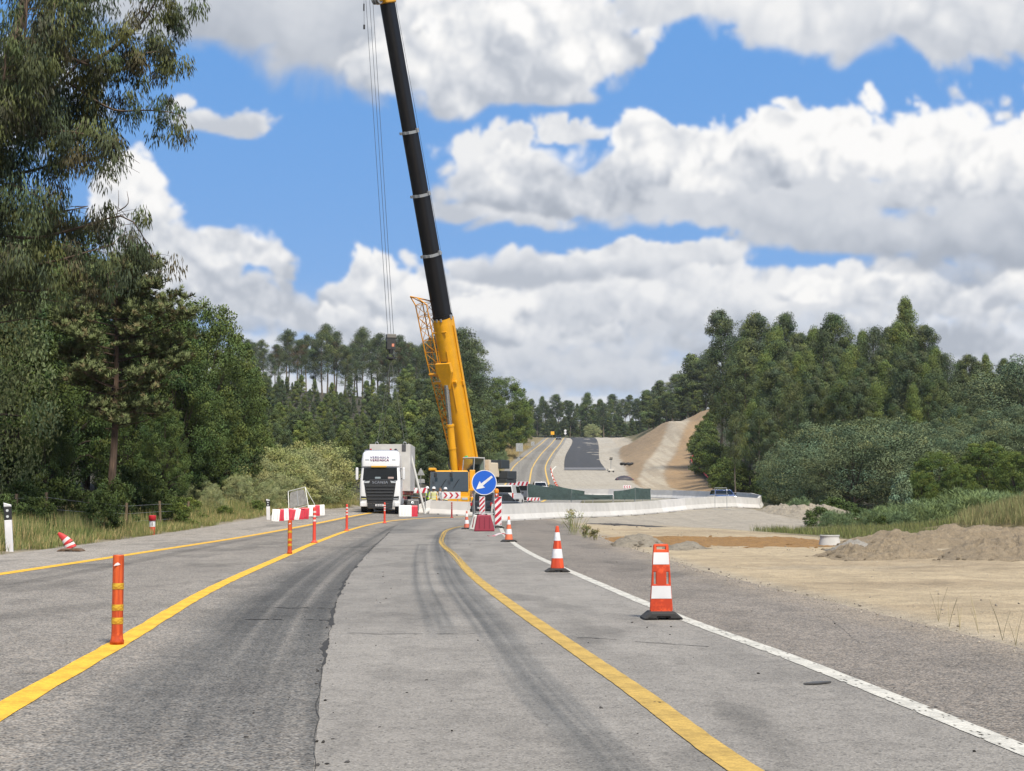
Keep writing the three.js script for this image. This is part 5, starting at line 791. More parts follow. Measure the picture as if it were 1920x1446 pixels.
  const fr = [[0.86, 2.35, 2.1], [1.84, 2.35, 2.1], [0.88, 3.92, 1.9], [1.82, 3.92, 1.9], [0.86, 2.35, 0.55], [1.84, 2.35, 0.55], [0.88, 3.9, 0.55], [1.82, 3.9, 0.55]], e = (a, b, r = 0.035) => onTop(bar(fr[a], fr[b], r));
  part('cab_frame', [e(0, 2), e(1, 3), e(2, 3), e(0, 1), e(4, 6), e(5, 7), e(2, 6), e(3, 7), e(0, 4), e(1, 5)], mat([0.34, 0.34, 0.33], 0.5, 0.3), cb);
  const pane = new THREE.MeshPhysicalMaterial({ color: C(0.75, 0.85, 0.82), roughness: 0.02, transmission: 1, thickness: 0, ior: 1.5, side: THREE.DoubleSide });
  const quad = (a, b, c, f) => { const g = new THREE.BufferGeometry(); g.setAttribute('position', new THREE.Float32BufferAttribute([...fr[a], ...fr[b], ...fr[c], ...fr[a], ...fr[c], ...fr[f]], 3)); g.computeVertexNormals(); return onTop(g); };
  part('front_window', quad(0, 1, 3, 2), pane, cb); part('side_window', quad(1, 5, 7, 3), pane, cb); part('side_window', quad(4, 0, 2, 6), pane, cb);
  part('seat', [onTop(rbox(0.5, 0.15, 0.5, 0.05, 1.35, 2.6, 1.1)), onTop(rbox(0.5, 0.8, 0.15, 0.06, 1.35, 3.05, 0.8))], black, cb); part('console', onTop(rbox(0.5, 0.5, 0.3, 0.05, 1.3, 2.6, 1.75)), mat([0.5, 0.5, 0.45], 0.5), cb); part('work_lamp', onTop(rbox(0.22, 0.1, 0.14, 0.03, 1.05, 4.02, 1.8)), mat([0.05, 0.5, 0.15], 0.3), cb);
  // boom: base section, four black sections, head
  const sec = (w, dp, y1, y2) => { const s = new THREE.Shape(), a = w / 2, q = dp * 0.42; s.moveTo(-a + 0.08, -dp / 2); s.lineTo(a - 0.08, -dp / 2); s.quadraticCurveTo(a, -dp / 2, a, -dp / 2 + 0.08); s.lineTo(a, dp / 2 - q); s.bezierCurveTo(a, dp / 2 - q * 0.35, a * 0.72, dp / 2, 0, dp / 2); s.bezierCurveTo(-a * 0.72, dp / 2, -a, dp / 2 - q * 0.35, -a, dp / 2 - q); s.lineTo(-a, -dp / 2 + 0.08); s.quadraticCurveTo(-a, -dp / 2, -a + 0.08, -dp / 2); const g = new THREE.ExtrudeGeometry(s, { depth: y2 - y1, bevelEnabled: false, curveSegments: 8 }); g.rotateX(-Math.PI / 2); g.scale(1, 1, -1); const ix = g.index; g.translate(0, y1, 0); const n = g.index ? g.toNonIndexed() : g, p = n.attributes.position; for (let i = 0; i < p.count; i += 3) { const ax = p.getX(i + 1), ay = p.getY(i + 1), az = p.getZ(i + 1); p.setXYZ(i + 1, p.getX(i + 2), p.getY(i + 2), p.getZ(i + 2)); p.setXYZ(i + 2, ax, ay, az); } n.computeVertexNormals(); return onBoom(toCreasedNormals(n, 0.5)); };
  const len = (v) => { let lo = 0, hi = 60; for (let i = 0; i < 40; i++) { const m = (lo + hi) / 2, p = V(0, m, 0).applyMatrix4(M); const wy = p.y + y0, wd = D0 - p.z; const target = P(800, v, wd)[1]; if (wy < target) lo = m; else hi = m; } return lo; };
  const L = [-0.6, len(598), len(478), len(366), len(248), len(4)];
  part('boom_base', sec(1.22, 1.5, L[0], L[1]), craneYellow, t); const widths = [1.06, 0.98, 0.90, 0.83];
  for (let i = 0; i < 4; i++) part('boom_section', sec(widths[i], widths[i] * 1.22, L[i + 1] - 0.4, L[i + 2]), boomBlack, t);
  for (let i = 1; i < 5; i++) { const w = i === 1 ? 1.14 : widths[i - 2] + 0.1, c = part('boom_collar', sec(w, w * 1.22, L[i] - (i === 1 ? 0.05 : 0.12), L[i] + (i === 1 ? 0.28 : 0.08)), i === 1 ? boomBlack : greyMetal, t); part('collar_bolt', [-0.35, 0, 0.35].map((s) => onBoom(box(0.12, 0.2, 0.1, s, L[i], w * 0.62))).concat([onBoom(box(0.14, 0.3, 0.22, w * 0.52, L[i] + 0.05, -0.3))]), greyMetal, c); }
  part('boom_rib', [onBoom(box(0.07, 4.6, 0.08, -0.36, L[1] - 4.6, 0.70)), onBoom(box(0.07, 4.6, 0.08, 0.36, L[1] - 4.6, 0.70)), onBoom(rbox(1.3, 0.12, 0.1, 0.03, 0, L[1] - 0.9, 0.68))], craneYellow, t); part('boom_plate', onBoom(box(0.5, 0.22, 0.03, 0.0, L[1] - 3.2, 0.765)), black, t);
  part('boom_edge', [onBoom(box(0.09, L[1] - 0.8, 0.16, 0.66, L[1] / 2 - 0.2, -0.4)), onBoom(box(0.14, 0.3, 0.2, 0.68, L[1] * 0.55, -0.3))], craneYellow, t);
  const hd = part('boom_head', [onBoom(rbox(1.0, 1.3, 1.3, 0.1, 0, L[5] + 0.55, 0.05)), onBoom(rbox(0.7, 0.8, 1.0, 0.08, 0, L[5] + 0.5, 0.75))], craneYellow, t); part('sheave', [-0.22, 0, 0.22].map((s) => onBoom(cyl(0.34, 0.34, 0.08, 20, s, L[5] + 0.25, 1.15, 0, 0, Math.PI / 2))), greyMetal, hd);
  // lift cylinder
  const c0 = V(0, 2.55, 1.7).applyMatrix4(B), yTop = len(716), c1 = V(0, yTop, 0.95).applyMatrix4(M), dir = c1.clone().sub(c0), cm = c0.clone().addScaledVector(dir, 0.56);
  part('lift_cylinder', [bar(c0, cm, 0.27, 0.27, 24), bar(cm.clone().addScaledVector(dir, -0.012), cm.clone().addScaledVector(dir, 0.012), 0.31, 0.31, 24), bar(c0.clone().addScaledVector(dir, 0.3), c0.clone().addScaledVector(dir, 0.315), 0.30, 0.30, 24)], craneYellow, t); part('cylinder_rod', bar(cm, c1, 0.175, 0.175, 20), mat([0.55, 0.57, 0.6], 0.22, 0.9), t);
  const br = extrude([[-0.62, 2.0], [0.62, 2.0], [0.66, 1.3], [0.22, 0], [-0.22, 0], [-0.66, 1.3]], 0.30, 0.03); br.translate(0, yTop - 0.35, 0.86); part('cylinder_bracket', [onBoom(br), onBoom(rbox(2.0, 0.2, 0.25, 0.04, -0.3, yTop + 0.1, 0.55))], craneYellow, t);
  part('hydraulic_hose', wire([[-0.25, 5.6, 1.75], [-0.35, 4.4, 1.85], [-0.3, 3.4, 2.05], [0.1, 2.75, 2.0]].map((p) => V(...p).applyMatrix4(B).toArray()), 0.05), black, t);
  // lattice jib stowed along the boom
  const jb = [], N = 13, hw = (f) => lerp(0.22, 0.48, Math.min(1, f * 1.5)), cx = (f) => lerp(-0.80, -1.12, f), pt = (f, a, b) => V(cx(f) + a * hw(f), lerp(len(853), len(566), f), 0.25 + b * hw(f)).applyMatrix4(M), co = [[-1, -1], [1, -1], [1, 1], [-1, 1]];
  for (const [a, b] of co) { for (let i = 0; i < 6; i++) jb.push(bar(pt(i / 6, a, b), pt((i + 1) / 6, a, b), 0.05, 0.05, 6)); }
  part('jib_chord', jb, jibYellow, t);
  for (let i = 0; i < N; i++) { const f0 = i / N, f1 = (i + 1) / N, g = []; for (let k = 0; k < 4; k++) { const [a, b] = co[k], [a2, b2] = co[(k + 1) % 4]; g.push(bar(pt(f0, a, b), pt(f1, a2, b2), 0.024, 0.024, 5), bar(pt(f1, a, b), pt(f1, a2, b2), 0.024, 0.024, 5)); if (i % 2) g.push(bar(pt(f0, a2, b2), pt(f1, a, b), 0.02, 0.02, 5)); } part('jib_brace', g, jibYellow, t); }
  part('jib_head', [bar(pt(1, -1, 1), pt(1.06, -1.5, 1.2), 0.05, 0.05, 6), bar(pt(1, 1, 1), pt(1.05, -0.2, 1.4), 0.05, 0.05, 6), bar(pt(1, -1, -1), pt(1.06, -1.5, 1.2), 0.04, 0.04, 6), bar(pt(1, 1, -1), pt(1.05, -0.2, 1.4), 0.05, 0.05, 6), bar(pt(1.05, -0.2, 1.4), pt(1.06, -1.5, 1.2), 0.04, 0.04, 6), bar(pt(0.55, -1.2, 1), pt(0.55, 3.2, 1.2), 0.1, 0.1, 8)], jibYellow, t);
  // rope from the head and the hook block
  const hook = P(733, 627, 103.5), hl = [hook[0] - X, hook[1] - y0, hook[2] + D0], top = V(0, L[5] + 0.2, 1.45).applyMatrix4(M);
  part('hoist_rope', [-0.26, 0.0, 0.22].map((s, i) => bar([top.x + s * 1.0 - 0.35, top.y, top.z], [hl[0] + s * 0.8, hl[1], hl[2]], 0.016, 0.016, 5)), mat([0.03, 0.035, 0.04], 0.5), t);
  part('boom_cable', [onBoom(bar([0.62, L[1], -0.55], [0.46, L[5], -0.5], 0.014, 0.014, 4))], black, t);
  part('limit_weight', [bar([top.x - 0.75, top.y, top.z], [top.x - 0.72, top.y - 1.9, top.z], 0.012, 0.012, 4), cyl(0.07, 0.07, 0.3, 10, top.x - 0.72, top.y - 1.9, top.z), cyl(0.05, 0.05, 0.5, 8, top.x - 0.75, top.y - 0.5, top.z)], black, t);
  const hb = thing('hook_block', 'black hook block hanging on the crane ropes above the truck', 'hook block', [hook[0], hook[1] - 1.75, hook[2]], 0.3);
  part('cheek_plate', [box(0.6, 0.95, 0.05, 0, 1.2, 0.16), box(0.6, 0.95, 0.05, 0, 1.2, -0.16)], mat([0.025, 0.025, 0.025], 0.6), hb); part('sheave_row', [-0.08, 0.08].map((s) => cyl(0.3, 0.3, 0.07, 18, 0, 1.35, s, Math.PI / 2)), greyMetal, hb); part('sheave_guard', rbox(0.66, 0.28, 0.46, 0.05, 0, 1.62, 0), mat([0.14, 0.13, 0.115], 0.6), hb); part('hazard_plate', box(0.16, 0.2, 0.02, 0.1, 1.0, 0.195), mat([0.55, 0.2, 0.12], 0.5), hb);
  part('shank', [cyl(0.13, 0.2, 0.35, 12, 0, 0.62, 0), cyl(0.34, 0.34, 0.1, 18, 0, 0.14, 0)], black, hb); part('hook', put(new THREE.TorusGeometry(0.2, 0.06, 8, 20, 4.6), 0, 0.22, 0, 0, 0, 2.6), black, hb);
  const sl = thing('lifting_slings', 'four thin chain slings from hook block to precast unit', 'slings', [hook[0], hook[1] - 1.75, hook[2]]), ux = P(712.5, 940, 95)[0] + 0.28, uy = land(P(712.5, 940, 95)[0], 97) + 1.4 + 3.07;
  for (const [a, b] of [[-0.9, -0.6], [0.9, -0.6], [-0.9, -4.8], [0.9, -4.8]]) part('sling', wire([[0, 0.06, 0], [lerp(0, ux + a - hook[0], 0.5), lerp(0, uy - hook[1] + 1.75, 0.48), (-(99.1) + b - hook[2]) * 0.5], [ux + a - hook[0], uy - hook[1] + 1.75, -99.1 + b - hook[2]]], 0.011, 5, 16), mat([0.09, 0.09, 0.085], 0.6, 0.3), sl);
}

// ------------------------------------------------------------------ people at the crane
function personBody(pose, paint) {                          // one continuous skin round tapered bones; paint(x, y, z) -> colour
  const bones = [], add = (a, b, r0, r1) => bones.push([V(...a), V(...b), r0, r1]);
  const s = pose.shoulder ?? 0.2; add([0, 0.95, 0], [0, 1.22, 0.0], 0.155, 0.14); add([0, 1.22, 0], [0, 1.40, pose.bend ?? 0], 0.15, 0.13); add([-s + 0.04, 1.40, pose.bend ?? 0], [s - 0.04, 1.40, pose.bend ?? 0], 0.085, 0.085); const hz = (pose.bend ?? 0) + (pose.nod ?? 0); add([0, 1.44, pose.bend ?? 0], [0, 1.54, hz], 0.06, 0.055); add([0, 1.60, hz + 0.01], [0, 1.68, hz], 0.085, 0.098); add([0, 1.60, hz + 0.095], [0, 1.585, hz + 0.115], 0.018, 0.022); for (const q of [-1, 1]) add([q * 0.095, 1.63, hz - 0.005], [q * 0.10, 1.66, hz - 0.01], 0.02, 0.022);
  pose.arms.forEach(([el, ha], i) => { const q = i ? 1 : -1, sh = [q * s, 1.39, pose.bend ?? 0]; add(sh, el, 0.058, 0.045); add(el, ha, 0.046, 0.032); const dv = V(...ha).sub(V(...el)).normalize(), h1 = V(...ha).addScaledVector(dv, 0.09); add(ha, h1.toArray(), 0.036, 0.034); for (let k = 0; k < 4; k++) { const o = V((k - 1.5) * 0.02, 0, 0); add(h1.clone().add(o).toArray(), h1.clone().add(o).addScaledVector(dv, 0.075 - Math.abs(k - 1.5) * 0.012).toArray(), 0.0105, 0.009); } add(ha, V(...ha).addScaledVector(dv, 0.06).add(V(-q * 0.05, 0, 0.02)).toArray(), 0.014, 0.011); });
  for (const q of [-1, 1]) { const lx = q * (pose.stance ?? 0.1); add([q * 0.085, 0.92, 0], [lx, 0.50, 0.02], 0.09, 0.062); add([lx, 0.50, 0.02], [lx * 1.1, 0.10, -0.02], 0.06, 0.042); add([lx * 1.1, 0.05, -0.03], [lx * 1.25, 0.04, 0.15], 0.045, 0.038); }
  const N = 60, size = 2.0, mc = new MarchingCubes(N, new THREE.MeshStandardMaterial(), false, false, 60000), cell = size / N, p = V(), ab = V(); mc.isolation = 0;
  for (let z = 0; z < N; z++) for (let y = 0; y < N; y++) for (let x = 0; x < N; x++) {
    p.set((x - N / 2) * cell, (y - N / 2) * cell + 0.9, (z - N / 2) * cell); let d = 9;
    for (const [a, b, r0, r1] of bones) { ab.copy(b).sub(a); const t = clamp(((p.x - a.x) * ab.x + (p.y - a.y) * ab.y + (p.z - a.z) * ab.z) / (ab.lengthSq() || 1)), dx = p.x - a.x - ab.x * t, dy = p.y - a.y - ab.y * t, dz = (p.z - a.z - ab.z * t), q = Math.sqrt(dx * dx + dy * dy + dz * dz) - lerp(r0, r1, t), k = 0.03, h = clamp(0.5 + 0.5 * (q - d) / k); d = lerp(q, d, h) - k * h * (1 - h); if (q < d) d = q; }
    mc.field[x + y * N + z * N * N] = -d;
  }
  mc.update(); const n = mc.count, pos = new Float32Array(mc.positionArray.slice(0, n * 3)), nor = new Float32Array(mc.normalArray.slice(0, n * 3)), col = new Float32Array(n * 3);
  for (let i = 0; i < n; i++) { pos[i * 3] *= size / 2; pos[i * 3 + 1] = pos[i * 3 + 1] * size / 2 + 0.9; pos[i * 3 + 2] *= size / 2; col.set(paint(pos[i * 3], pos[i * 3 + 1], pos[i * 3 + 2]), i * 3); }
  const g = new THREE.BufferGeometry(); g.setAttribute('position', new THREE.BufferAttribute(pos, 3)); g.setAttribute('normal', new THREE.BufferAttribute(nor, 3)); g.setAttribute('color', new THREE.BufferAttribute(col, 3)); g.computeVertexNormals(); return g;
}
const cloth = new THREE.MeshStandardMaterial({ vertexColors: true, roughness: 0.85 }), SKIN = [0.36, 0.2, 0.13];
function person(label, u, v, d, turn, pose, c) {
  const p = P(u, v, d), hz = (pose.bend ?? 0) + (pose.nod ?? 0), t = thing('person', label, 'person', [p[0], land(p[0], d) + 0.015, -d], turn);
  const hands = pose.arms.map((a) => a[1]);
  part('body', personBody(pose, (x, y, z) => { if (y > 1.5) return y > 1.67 && c.hair ? c.hair : SKIN; for (const h of hands) if (Math.hypot(x - h[0], y - h[1], z - h[2]) < 0.13) return SKIN; if (y < 0.1) return [0.04, 0.03, 0.025]; if (y < 0.96) return c.trousers; return c.shirt; }), cloth, t);
  if (c.helmet) part('helmet', [lathe([[0.135, 0], [0.14, 0.012], [0.122, 0.02], [0.12, 0.06], [0.095, 0.115], [0.05, 0.14], [0, 0.146]], 20).translate(0, 1.665, hz), rbox(0.16, 0.012, 0.09, 0.005, 0, 1.672, hz + 0.15)], reflWhite, t);
  if (c.vest) { const g = stacked([[0.92, 0.185, 0.175, -0.175, 0.12], [1.1, 0.18, 0.17, -0.17, 0.12], [1.3, 0.185, 0.175 + (pose.bend ?? 0) * 0.6, -0.165, 0.12], [1.44, 0.15, 0.12 + (pose.bend ?? 0), -0.13 + (pose.bend ?? 0), 0.08]]); const vs = part('vest', g, mat(c.vest, 0.7), t); part('reflective_strip', stacked([[1.08, 0.188, 0.178, -0.178, 0.12], [1.13, 0.188, 0.178, -0.178, 0.12]]), mat([0.6, 0.6, 0.58], 0.4), vs); }
  return t;
}
const LIME = [0.42, 0.62, 0.05], PALEY = [0.62, 0.62, 0.28];
person('worker in white helmet and lime vest, turned sideways to the truck', 802, 940, 105.6, -1.2, { arms: [[[-0.26, 1.14, 0.08], [-0.18, 1.02, 0.3]], [[0.27, 1.12, 0.1], [0.2, 1.08, 0.34]]], bend: 0.04 }, { helmet: 1, vest: LIME, shirt: [0.05, 0.05, 0.07], trousers: [0.03, 0.035, 0.05] });
person('worker in white helmet and pale yellow shirt, leaning forward with arms down', 812.5, 940, 105.0, 0.2, { arms: [[[-0.3, 1.12, 0.1], [-0.26, 0.9, 0.26]], [[0.3, 1.12, 0.1], [0.26, 0.9, 0.26]]], bend: 0.12, nod: 0.06, stance: 0.14 }, { helmet: 1, vest: PALEY, shirt: [0.5, 0.47, 0.4], trousers: [0.05, 0.06, 0.09] });
person('bareheaded man in a grey shirt seen from the side', 825, 940, 105.2, 1.5, { arms: [[[-0.25, 1.1, -0.02], [-0.24, 0.86, 0.08]], [[0.25, 1.1, -0.02], [0.24, 0.86, 0.08]]] }, { hair: [0.09, 0.06, 0.045], shirt: [0.33, 0.33, 0.35], trousers: [0.25, 0.25, 0.27] });
person('worker in white helmet and pale vest behind the chevron board', 835, 940, 106.6, 0.5, { arms: [[[-0.26, 1.1, 0.02], [-0.25, 0.86, 0.1]], [[0.26, 1.1, 0.02], [0.25, 0.86, 0.1]]] }, { helmet: 1, vest: PALEY, shirt: [0.45, 0.45, 0.35], trousers: [0.05, 0.05, 0.07] });

// ------------------------------------------------------------------ vegetation
class Leaves {
  constructor() { this.p = []; this.c = []; this.i = []; this.m = []; this.n = 0; }
  add(x, y, z, ax, ay, az, sx, sy, sz, len, wid, r, g, b, out) {   // a rhombic leaf from (x, y, z) along a, wide along s; normals lean to the outside of the clump
    const mx = x + ax * len * 0.45, my = y + ay * len * 0.45, mz = z + az * len * 0.45, w = wid / 2;
    let nx = sy * az - sz * ay, ny = sz * ax - sx * az, nz = sx * ay - sy * ax, flip = false; const q = Math.hypot(nx, ny, nz) || 1; nx /= q; ny /= q; nz /= q;
    const o = out || [0, 1, 0]; flip = nx * o[0] + ny * o[1] + nz * o[2] < 0; if (flip) { nx = -nx; ny = -ny; nz = -nz; }
    if (out) { nx = nx * 0.55 + o[0] * 0.6; ny = ny * 0.55 + o[1] * 0.6; nz = nz * 0.55 + o[2] * 0.6; const l = Math.hypot(nx, ny, nz) || 1; nx /= l; ny /= l; nz /= l; }
    this.p.push(x, y, z, mx + sx * w, my + sy * w, mz + sz * w, x + ax * len, y + ay * len, z + az * len, mx - sx * w, my - sy * w, mz - sz * w);
    for (let k = 0; k < 4; k++) { this.c.push(r, g, b); this.m.push(nx, ny, nz); }
    const n = this.n; if (flip) this.i.push(n, n + 2, n + 1, n, n + 3, n + 2); else this.i.push(n, n + 1, n + 2, n, n + 2, n + 3); this.n += 4;
  }
  geo() { const g = new THREE.BufferGeometry(); g.setAttribute('position', new THREE.Float32BufferAttribute(this.p, 3)); g.setAttribute('normal', new THREE.Float32BufferAttribute(this.m, 3)); g.setAttribute('color', new THREE.Float32BufferAttribute(this.c, 3)); g.setIndex(this.i); return g; }
}
const unit = (r) => { const z = r() * 2 - 1, a = r() * Math.PI * 2, q = Math.sqrt(1 - z * z); return [q * Math.cos(a), z, q * Math.sin(a)]; };
const norm3 = (a) => { const l = Math.hypot(...a) || 1; return [a[0] / l, a[1] / l, a[2] / l]; };
const cross3 = (a, b) => [a[1] * b[2] - a[2] * b[1], a[2] * b[0] - a[0] * b[2], a[0] * b[1] - a[1] * b[0]];
// one clump of leaves: droop 0 = any direction, 1 = hanging; shell 0 = filled, 1 = near the surface
function clump(L, r, c, rad, n, o) {
  const tone = (o.tone ?? 0.22), k0 = 1 + (r() - 0.5) * tone * 1.6, warm = (r() - 0.5) * tone;
  const col = o.cols[Math.floor(r() * o.cols.length)];
  for (let i = 0; i < n; i++) {
    const q = unit(r), m = Math.pow(r(), o.shell ?? 0.42); const x = c[0] + q[0] * rad[0] * m, y = c[1] + q[1] * rad[1] * m, z = c[2] + q[2] * rad[2] * m;
    let a = unit(r); const dr = o.droop ?? 0; a = norm3([a[0] * (1 - dr) + q[0] * (o.out ?? 0.4), a[1] * (1 - dr) - dr + (o.lift ?? 0), a[2] * (1 - dr) + q[2] * (o.out ?? 0.4)]);
    const s = norm3(cross3(a, unit(r))), k = k0 * (0.84 + r() * 0.32), len = o.len * (0.7 + r() * 0.6);
    L.add(x, y, z, ...a, ...s, len, o.wid * (0.7 + r() * 0.6), col[0] * k * (1 + warm), col[1] * k, col[2] * k * (1 - warm), [q[0], q[1] * 0.9 + 0.1, q[2]]);
  }
}
function limb(pts, r0, r1, n = 6) {                        // tapered tube through points
  const c = new THREE.CatmullRomCurve3(pts.map((p) => V(...p))), seg = Math.max(3, (pts.length - 1) * 3), g = new THREE.TubeGeometry(c, seg, 1, n, false), p = g.attributes.position, q = V(), row = n + 1;
  for (let i = 0; i <= seg; i++) { const o = c.getPointAt(i / seg), k = lerp(r0, r1, i / seg); for (let j = 0; j < row; j++) { q.fromBufferAttribute(p, i * row + j).sub(o).multiplyScalar(k).add(o); p.setXYZ(i * row + j, q.x, q.y, q.z); } }
  g.computeVertexNormals(); return g;
}
const barkPale = mat([0.23, 0.20, 0.165], 0.9, 0, { map: barkTex }), barkDark = mat([0.085, 0.07, 0.055], 0.95, 0, { map: barkTex }), barkPine = mat([0.15, 0.105, 0.08], 0.95, 0, { map: barkTex, bumpMap: barkTex, bumpScale: 0.03 });
const leafMat = new THREE.MeshPhysicalMaterial({ vertexColors: true, roughness: 0.8, specularIntensity: 0.25 });
const tint = (r, g, b) => { const m = leafMat.clone(); m.color = C(r, g, b); return m; };
leafMat.color = C(1.18, 1.18, 1.12);
const leafMats = [leafMat, tint(1.34, 1.28, 1.05), tint(1.0, 1.06, 1.02), tint(1.42, 1.40, 1.06), tint(0.88, 0.92, 0.88)];

// --- kinds of trees; every kind is built 1 unit = 1 m, base at 0, and returns { h, trunk, bark, crown }
const EUC = [[0.075, 0.098, 0.046], [0.062, 0.083, 0.046], [0.09, 0.11, 0.045], [0.07, 0.088, 0.052]], EUCY = [[0.092, 0.122, 0.045], [0.08, 0.11, 0.042], [0.108, 0.132, 0.046], [0.072, 0.096, 0.045]], EUCR = [[0.075, 0.098, 0.046], [0.11, 0.075, 0.045]];
function eucalyptus(seed, h, start, spread, dens, o = {}) {
  const r = rng(seed), L = new Leaves(), wood = [], lean = [(r() - 0.5) * 0.06 * h, (r() - 0.5) * 0.06 * h], ph = r() * 6, at = (t) => [lean[0] * t * t + Math.sin(t * 5 + ph) * 0.012 * h, t * h * 0.965, lean[1] * t * t + Math.cos(t * 4 + ph) * 0.012 * h];
  wood.push(limb([0, 0.2, 0.4, 0.6, 0.8, 1].map(at), h * 0.0125, h * 0.003));
  const nb = Math.round(o.branches ?? h * 1.25);
  for (let i = 0; i < nb; i++) {
    const t = lerp(start, 0.99, Math.pow((i + r() * 0.8) / nb, 0.9)), a = i * 2.4 + r(), f = (t - start) / (1 - start), out = spread * (o.cone ? Math.pow(1 - f, 0.8) * 1.15 + 0.08 : Math.sin(clamp(f * 0.82 + 0.18) * Math.PI) ** 0.7 + 0.12) * (0.55 + r() * 0.6), b = at(t), rise = out * (o.cone ? 0.25 : 0.75) * (0.6 + r() * 0.6);
    const e = [b[0] + Math.cos(a) * out, Math.min(b[1] + rise, h * 0.985), b[2] + Math.sin(a) * out];
    wood.push(limb([b, [lerp(b[0], e[0], 0.5), lerp(b[1], e[1], 0.35), lerp(b[2], e[2], 0.5)], e], h * 0.004 * (1.2 - f), h * 0.001, 4));
    const cr = (o.clump ?? 0.062 * h) * (0.7 + r() * 0.6);
    clump(L, r, [e[0], e[1] - cr * 0.15, e[2]], [cr, cr * 0.95, cr], Math.round(dens * (0.7 + r() * 0.6)), { len: o.len ?? 0.42, wid: o.wid ?? 0.13, droop: 0.55, cols: o.cols ?? EUC, shell: 0.5 });
    if (r() < 0.75) { const q = 0.35 + r() * 0.3; clump(L, r, [lerp(b[0], e[0], q), lerp(b[1], e[1], q), lerp(b[2], e[2], q)], [cr * 0.8, cr * 0.75, cr * 0.8], Math.round(dens * 0.55), { len: o.len ?? 0.42, wid: o.wid ?? 0.13, droop: 0.55, cols: o.cols ?? EUC, shell: 0.5 }); }
  }
  const top = at(1); clump(L, r, [top[0], h * 0.955, top[2]], [h * 0.04, h * 0.045, h * 0.04], Math.round(dens * 0.8), { len: o.len ?? 0.42, wid: o.wid ?? 0.13, droop: 0.3, cols: o.cols ?? EUC, shell: 0.5 });
  return { h, trunk: mg(wood), bark: o.bark ?? barkPale, crown: L.geo() };
}
function roundTree(seed, h, w, o) {                        // broad crown of many clumps on limbs, reaching down to o.low
  const r = rng(seed), L = new Leaves(), wood = [], nb = o.n;
  const fork = h * (o.fork ?? 0.3); wood.push(limb([[0, 0, 0], [(r() - 0.5) * 0.2, fork * 0.5, (r() - 0.5) * 0.2], [0, fork, 0]], h * 0.02, h * 0.014));
  for (let i = 0; i < nb; i++) {
    const f = (i + 0.5) / nb, y = lerp(o.low, 0.96, f) * h, a = i * 2.399 + r() * 0.6, prof = Math.pow(Math.sin(Math.PI * clamp(lerp(o.p0 ?? 0.22, 0.97, f))), o.pow ?? 0.6), rr = w / 2 * prof * Math.sqrt(0.25 + r() * 0.75), e = [Math.cos(a) * rr, y + (r() - 0.5) * h * 0.05, Math.sin(a) * rr], cr = (o.clump ?? 0.1) * h * (0.65 + r() * 0.7);
    if (i % 2 === 0) wood.push(limb([[0, Math.min(fork, y * 0.7), 0], [e[0] * 0.5, lerp(fork, y, 0.55), e[2] * 0.5], [e[0] * 0.92, y, e[2] * 0.92]], h * 0.008, h * 0.0018, 4));
    clump(L, r, e, [cr * 1.15, cr * (o.squash ?? 0.75), cr * 1.15], Math.round(o.dens * (0.7 + r() * 0.6)), o);
    const k = o.sub ?? 3; for (let j = 0; j < k; j++) { const q = unit(r); clump(L, r, [e[0] + q[0] * cr, e[1] + q[1] * cr * 0.7 + cr * 0.15, e[2] + q[2] * cr], [cr * 0.5, cr * 0.36, cr * 0.5], Math.round(o.dens * 0.28), o); }
  }
  return { h, trunk: mg(wood), bark: o.bark ?? barkDark, crown: L.geo() };
}
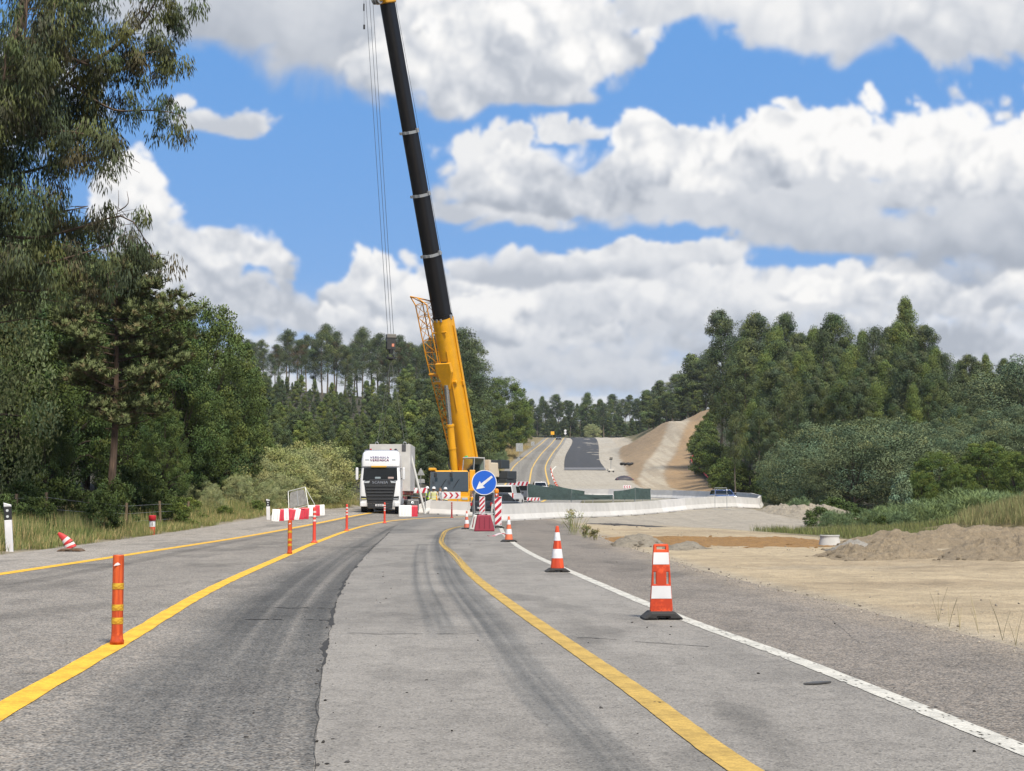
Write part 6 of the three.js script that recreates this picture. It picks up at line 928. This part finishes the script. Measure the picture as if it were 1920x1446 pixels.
function pineTree(seed, h) {
  const r = rng(seed), L = new Leaves(), wood = [], at = (t) => [0.022 * h * t + Math.sin(t * 4) * 0.012 * h, t * h, Math.cos(t * 3) * 0.008 * h];
  wood.push(limb([0, 0.15, 0.3, 0.45, 0.6, 0.8, 1].map(at), 0.19, 0.03, 9));
  const tuft = (c, q, n, len) => {
    const k0 = 0.8 + r() * 0.5, brown = r() < 0.16;
    for (let i = 0; i < n; i++) { const v = unit(r), a = norm3([q[0] * 0.8 + v[0], q[1] * 0.8 + v[1] * 0.8 + 0.35, q[2] * 0.8 + v[2]]), s = norm3(cross3(a, unit(r))), k = k0 * (0.7 + r() * 0.6); L.add(...c, ...a, ...s, len * (0.7 + r() * 0.5), 0.03, (brown ? 0.115 : 0.1) * k, (brown ? 0.1 : 0.12) * k, 0.055 * k, norm3([a[0] * 0.6 + q[0] * 0.5, 0.5, a[2] * 0.6 + q[2] * 0.5])); }
  };
  for (let i = 0; i < 66; i++) {
    const t = lerp(0.36, 0.98, i / 66) + (r() - 0.5) * 0.03, a = i * 2.1 + r() * 0.9, b = at(t), dead = t < 0.46 && r() < 0.4, out = h * 0.27 * Math.pow(Math.sin(clamp((t - 0.32) / 0.68, 0.05, 0.97) * Math.PI), 0.55) * (0.45 + r() * 0.7) * (Math.cos(a) > 0 ? 1.18 : 0.8), e = [b[0] + Math.cos(a) * out, b[1] + out * (dead ? -0.05 : 0.22), b[2] + Math.sin(a) * out], m = [lerp(b[0], e[0], 0.5), lerp(b[1], e[1], 0.3), lerp(b[2], e[2], 0.5)];
    wood.push(limb([b, m, e], 0.035, 0.008, 5));
    if (dead) { for (let j = 0; j < 4; j++) { const q = 0.4 + j * 0.15, p = [lerp(b[0], e[0], q), lerp(b[1], e[1], q), lerp(b[2], e[2], q)], v = unit(r); wood.push(limb([p, [p[0] + v[0] * 0.25, p[1] + v[1] * 0.15, p[2] + v[2] * 0.25], [p[0] + v[0] * 0.5, p[1] + v[1] * 0.4 - 0.05, p[2] + v[2] * 0.5]], 0.01, 0.003, 3)); } continue; }
    for (let j = 0; j < 27; j++) {                         // side twigs with tufts of needles
      const q = 0.3 + 0.72 * Math.sqrt(r()), p = [lerp(b[0], e[0], q), lerp(b[1], e[1], q), lerp(b[2], e[2], q)], v = unit(r), l = 0.3 + r() * 0.55, tip = [p[0] + v[0] * l, p[1] + Math.abs(v[1]) * l * 0.6 + 0.1, p[2] + v[2] * l];
      if (j % 3 === 0) wood.push(limb([p, [(p[0] + tip[0]) / 2, (p[1] + tip[1]) / 2 - 0.03, (p[2] + tip[2]) / 2], tip], 0.01, 0.004, 3));
      for (let k = 0; k < 4; k++) tuft([lerp(p[0], tip[0], 0.45 + k * 0.19), lerp(p[1], tip[1], 0.45 + k * 0.19), lerp(p[2], tip[2], 0.45 + k * 0.19)], norm3([tip[0] - p[0], tip[1] - p[1], tip[2] - p[2]]), 22, 0.2);
    }
  }
  return { h, trunk: mg(wood), bark: barkPine, crown: L.geo() };
}
function place(kind, name, label, category, group, x, d, hgt, turn, m = 0, sw = 1, sink = 0.1) {
  const k = hgt / kind.h, t = thing(name, label, category, [x, land(x, d) - sink, -d], turn, group); t.scale.set(k * sw, k, k * sw);
  part('trunk', kind.trunk, kind.bark, t); part('crown', kind.crown, leafMats[m], t); return t;
}
// a plant whose tip shows at pixel (u, v) of the photograph when it stands d metres ahead
function treeAt(kind, name, label, category, group, u, v, d, turn, m = 0, sw = 1) { const p = P(u, v, d), y = land(p[0], d);
  if (d < 665 && p[0] > roadLeft(d) - 0.8 && p[0] < Math.max(roadRight(d) + 0.5, d > 475 ? stripRight(Math.min(d, 650)) + 6 : d > 200 ? curveWood(d) : 0)) return null;      // never on the roads or the bare apron
  return place(kind, name, label, category, group, p[0], d, Math.max(0.4, p[1] - y + 0.1), turn, m, sw); }

const TE = { len: 0.34, wid: 0.10, branches: 30 };
const tallEuc = [eucalyptus(1, 22, 0.4, 2.4, 260, TE), eucalyptus(2, 22, 0.3, 2.6, 280, TE), eucalyptus(3, 24, 0.45, 2.2, 270, { ...TE, cols: EUCR }), eucalyptus(4, 20, 0.26, 2.8, 280, TE)];
const denseEuc = [eucalyptus(5, 20, 0.32, 2.0, 330, { clump: 0.85, len: 0.23, wid: 0.085, branches: 60, cols: EUC }), eucalyptus(6, 20, 0.38, 2.2, 330, { clump: 0.9, cone: true, len: 0.23, wid: 0.085, branches: 56, cols: EUCY }), eucalyptus(7, 22, 0.42, 2.1, 330, { clump: 0.95, len: 0.23, wid: 0.085, branches: 52, cols: [...EUC, ...EUCY] })];
const youngEuc = [eucalyptus(8, 11, 0.12, 1.7, 300, { branches: 34, cone: true, cols: EUCY, clump: 0.7, len: 0.27, wid: 0.085 }), eucalyptus(9, 11, 0.10, 1.9, 300, { branches: 34, cone: true, cols: [...EUC, ...EUCY], clump: 0.75, len: 0.27, wid: 0.085 }), eucalyptus(10, 12, 0.16, 1.6, 300, { branches: 34, cone: true, cols: EUC, clump: 0.7, len: 0.27, wid: 0.085 })];
const ACA = [[0.098, 0.126, 0.07], [0.082, 0.112, 0.066], [0.12, 0.146, 0.078]], OAK = [[0.066, 0.096, 0.03], [0.056, 0.085, 0.032], [0.085, 0.11, 0.034]], WIL = [[0.27, 0.28, 0.145], [0.23, 0.25, 0.13], [0.19, 0.22, 0.10]], BRAM = [[0.06, 0.085, 0.028], [0.08, 0.105, 0.033]];
const acacia = [0, 1, 2].map((i) => roundTree(20 + i, 8, 8 + i * 0.5, { n: 40, low: 0.12, clump: 0.14, dens: 560, len: 0.135, wid: 0.07, cols: ACA, squash: 0.78, lift: 0.2, out: 0.7, shell: 0.2, tone: 0.3, pow: 0.5 }));
const oak = [0, 1, 2].map((i) => roundTree(30 + i, 11, 8.5, { n: 64, low: 0.12, clump: 0.08, dens: 330, len: 0.15, wid: 0.10, cols: OAK, squash: 0.62, out: 0.7, shell: 0.35, sub: 4, pow: 0.45 }));
const willow = [0, 1, 2].map((i) => roundTree(40 + i, 4.2, 5, { n: 40, low: 0.06, clump: 0.14, dens: 300, len: 0.15, wid: 0.036, cols: WIL, squash: 0.8, lift: 0.5, out: 0.8, shell: 0.35, tone: 0.14, fork: 0.12, pow: 0.45, p0: 0.4 }));
const shrub = [0, 1].map((i) => roundTree(50 + i, 2, 2.6, { n: 20, low: 0.1, clump: 0.18, dens: 170, len: 0.13, wid: 0.07, cols: BRAM, squash: 0.8, lift: 0.3, out: 0.8, fork: 0.1, p0: 0.4 }));
const broom = [0, 1].map((i) => roundTree(60 + i, 1.8, 2.0, { n: 18, low: 0.08, clump: 0.2, dens: 170, len: 0.34, wid: 0.02, cols: [[0.13, 0.175, 0.085], [0.105, 0.15, 0.08]], squash: 1, lift: 1.2, out: 0.5, fork: 0.1, p0: 0.45, tone: 0.1 }));
const pr = rng(7001), TURN = () => pr() * 6.283;

// the wooded hill behind the crane: slim trees on its skyline, a dense young plantation on its side
for (let i = 0; i < 44; i++) {
  const u = 455 + i * 10 + (pr() - 0.5) * 9, top = 652 - 28 * Math.sin(i * 0.9) * pr() - 20 * sstep(480, 620, u) + 16 * sstep(720, 800, u) + (pr() - 0.5) * 24;
  treeAt(tallEuc[i % 4], 'eucalyptus_tree', 'slim bare-trunked eucalyptus on the skyline of the hill behind the truck', 'tree', 'eucalyptus on the hill skyline', u, top, 440 + pr() * 70, TURN(), [0, 2, 4, 0][i % 4], 1.0 + pr() * 0.25);
}
const skyGap = (u) => 718 - 14 * Math.sin(u / 60) - 12 * sstep(620, 800, u);
for (let i = 0; i < 170; i++) {
  const t = Math.pow(i / 170, 1.0), d = lerp(440, 130, t), u = 440 + ((i * 0.618034) % 1) * 460, v = skyGap(u) - 12 + t * 100 + (pr() - 0.5) * 44;
  if (d < 190 && u > 830) continue;
  treeAt(youngEuc[i % 3], 'young_eucalyptus', 'young bushy eucalyptus on the hillside behind truck and crane', 'tree', 'young eucalyptus on the hillside', u, v, d, TURN(), [0, 1, 2, 3, 0, 4][i % 6], 0.95 + pr() * 0.4);
}
// taller dark tree right behind the boom, broad trees at the bend
for (const [u, v, d, s] of [[860, 612, 300, 1.3], [880, 655, 290, 1.2], [846, 640, 310, 1.2]]) treeAt(tallEuc[1], 'eucalyptus_tree', 'dark eucalyptus standing right behind the crane boom', 'tree', 'eucalyptus behind the boom', u, v, d, TURN(), 2, s);
for (const [u, v, d, s, m] of [[945, 710, 425, 0.95, 3], [915, 728, 380, 0.9, 1], [972, 748, 505, 0.8, 3], [888, 742, 340, 0.9, 0], [958, 765, 470, 0.8, 0], [925, 772, 385, 0.8, 0], [984, 765, 560, 0.7, 3], [900, 770, 350, 0.9, 2], [870, 760, 300, 0.9, 0]]) treeAt(oak[Math.round(u) % 3], 'broadleaf_tree', 'yellow-green broadleaf tree on the bank beside the climbing road', 'tree', 'broadleaf trees by the climbing road', u, v, d, TURN(), m, s);
for (let i = 0; i < 44; i++) { const d = 285 + pr() * 130, x = roadLeft(d) - 2.2 - pr() * 9; place(broom[i % 2], 'bank_shrub', 'pale green shrub on the bank between crane and climbing road', 'shrub', 'shrubs on the bank by the climbing road', x, d, 1.4 + pr() * 1.4, TURN(), i % 2, 1.4); }
for (let i = 0; i < 9; i++) treeAt(shrub[i % 2], 'bank_bush', 'dark bush at the foot of the hill behind the crane', 'bush', 'bushes behind the crane', 772 + i * 9 + pr() * 6, 838 + pr() * 30, 136 + pr() * 12, TURN(), 2, 0.8);
// the far wood across the valley head
for (let i = 0; i < 46; i++) {
  const u = 985 + i * 7.3 + (pr() - 0.5) * 7, v = 752 - 22 * Math.sin(i * 1.7) * pr() - 18 * sstep(1180, 1300, u) + (pr() - 0.5) * 16;
  treeAt(i % 5 ? denseEuc[i % 3] : tallEuc[i % 4], 'far_eucalyptus', 'dark eucalyptus of the far wood above the new carriageway', 'tree', 'trees of the far wood', u, v, 690 + pr() * 90, TURN(), [2, 4, 0, 4][i % 4], 1.15 + pr() * 0.4);
}
for (let i = 0; i < 52; i++) treeAt(youngEuc[i % 3], 'far_young_tree', 'low dark tree along the foot of the far wood', 'tree', 'low trees of the far wood', 985 + i * 6.6 + pr() * 8, 776 + pr() * 20, 690 + pr() * 40, TURN(), 4, 1.5);
treeAt(willow[0], 'round_bush', 'round pale green bush at the head of the black carriageway', 'bush', null, 1110, 796, 668, 1, 0, 1.1);
for (const [u, v, d] of [[1235, 712, 540], [1262, 700, 520], [1285, 698, 500], [1215, 730, 560], [1303, 662, 490], [1322, 672, 484], [1250, 735, 505], [1300, 712, 486], [1275, 728, 490], [1225, 748, 530], [1330, 650, 500], [1312, 730, 482], [1338, 700, 480], [1290, 745, 480], [1260, 752, 482]]) treeAt(u % 2 ? youngEuc[(u | 0) % 3] : denseEuc[(u | 0) % 3], 'ridge_tree', 'tall green tree on the ridge above the dirt ramp', 'tree', 'trees above the dirt ramp', u, v, d, TURN(), [0, 1, 0][(u | 0) % 3], 1.7);
// the eucalyptus wood on the right
const topR = poly([[1320, 690], [1345, 612], [1390, 590], [1440, 592], [1490, 600], [1540, 582], [1600, 596], [1650, 600], [1720, 572], [1770, 612], [1830, 628], [1880, 660], [1960, 690]]);
for (let i = 0; i < 128; i++) {
  const t = i / 128, u = 1352 + ((i * 0.618034) % 1) * 560, d = lerp(310, 175, t), v = topR(u) + t * 150 + (pr() - 0.35) * 84 - (i < 26 ? 4 : 0);
  if (u < 1350 + (310 - d) * 0.55) continue;
  treeAt(i % 6 === 5 ? tallEuc[i % 4] : denseEuc[i % 3], 'forest_eucalyptus', 'tall eucalyptus in the wood right of the dirt ramp', 'tree', 'eucalyptus of the right-hand wood', u, v, d, TURN(), [0, 1, 4, 0, 3, 2][i % 6], 0.8 + pr() * 0.3);
}
for (const [u, v, d, b] of [[1378, 770, 168, 0], [1352, 720, 205, 1], [1340, 700, 235, 2], [1480, 715, 190, 1], [1560, 738, 185, 0]]) treeAt(tallEuc[b], 'edge_eucalyptus', 'thin eucalyptus with a long bare trunk at the edge of the right-hand wood', 'tree', 'bare-trunked eucalyptus at the wood edge', u, v, d, TURN(), 1, 0.9);
for (let i = 0; i < 33; i++) {
  const row = i % 3, u = 1470 + ((i * 0.618034) % 1) * 470, d = [205, 168, 140][row] + pr() * 16, v = [788, 800, 828][row] - 10 * sstep(1500, 1650, u) * (row ? 0.3 : 1) - (row ? 25 : 100) * sstep(1780, 1920, u) + (pr() - 0.5) * 26 + 30 * sstep(1560, 1470, u);
  treeAt(acacia[i % 3], 'acacia_tree', 'round grey-green acacia in front of the right-hand wood', 'tree', 'acacias on the right', u, v, d, TURN(), [0, 0, 2, 1][i % 4], 1.0 + pr() * 0.25);
}
for (const [u, v, d] of [[1545, 806, 142], [1600, 808, 132], [1660, 800, 136]]) treeAt(acacia[(u | 0) % 3], 'spreading_acacia', 'wide acacia spreading over the shaded edge of the hollow', 'tree', 'wide acacias at the hollow', u, v, d, TURN(), 0, 1.25);
for (const [u, v, d, s] of [[1755, 850, 118, 1.1], [1850, 830, 122, 1.2], [1905, 850, 112, 1.1], [1800, 872, 112, 1.0], [1730, 885, 110, 0.9]]) treeAt(oak[(u | 0) % 3], 'young_oak', 'yellow-green young broadleaf tree at the right edge of the hollow', 'tree', 'young broadleaf trees on the right', u, v, d, TURN(), 3, s);
for (let i = 0; i < 34; i++) { const d = 205 + i * 7 + pr() * 8, x = curveWood(d) + 1.2 + pr() * 3.5; place(shrub[i % 2], 'wood_edge_bush', 'leafy bush along the edge of the right-hand wood', 'bush', 'bushes at the edge of the right wood', x, d, 2.2 + pr() * 2.4, TURN(), [1, 3, 0][i % 3], 1.0); }
for (const [u, v, d] of [[1440, 888, 178], [1462, 898, 168], [1480, 912, 158], [1452, 905, 172]]) treeAt(shrub[(u | 0) % 2], 'hollow_edge_bush', 'leafy bush behind the far end of the front barriers', 'bush', 'bushes behind the barrier end', u, v, d, TURN(), [1, 3, 0][(u | 0) % 3], 1.0);
// the hollow on the right: young conifer-like acacia, broom and round bushes
treeAt(eucalyptus(70, 4, 0.05, 1.0, 110, { branches: 34, cone: true, cols: [[0.14, 0.19, 0.12], [0.12, 0.165, 0.105]], clump: 0.34, len: 0.2, wid: 0.05 }), 'young_acacia', 'pale blue-green pointed young acacia standing alone in the hollow', 'tree', null, 1690, 885, 84, 0, 0, 1);
for (let i = 0; i < 26; i++) { const u = 1640 + i * 11 + pr() * 12, d = 76 + pr() * 22; treeAt(broom[i % 2], 'broom_shrub', 'feathery pale green broom in the hollow on the right', 'shrub', 'broom shrubs in the hollow', u, 952 - 18 * sstep(1640, 1800, u) + pr() * 18 - (u > 1800 ? 10 : 0), d, TURN(), i % 2, 1.3); }
for (const [u, v, d, k] of [[1537, 953, 96, 0], [1560, 962, 92, 1], [1610, 955, 88, 0], [1637, 960, 84, 1], [1580, 965, 86, 1], [1660, 968, 78, 0], [1500, 938, 118, 1], [1565, 936, 122, 0], [1690, 962, 74, 1]]) treeAt(k ? broom[1] : shrub[0], 'hollow_bush', 'small round bush in the hollow behind the spoil heap', 'bush', 'bushes in the hollow', u, v, d, TURN(), k ? 0 : 2, 1.2);

// left roadside: willow scrub, broadleaf trees, the pine and the great eucalyptus
for (const [u, v, d, k, m, s] of [[372, 905, 78, 0, 2, 0.9], [420, 870, 88, 1, 1, 1.0], [470, 862, 94, 2, 0, 1.05], [520, 850, 100, 0, 1, 1.1], [560, 856, 104, 1, 0, 1.1], [600, 845, 108, 2, 1, 1.0], [640, 850, 110, 0, 0, 1.0], [668, 862, 112, 1, 1, 1.0], [450, 900, 82, 1, 2, 0.8], [540, 905, 92, 2, 0, 0.85], [590, 900, 97, 0, 1, 0.8], [640, 905, 102, 1, 0, 0.8], [500, 912, 86, 0, 2, 0.8], [400, 925, 74, 2, 2, 0.7]]) treeAt(willow[k], 'willow_bush', 'silvery green willow scrub beside the left shoulder', 'bush', 'willow scrub left of the truck', u, v - 8, d, TURN(), m === 2 ? 0 : m, s * 1.12);
for (const [u, v, d] of [[350, 935, 66], [330, 945, 60], [420, 950, 72], [560, 935, 92], [615, 930, 98], [480, 940, 80]]) treeAt(shrub[(u | 0) % 2], 'verge_bush', 'low bright bush in front of the willow scrub', 'bush', 'low bushes on the left verge', u, v, d, TURN(), 3, 1.1);
for (const [u, v, d, k, m, s] of [[375, 572, 84, 0, 0, 0.7], [335, 640, 78, 1, 2, 0.75], [415, 622, 92, 2, 0, 0.7], [305, 580, 80, 2, 4, 0.75], [448, 672, 100, 1, 0, 0.7], [250, 560, 86, 0, 4, 0.75], [170, 480, 84, 1, 4, 0.8], [80, 430, 80, 2, 4, 0.9], [10, 420, 74, 0, 4, 0.9], [120, 560, 68, 1, 4, 0.7], [30, 600, 60, 2, 4, 0.75], [310, 760, 70, 1, 2, 0.6], [400, 750, 84, 0, 2, 0.7], [230, 700, 72, 2, 4, 0.7], [-40, 480, 60, 1, 4, 0.9], [90, 760, 58, 0, 4, 0.6]]) treeAt(oak[k], 'roadside_broadleaf', 'dark dense broadleaf tree in the belt left of the road', 'tree', 'broadleaf trees left of the road', u, v, d, TURN(), m, s);
treeAt(pineTree(80, 10), 'pine_tree', 'pine with a bare reddish trunk and tufted crown behind the fence', 'tree', null, 212, 490, 56, 0.2, 0, 0.92);
treeAt(acacia[1], 'grey_acacia', 'pale grey-green acacia at the front of the left-hand tree belt', 'tree', null, -95, 330, 52, 0.4, 1, 0.5);
for (const [u, v, d, s] of [[40, 905, 52, 0.8], [120, 900, 54, 0.9], [215, 905, 56, 0.8], [260, 880, 60, 0.8], [190, 925, 50, 0.7], [300, 915, 62, 0.8], [70, 935, 46, 0.8], [0, 930, 44, 0.8]]) treeAt(shrub[(u | 0) % 2], 'undergrowth_bush', 'dull green undergrowth below the trees on the left', 'bush', 'undergrowth left of the road', u, v, d, TURN(), 4, s);
{ // the great eucalyptus whose boughs hang in from the left
  const r = rng(90), L = new Leaves(), wood = [], d0 = 43, [bx] = P(-150, 900, d0), by = land(bx, d0), t = thing('great_eucalyptus', 'tall eucalyptus with drooping leaves reaching over the left verge', 'tree', [bx, by - 0.1, -d0]);
  const rel = (u, v, dd = 0) => { const p = P(u, v, d0 + dd); return [p[0] - bx, p[1] - by, p[2] + d0]; };
  const trunk = [[0, 0, 0], rel(-140, 700), rel(-110, 450), rel(-60, 330), rel(-10, 180), rel(40, 20), rel(70, -160)];
  wood.push(limb(trunk, 0.34, 0.12, 9));
  const cols = [[0.072, 0.09, 0.046], [0.088, 0.105, 0.046], [0.06, 0.074, 0.045], [0.11, 0.115, 0.045], [0.085, 0.078, 0.05]];
  const hang = (c, rad, n) => clump(L, r, c, [rad, rad * 1.15, rad], n, { len: 0.19, wid: 0.034, droop: 0.78, cols, shell: 0.6, tone: 0.25, out: 0.25 });
  const bough = (pts, r0, leafy, n = 7, rad = 0.40, dens = 235) => {
    const c = new THREE.CatmullRomCurve3(pts.map((p) => V(...p))); wood.push(limb(pts, r0, 0.012, 6));
    for (let i = 0; i < n * 3; i++) {
      const q = c.getPointAt(lerp(leafy, 1, (i + r()) / (n * 3))), v = unit(r), l = 0.35 + r() * 0.75, e = [q.x + v[0] * l, q.y + v[1] * l * 0.7, q.z + v[2] * l];
      wood.push(limb([[q.x, q.y, q.z], [(q.x + e[0]) / 2, (q.y + e[1]) / 2 + 0.06, (q.z + e[2]) / 2], e], 0.012, 0.003, 3));
      const k = rad * (0.55 + r() * 0.7); hang([e[0], e[1] - k * 0.55, e[2]], k, Math.round(dens * k / rad * (0.6 + r() * 0.6)));
    }
  };
  const B = (list, ...a) => bough(list.map(([u, v, dd]) => rel(u, v, dd)), ...a);
  B([[-40, 300, 0], [60, 200, 0.3], [140, 120, 0.5], [190, 60, 0.6]], 0.1, 0.35, 9, 0.5);
  B([[-10, 190, 0], [90, 110, -0.6], [150, 20, -1], [190, -60, -1]], 0.09, 0.3, 9, 0.5);
  B([[30, 60, 0], [160, 110, 0.6], [230, 70, 1], [285, 10, 1.2], [310, -60, 1.2]], 0.09, 0.45, 9, 0.42);
  B([[150, 110, 0.5], [215, 130, 0.6], [265, 95, 0.8], [310, 90, 0.9]], 0.05, 0.4, 6, 0.4);
  B([[130, 150, 0.4], [215, 200, 0.3], [270, 200, 0.2], [325, 205, 0.1], [350, 215, 0]], 0.045, 0.62, 4, 0.3, 120);
  B([[-20, 250, 0], [70, 190, 0.8], [150, 190, 1], [205, 190, 1.2]], 0.07, 0.35, 9, 0.5);
  B([[10, 120, 0], [90, 40, 1], [110, -40, 1.2], [140, -120, 1.4]], 0.08, 0.2, 9, 0.5);
  B([[-30, 280, 0], [60, 250, -0.8], [130, 240, -1], [195, 260, -1.2], [215, 290, -1.2]], 0.06, 0.45, 7, 0.42);
  B([[-60, 330, 0], [30, 320, 0.5], [110, 300, 0.8], [165, 290, 1]], 0.07, 0.25, 7, 0.42, 160);
  B([[-60, 380, 0], [40, 395, 0.6], [120, 390, 0.9], [165, 380, 1]], 0.06, 0.25, 8, 0.42, 170);
  B([[-70, 420, 0], [60, 440, 0.2], [150, 420, 0.4], [235, 400, 0.6], [270, 440, 0.6], [285, 480, 0.6]], 0.06, 0.35, 8, 0.38, 150);
  B([[-80, 470, 0], [60, 490, -0.6], [150, 470, -0.6], [215, 450, -0.4]], 0.05, 0.2, 8, 0.4, 150);
  B([[-80, 500, 0], [50, 540, 0.4], [150, 520, 0.5], [230, 500, 0.6]], 0.05, 0.2, 6, 0.36, 110);
  B([[-90, 450, 0], [-20, 470, -1], [60, 480, -1.4]], 0.06, 0.2, 7, 0.5);
  B([[-60, 330, 0], [20, 340, -1.2], [70, 360, -1.6]], 0.06, 0.2, 7, 0.5);
  B([[-60, 340, 0], [0, 250, -1.2], [40, 160, -1.8], [60, 80, -2]], 0.08, 0.15, 10, 0.5); B([[0, 160, 0], [40, 90, -1.6], [50, 0, -2], [40, -80, -2]], 0.08, 0.1, 9, 0.5); B([[-40, 300, 0], [-10, 210, -2], [10, 120, -2.4], [0, 40, -2.6]], 0.08, 0.1, 9, 0.5);
  // bare dead twigs against the sky
  for (const l of [[[60, 315], [150, 290], [210, 292], [262, 318]], [[150, 290], [200, 305], [225, 338]], [[200, 292], [235, 285], [262, 300]], [[210, 430], [222, 380], [222, 350]], [[222, 390], [240, 375], [238, 352]], [[-20, 575], [60, 552], [120, 560], [170, 545]], [[-10, 600], [70, 590], [110, 600]]]) wood.push(limb(l.map(([u, v]) => rel(u, v, 0.4)), 0.022, 0.004, 4));
  part('trunk', mg(wood), mat([0.17, 0.125, 0.095], 0.9, 0, { map: barkTex }), t); part('crown', L.geo(), leafMats[4], t);
}

// grass and weeds
function tuftGeo(seed, n, h, spread, w, cols, bendy = 0.5) {
  const r = rng(seed), L = new Leaves();
  for (let i = 0; i < n; i++) { const a = r() * 6.283, q = r() * spread, k = 0.55 + r() * 0.6, dir = norm3([Math.cos(a) * bendy * r(), 1, Math.sin(a) * bendy * r()]), c = cols[Math.floor(r() * cols.length)], m = 0.75 + r() * 0.5; L.add(Math.cos(a * 3) * q, -0.02, Math.sin(a * 3) * q, ...dir, ...norm3(cross3(dir, unit(r))), h * k, w, c[0] * m, c[1] * m, c[2] * m); }
  return L.geo();
}
function scatter(name, geo, n, seed, label, spot, s0 = 0.7, s1 = 1.3) {
  const r = rng(seed), m = new THREE.InstancedMesh(geo, leafMat, n), o = new THREE.Object3D(); let k = 0;
  for (let i = 0; i < n * 12 && k < n; i++) { const s = spot(r); if (!s) continue; o.position.set(s[0], land(s[0], s[1]) + rough(s[0], s[1]) - 0.01, -s[1]); o.rotation.set((r() - 0.5) * 0.25, r() * 6.283, (r() - 0.5) * 0.25); o.scale.setScalar(lerp(s0, s1, r())); o.updateMatrix(); m.setMatrixAt(k++, o.matrix); }
  m.count = k; m.name = numbered(name); m.castShadow = m.receiveShadow = true; scene.add(m); return tag(m, label, 'grass', null, 'stuff');
}
const DRY = [[0.32, 0.25, 0.13], [0.27, 0.21, 0.1], [0.24, 0.205, 0.095]], GREEN = [[0.13, 0.155, 0.055], [0.16, 0.17, 0.06], [0.1, 0.13, 0.05]];
const verge = (r, a, b, d0, d1) => { const d = d0 * Math.pow(d1 / d0, r()), w = lerp(a, b, r()); return [roadLeft(d) - w, d]; };
scatter('dry_grass', tuftGeo(91, 26, 0.30, 0.2, 0.012, [...DRY, ...GREEN]), 4600, 92, 'dry yellow grass along the left shoulder', (r) => { const s = verge(r, 0.1, 2.6, 24, 120); return vnoise(s[0] * 1.3, s[1] * 0.7, 93) > 0.3 ? s : null; });
scatter('tall_grass', tuftGeo(94, 22, 0.58, 0.22, 0.013, [...DRY, ...GREEN, ...GREEN]), 3600, 95, 'tall seeding grass in front of the trees on the left', (r) => { const s = verge(r, 1.2, 4.2, 26, 120); return vnoise(s[0] * 0.9, s[1] * 0.5, 96) > 0.35 ? s : null; });
scatter('green_weeds', tuftGeo(97, 30, 0.34, 0.28, 0.022, GREEN, 0.9), 2600, 98, 'green weeds at the foot of the left-hand trees', (r) => { const s = verge(r, 0.9, 5, 26, 110); return vnoise(s[0] * 0.6, s[1] * 0.35, 99) > 0.5 ? s : null; });
scatter('hollow_grass', tuftGeo(191, 24, 0.36, 0.3, 0.016, [...GREEN, [0.12, 0.12, 0.06]]), 4200, 192, 'mixed grass on the floor of the hollow on the right', (r) => { const d = lerp(54, 130, r()), x = lerp(11, 34, r()); return soilAt(x, d)[0] < 0.2 && vnoise(x * 0.5, d * 0.3, 193) > 0.25 ? [x, d] : null; });
scatter('straw_grass', tuftGeo(194, 26, 0.55, 0.25, 0.014, [[0.24, 0.2, 0.11], [0.17, 0.165, 0.08], [0.13, 0.15, 0.065]]), 1000, 195, 'straw-coloured tall grass on the rise at the right', (r) => { const a = r() * 6.28, q = Math.sqrt(r()), d = 60 + Math.sin(a) * q * 7, x = 21.2 + Math.cos(a) * q * 3.4; return x > 17.6 ? [x, d] : null; });
scatter('bank_grass', tuftGeo(196, 20, 0.9, 0.5, 0.05, DRY), 1800, 197, 'dry grass on the bank beside the climbing road', (r) => { const d = lerp(200, 520, r()), w = lerp(0.8, 9, r()); return [roadLeft(d) - w, d]; });
{
  const weed = (u, v, h, n, seed, label, name, cols, group) => { const [x, d] = G(u, v), t = thing(name, label, 'weed', at(x, d), 0, group); part('stems', tuftGeo(seed, n, h, h * 0.28, 0.014, cols, 0.8), leafMat, t); const L = new Leaves(), r = rng(seed + 1); for (let i = 0; i < 9; i++) clump(L, r, [(r() - 0.5) * h * 0.6, h * (0.25 + r() * 0.6), (r() - 0.5) * h * 0.6], [h * 0.14, h * 0.14, h * 0.14], 40, { len: 0.07, wid: 0.022, cols, out: 0.6, lift: 0.4 }); part('foliage', L.geo(), leafMat, t); };
  weed(1076, 1004, 1.0, 60, 401, 'upright green weed at the end of the concrete barrier, beside the road edge', 'tall_weed', [[0.15, 0.18, 0.07], [0.2, 0.19, 0.09]]);
  weed(1098, 1010, 0.45, 30, 402, 'small weed at the road edge beside the tall one', 'small_weed', [[0.15, 0.17, 0.07], [0.24, 0.2, 0.1]]);
  weed(1114, 1014, 0.35, 24, 403, 'little dry weed at the tip of the orange soil', 'small_weed', [[0.2, 0.18, 0.09]]);
  const r = rng(410);
  [[1780, 1180, 0.42], [1835, 1192, 0.40], [1880, 1205, 0.36], [1760, 1170, 0.4], [1800, 1186, 0.25], [1905, 1215, 0.3]].forEach(([u, v, h], i) => { const [x, d] = G(u, v - 4), g = []; for (let k = 0; k < 3; k++) { const a = r() * 6.28, l = h * (0.5 + r() * 0.5); g.push(limb([[0, 0, 0], [Math.cos(a) * l * 0.12, l * 0.5, Math.sin(a) * l * 0.12], [Math.cos(a) * l * 0.3, l, Math.sin(a) * l * 0.3]], 0.0028, 0.0016, 3)); } const t = thing('dry_stalk', 'thin dry stalk growing at the right edge of the asphalt', 'stalk', at(x, d), 0, 'dry stalks at the road edge'); part('stem', g, mat([0.34, 0.29, 0.17], 0.9), t); });
}
renderer.render(scene, camera);
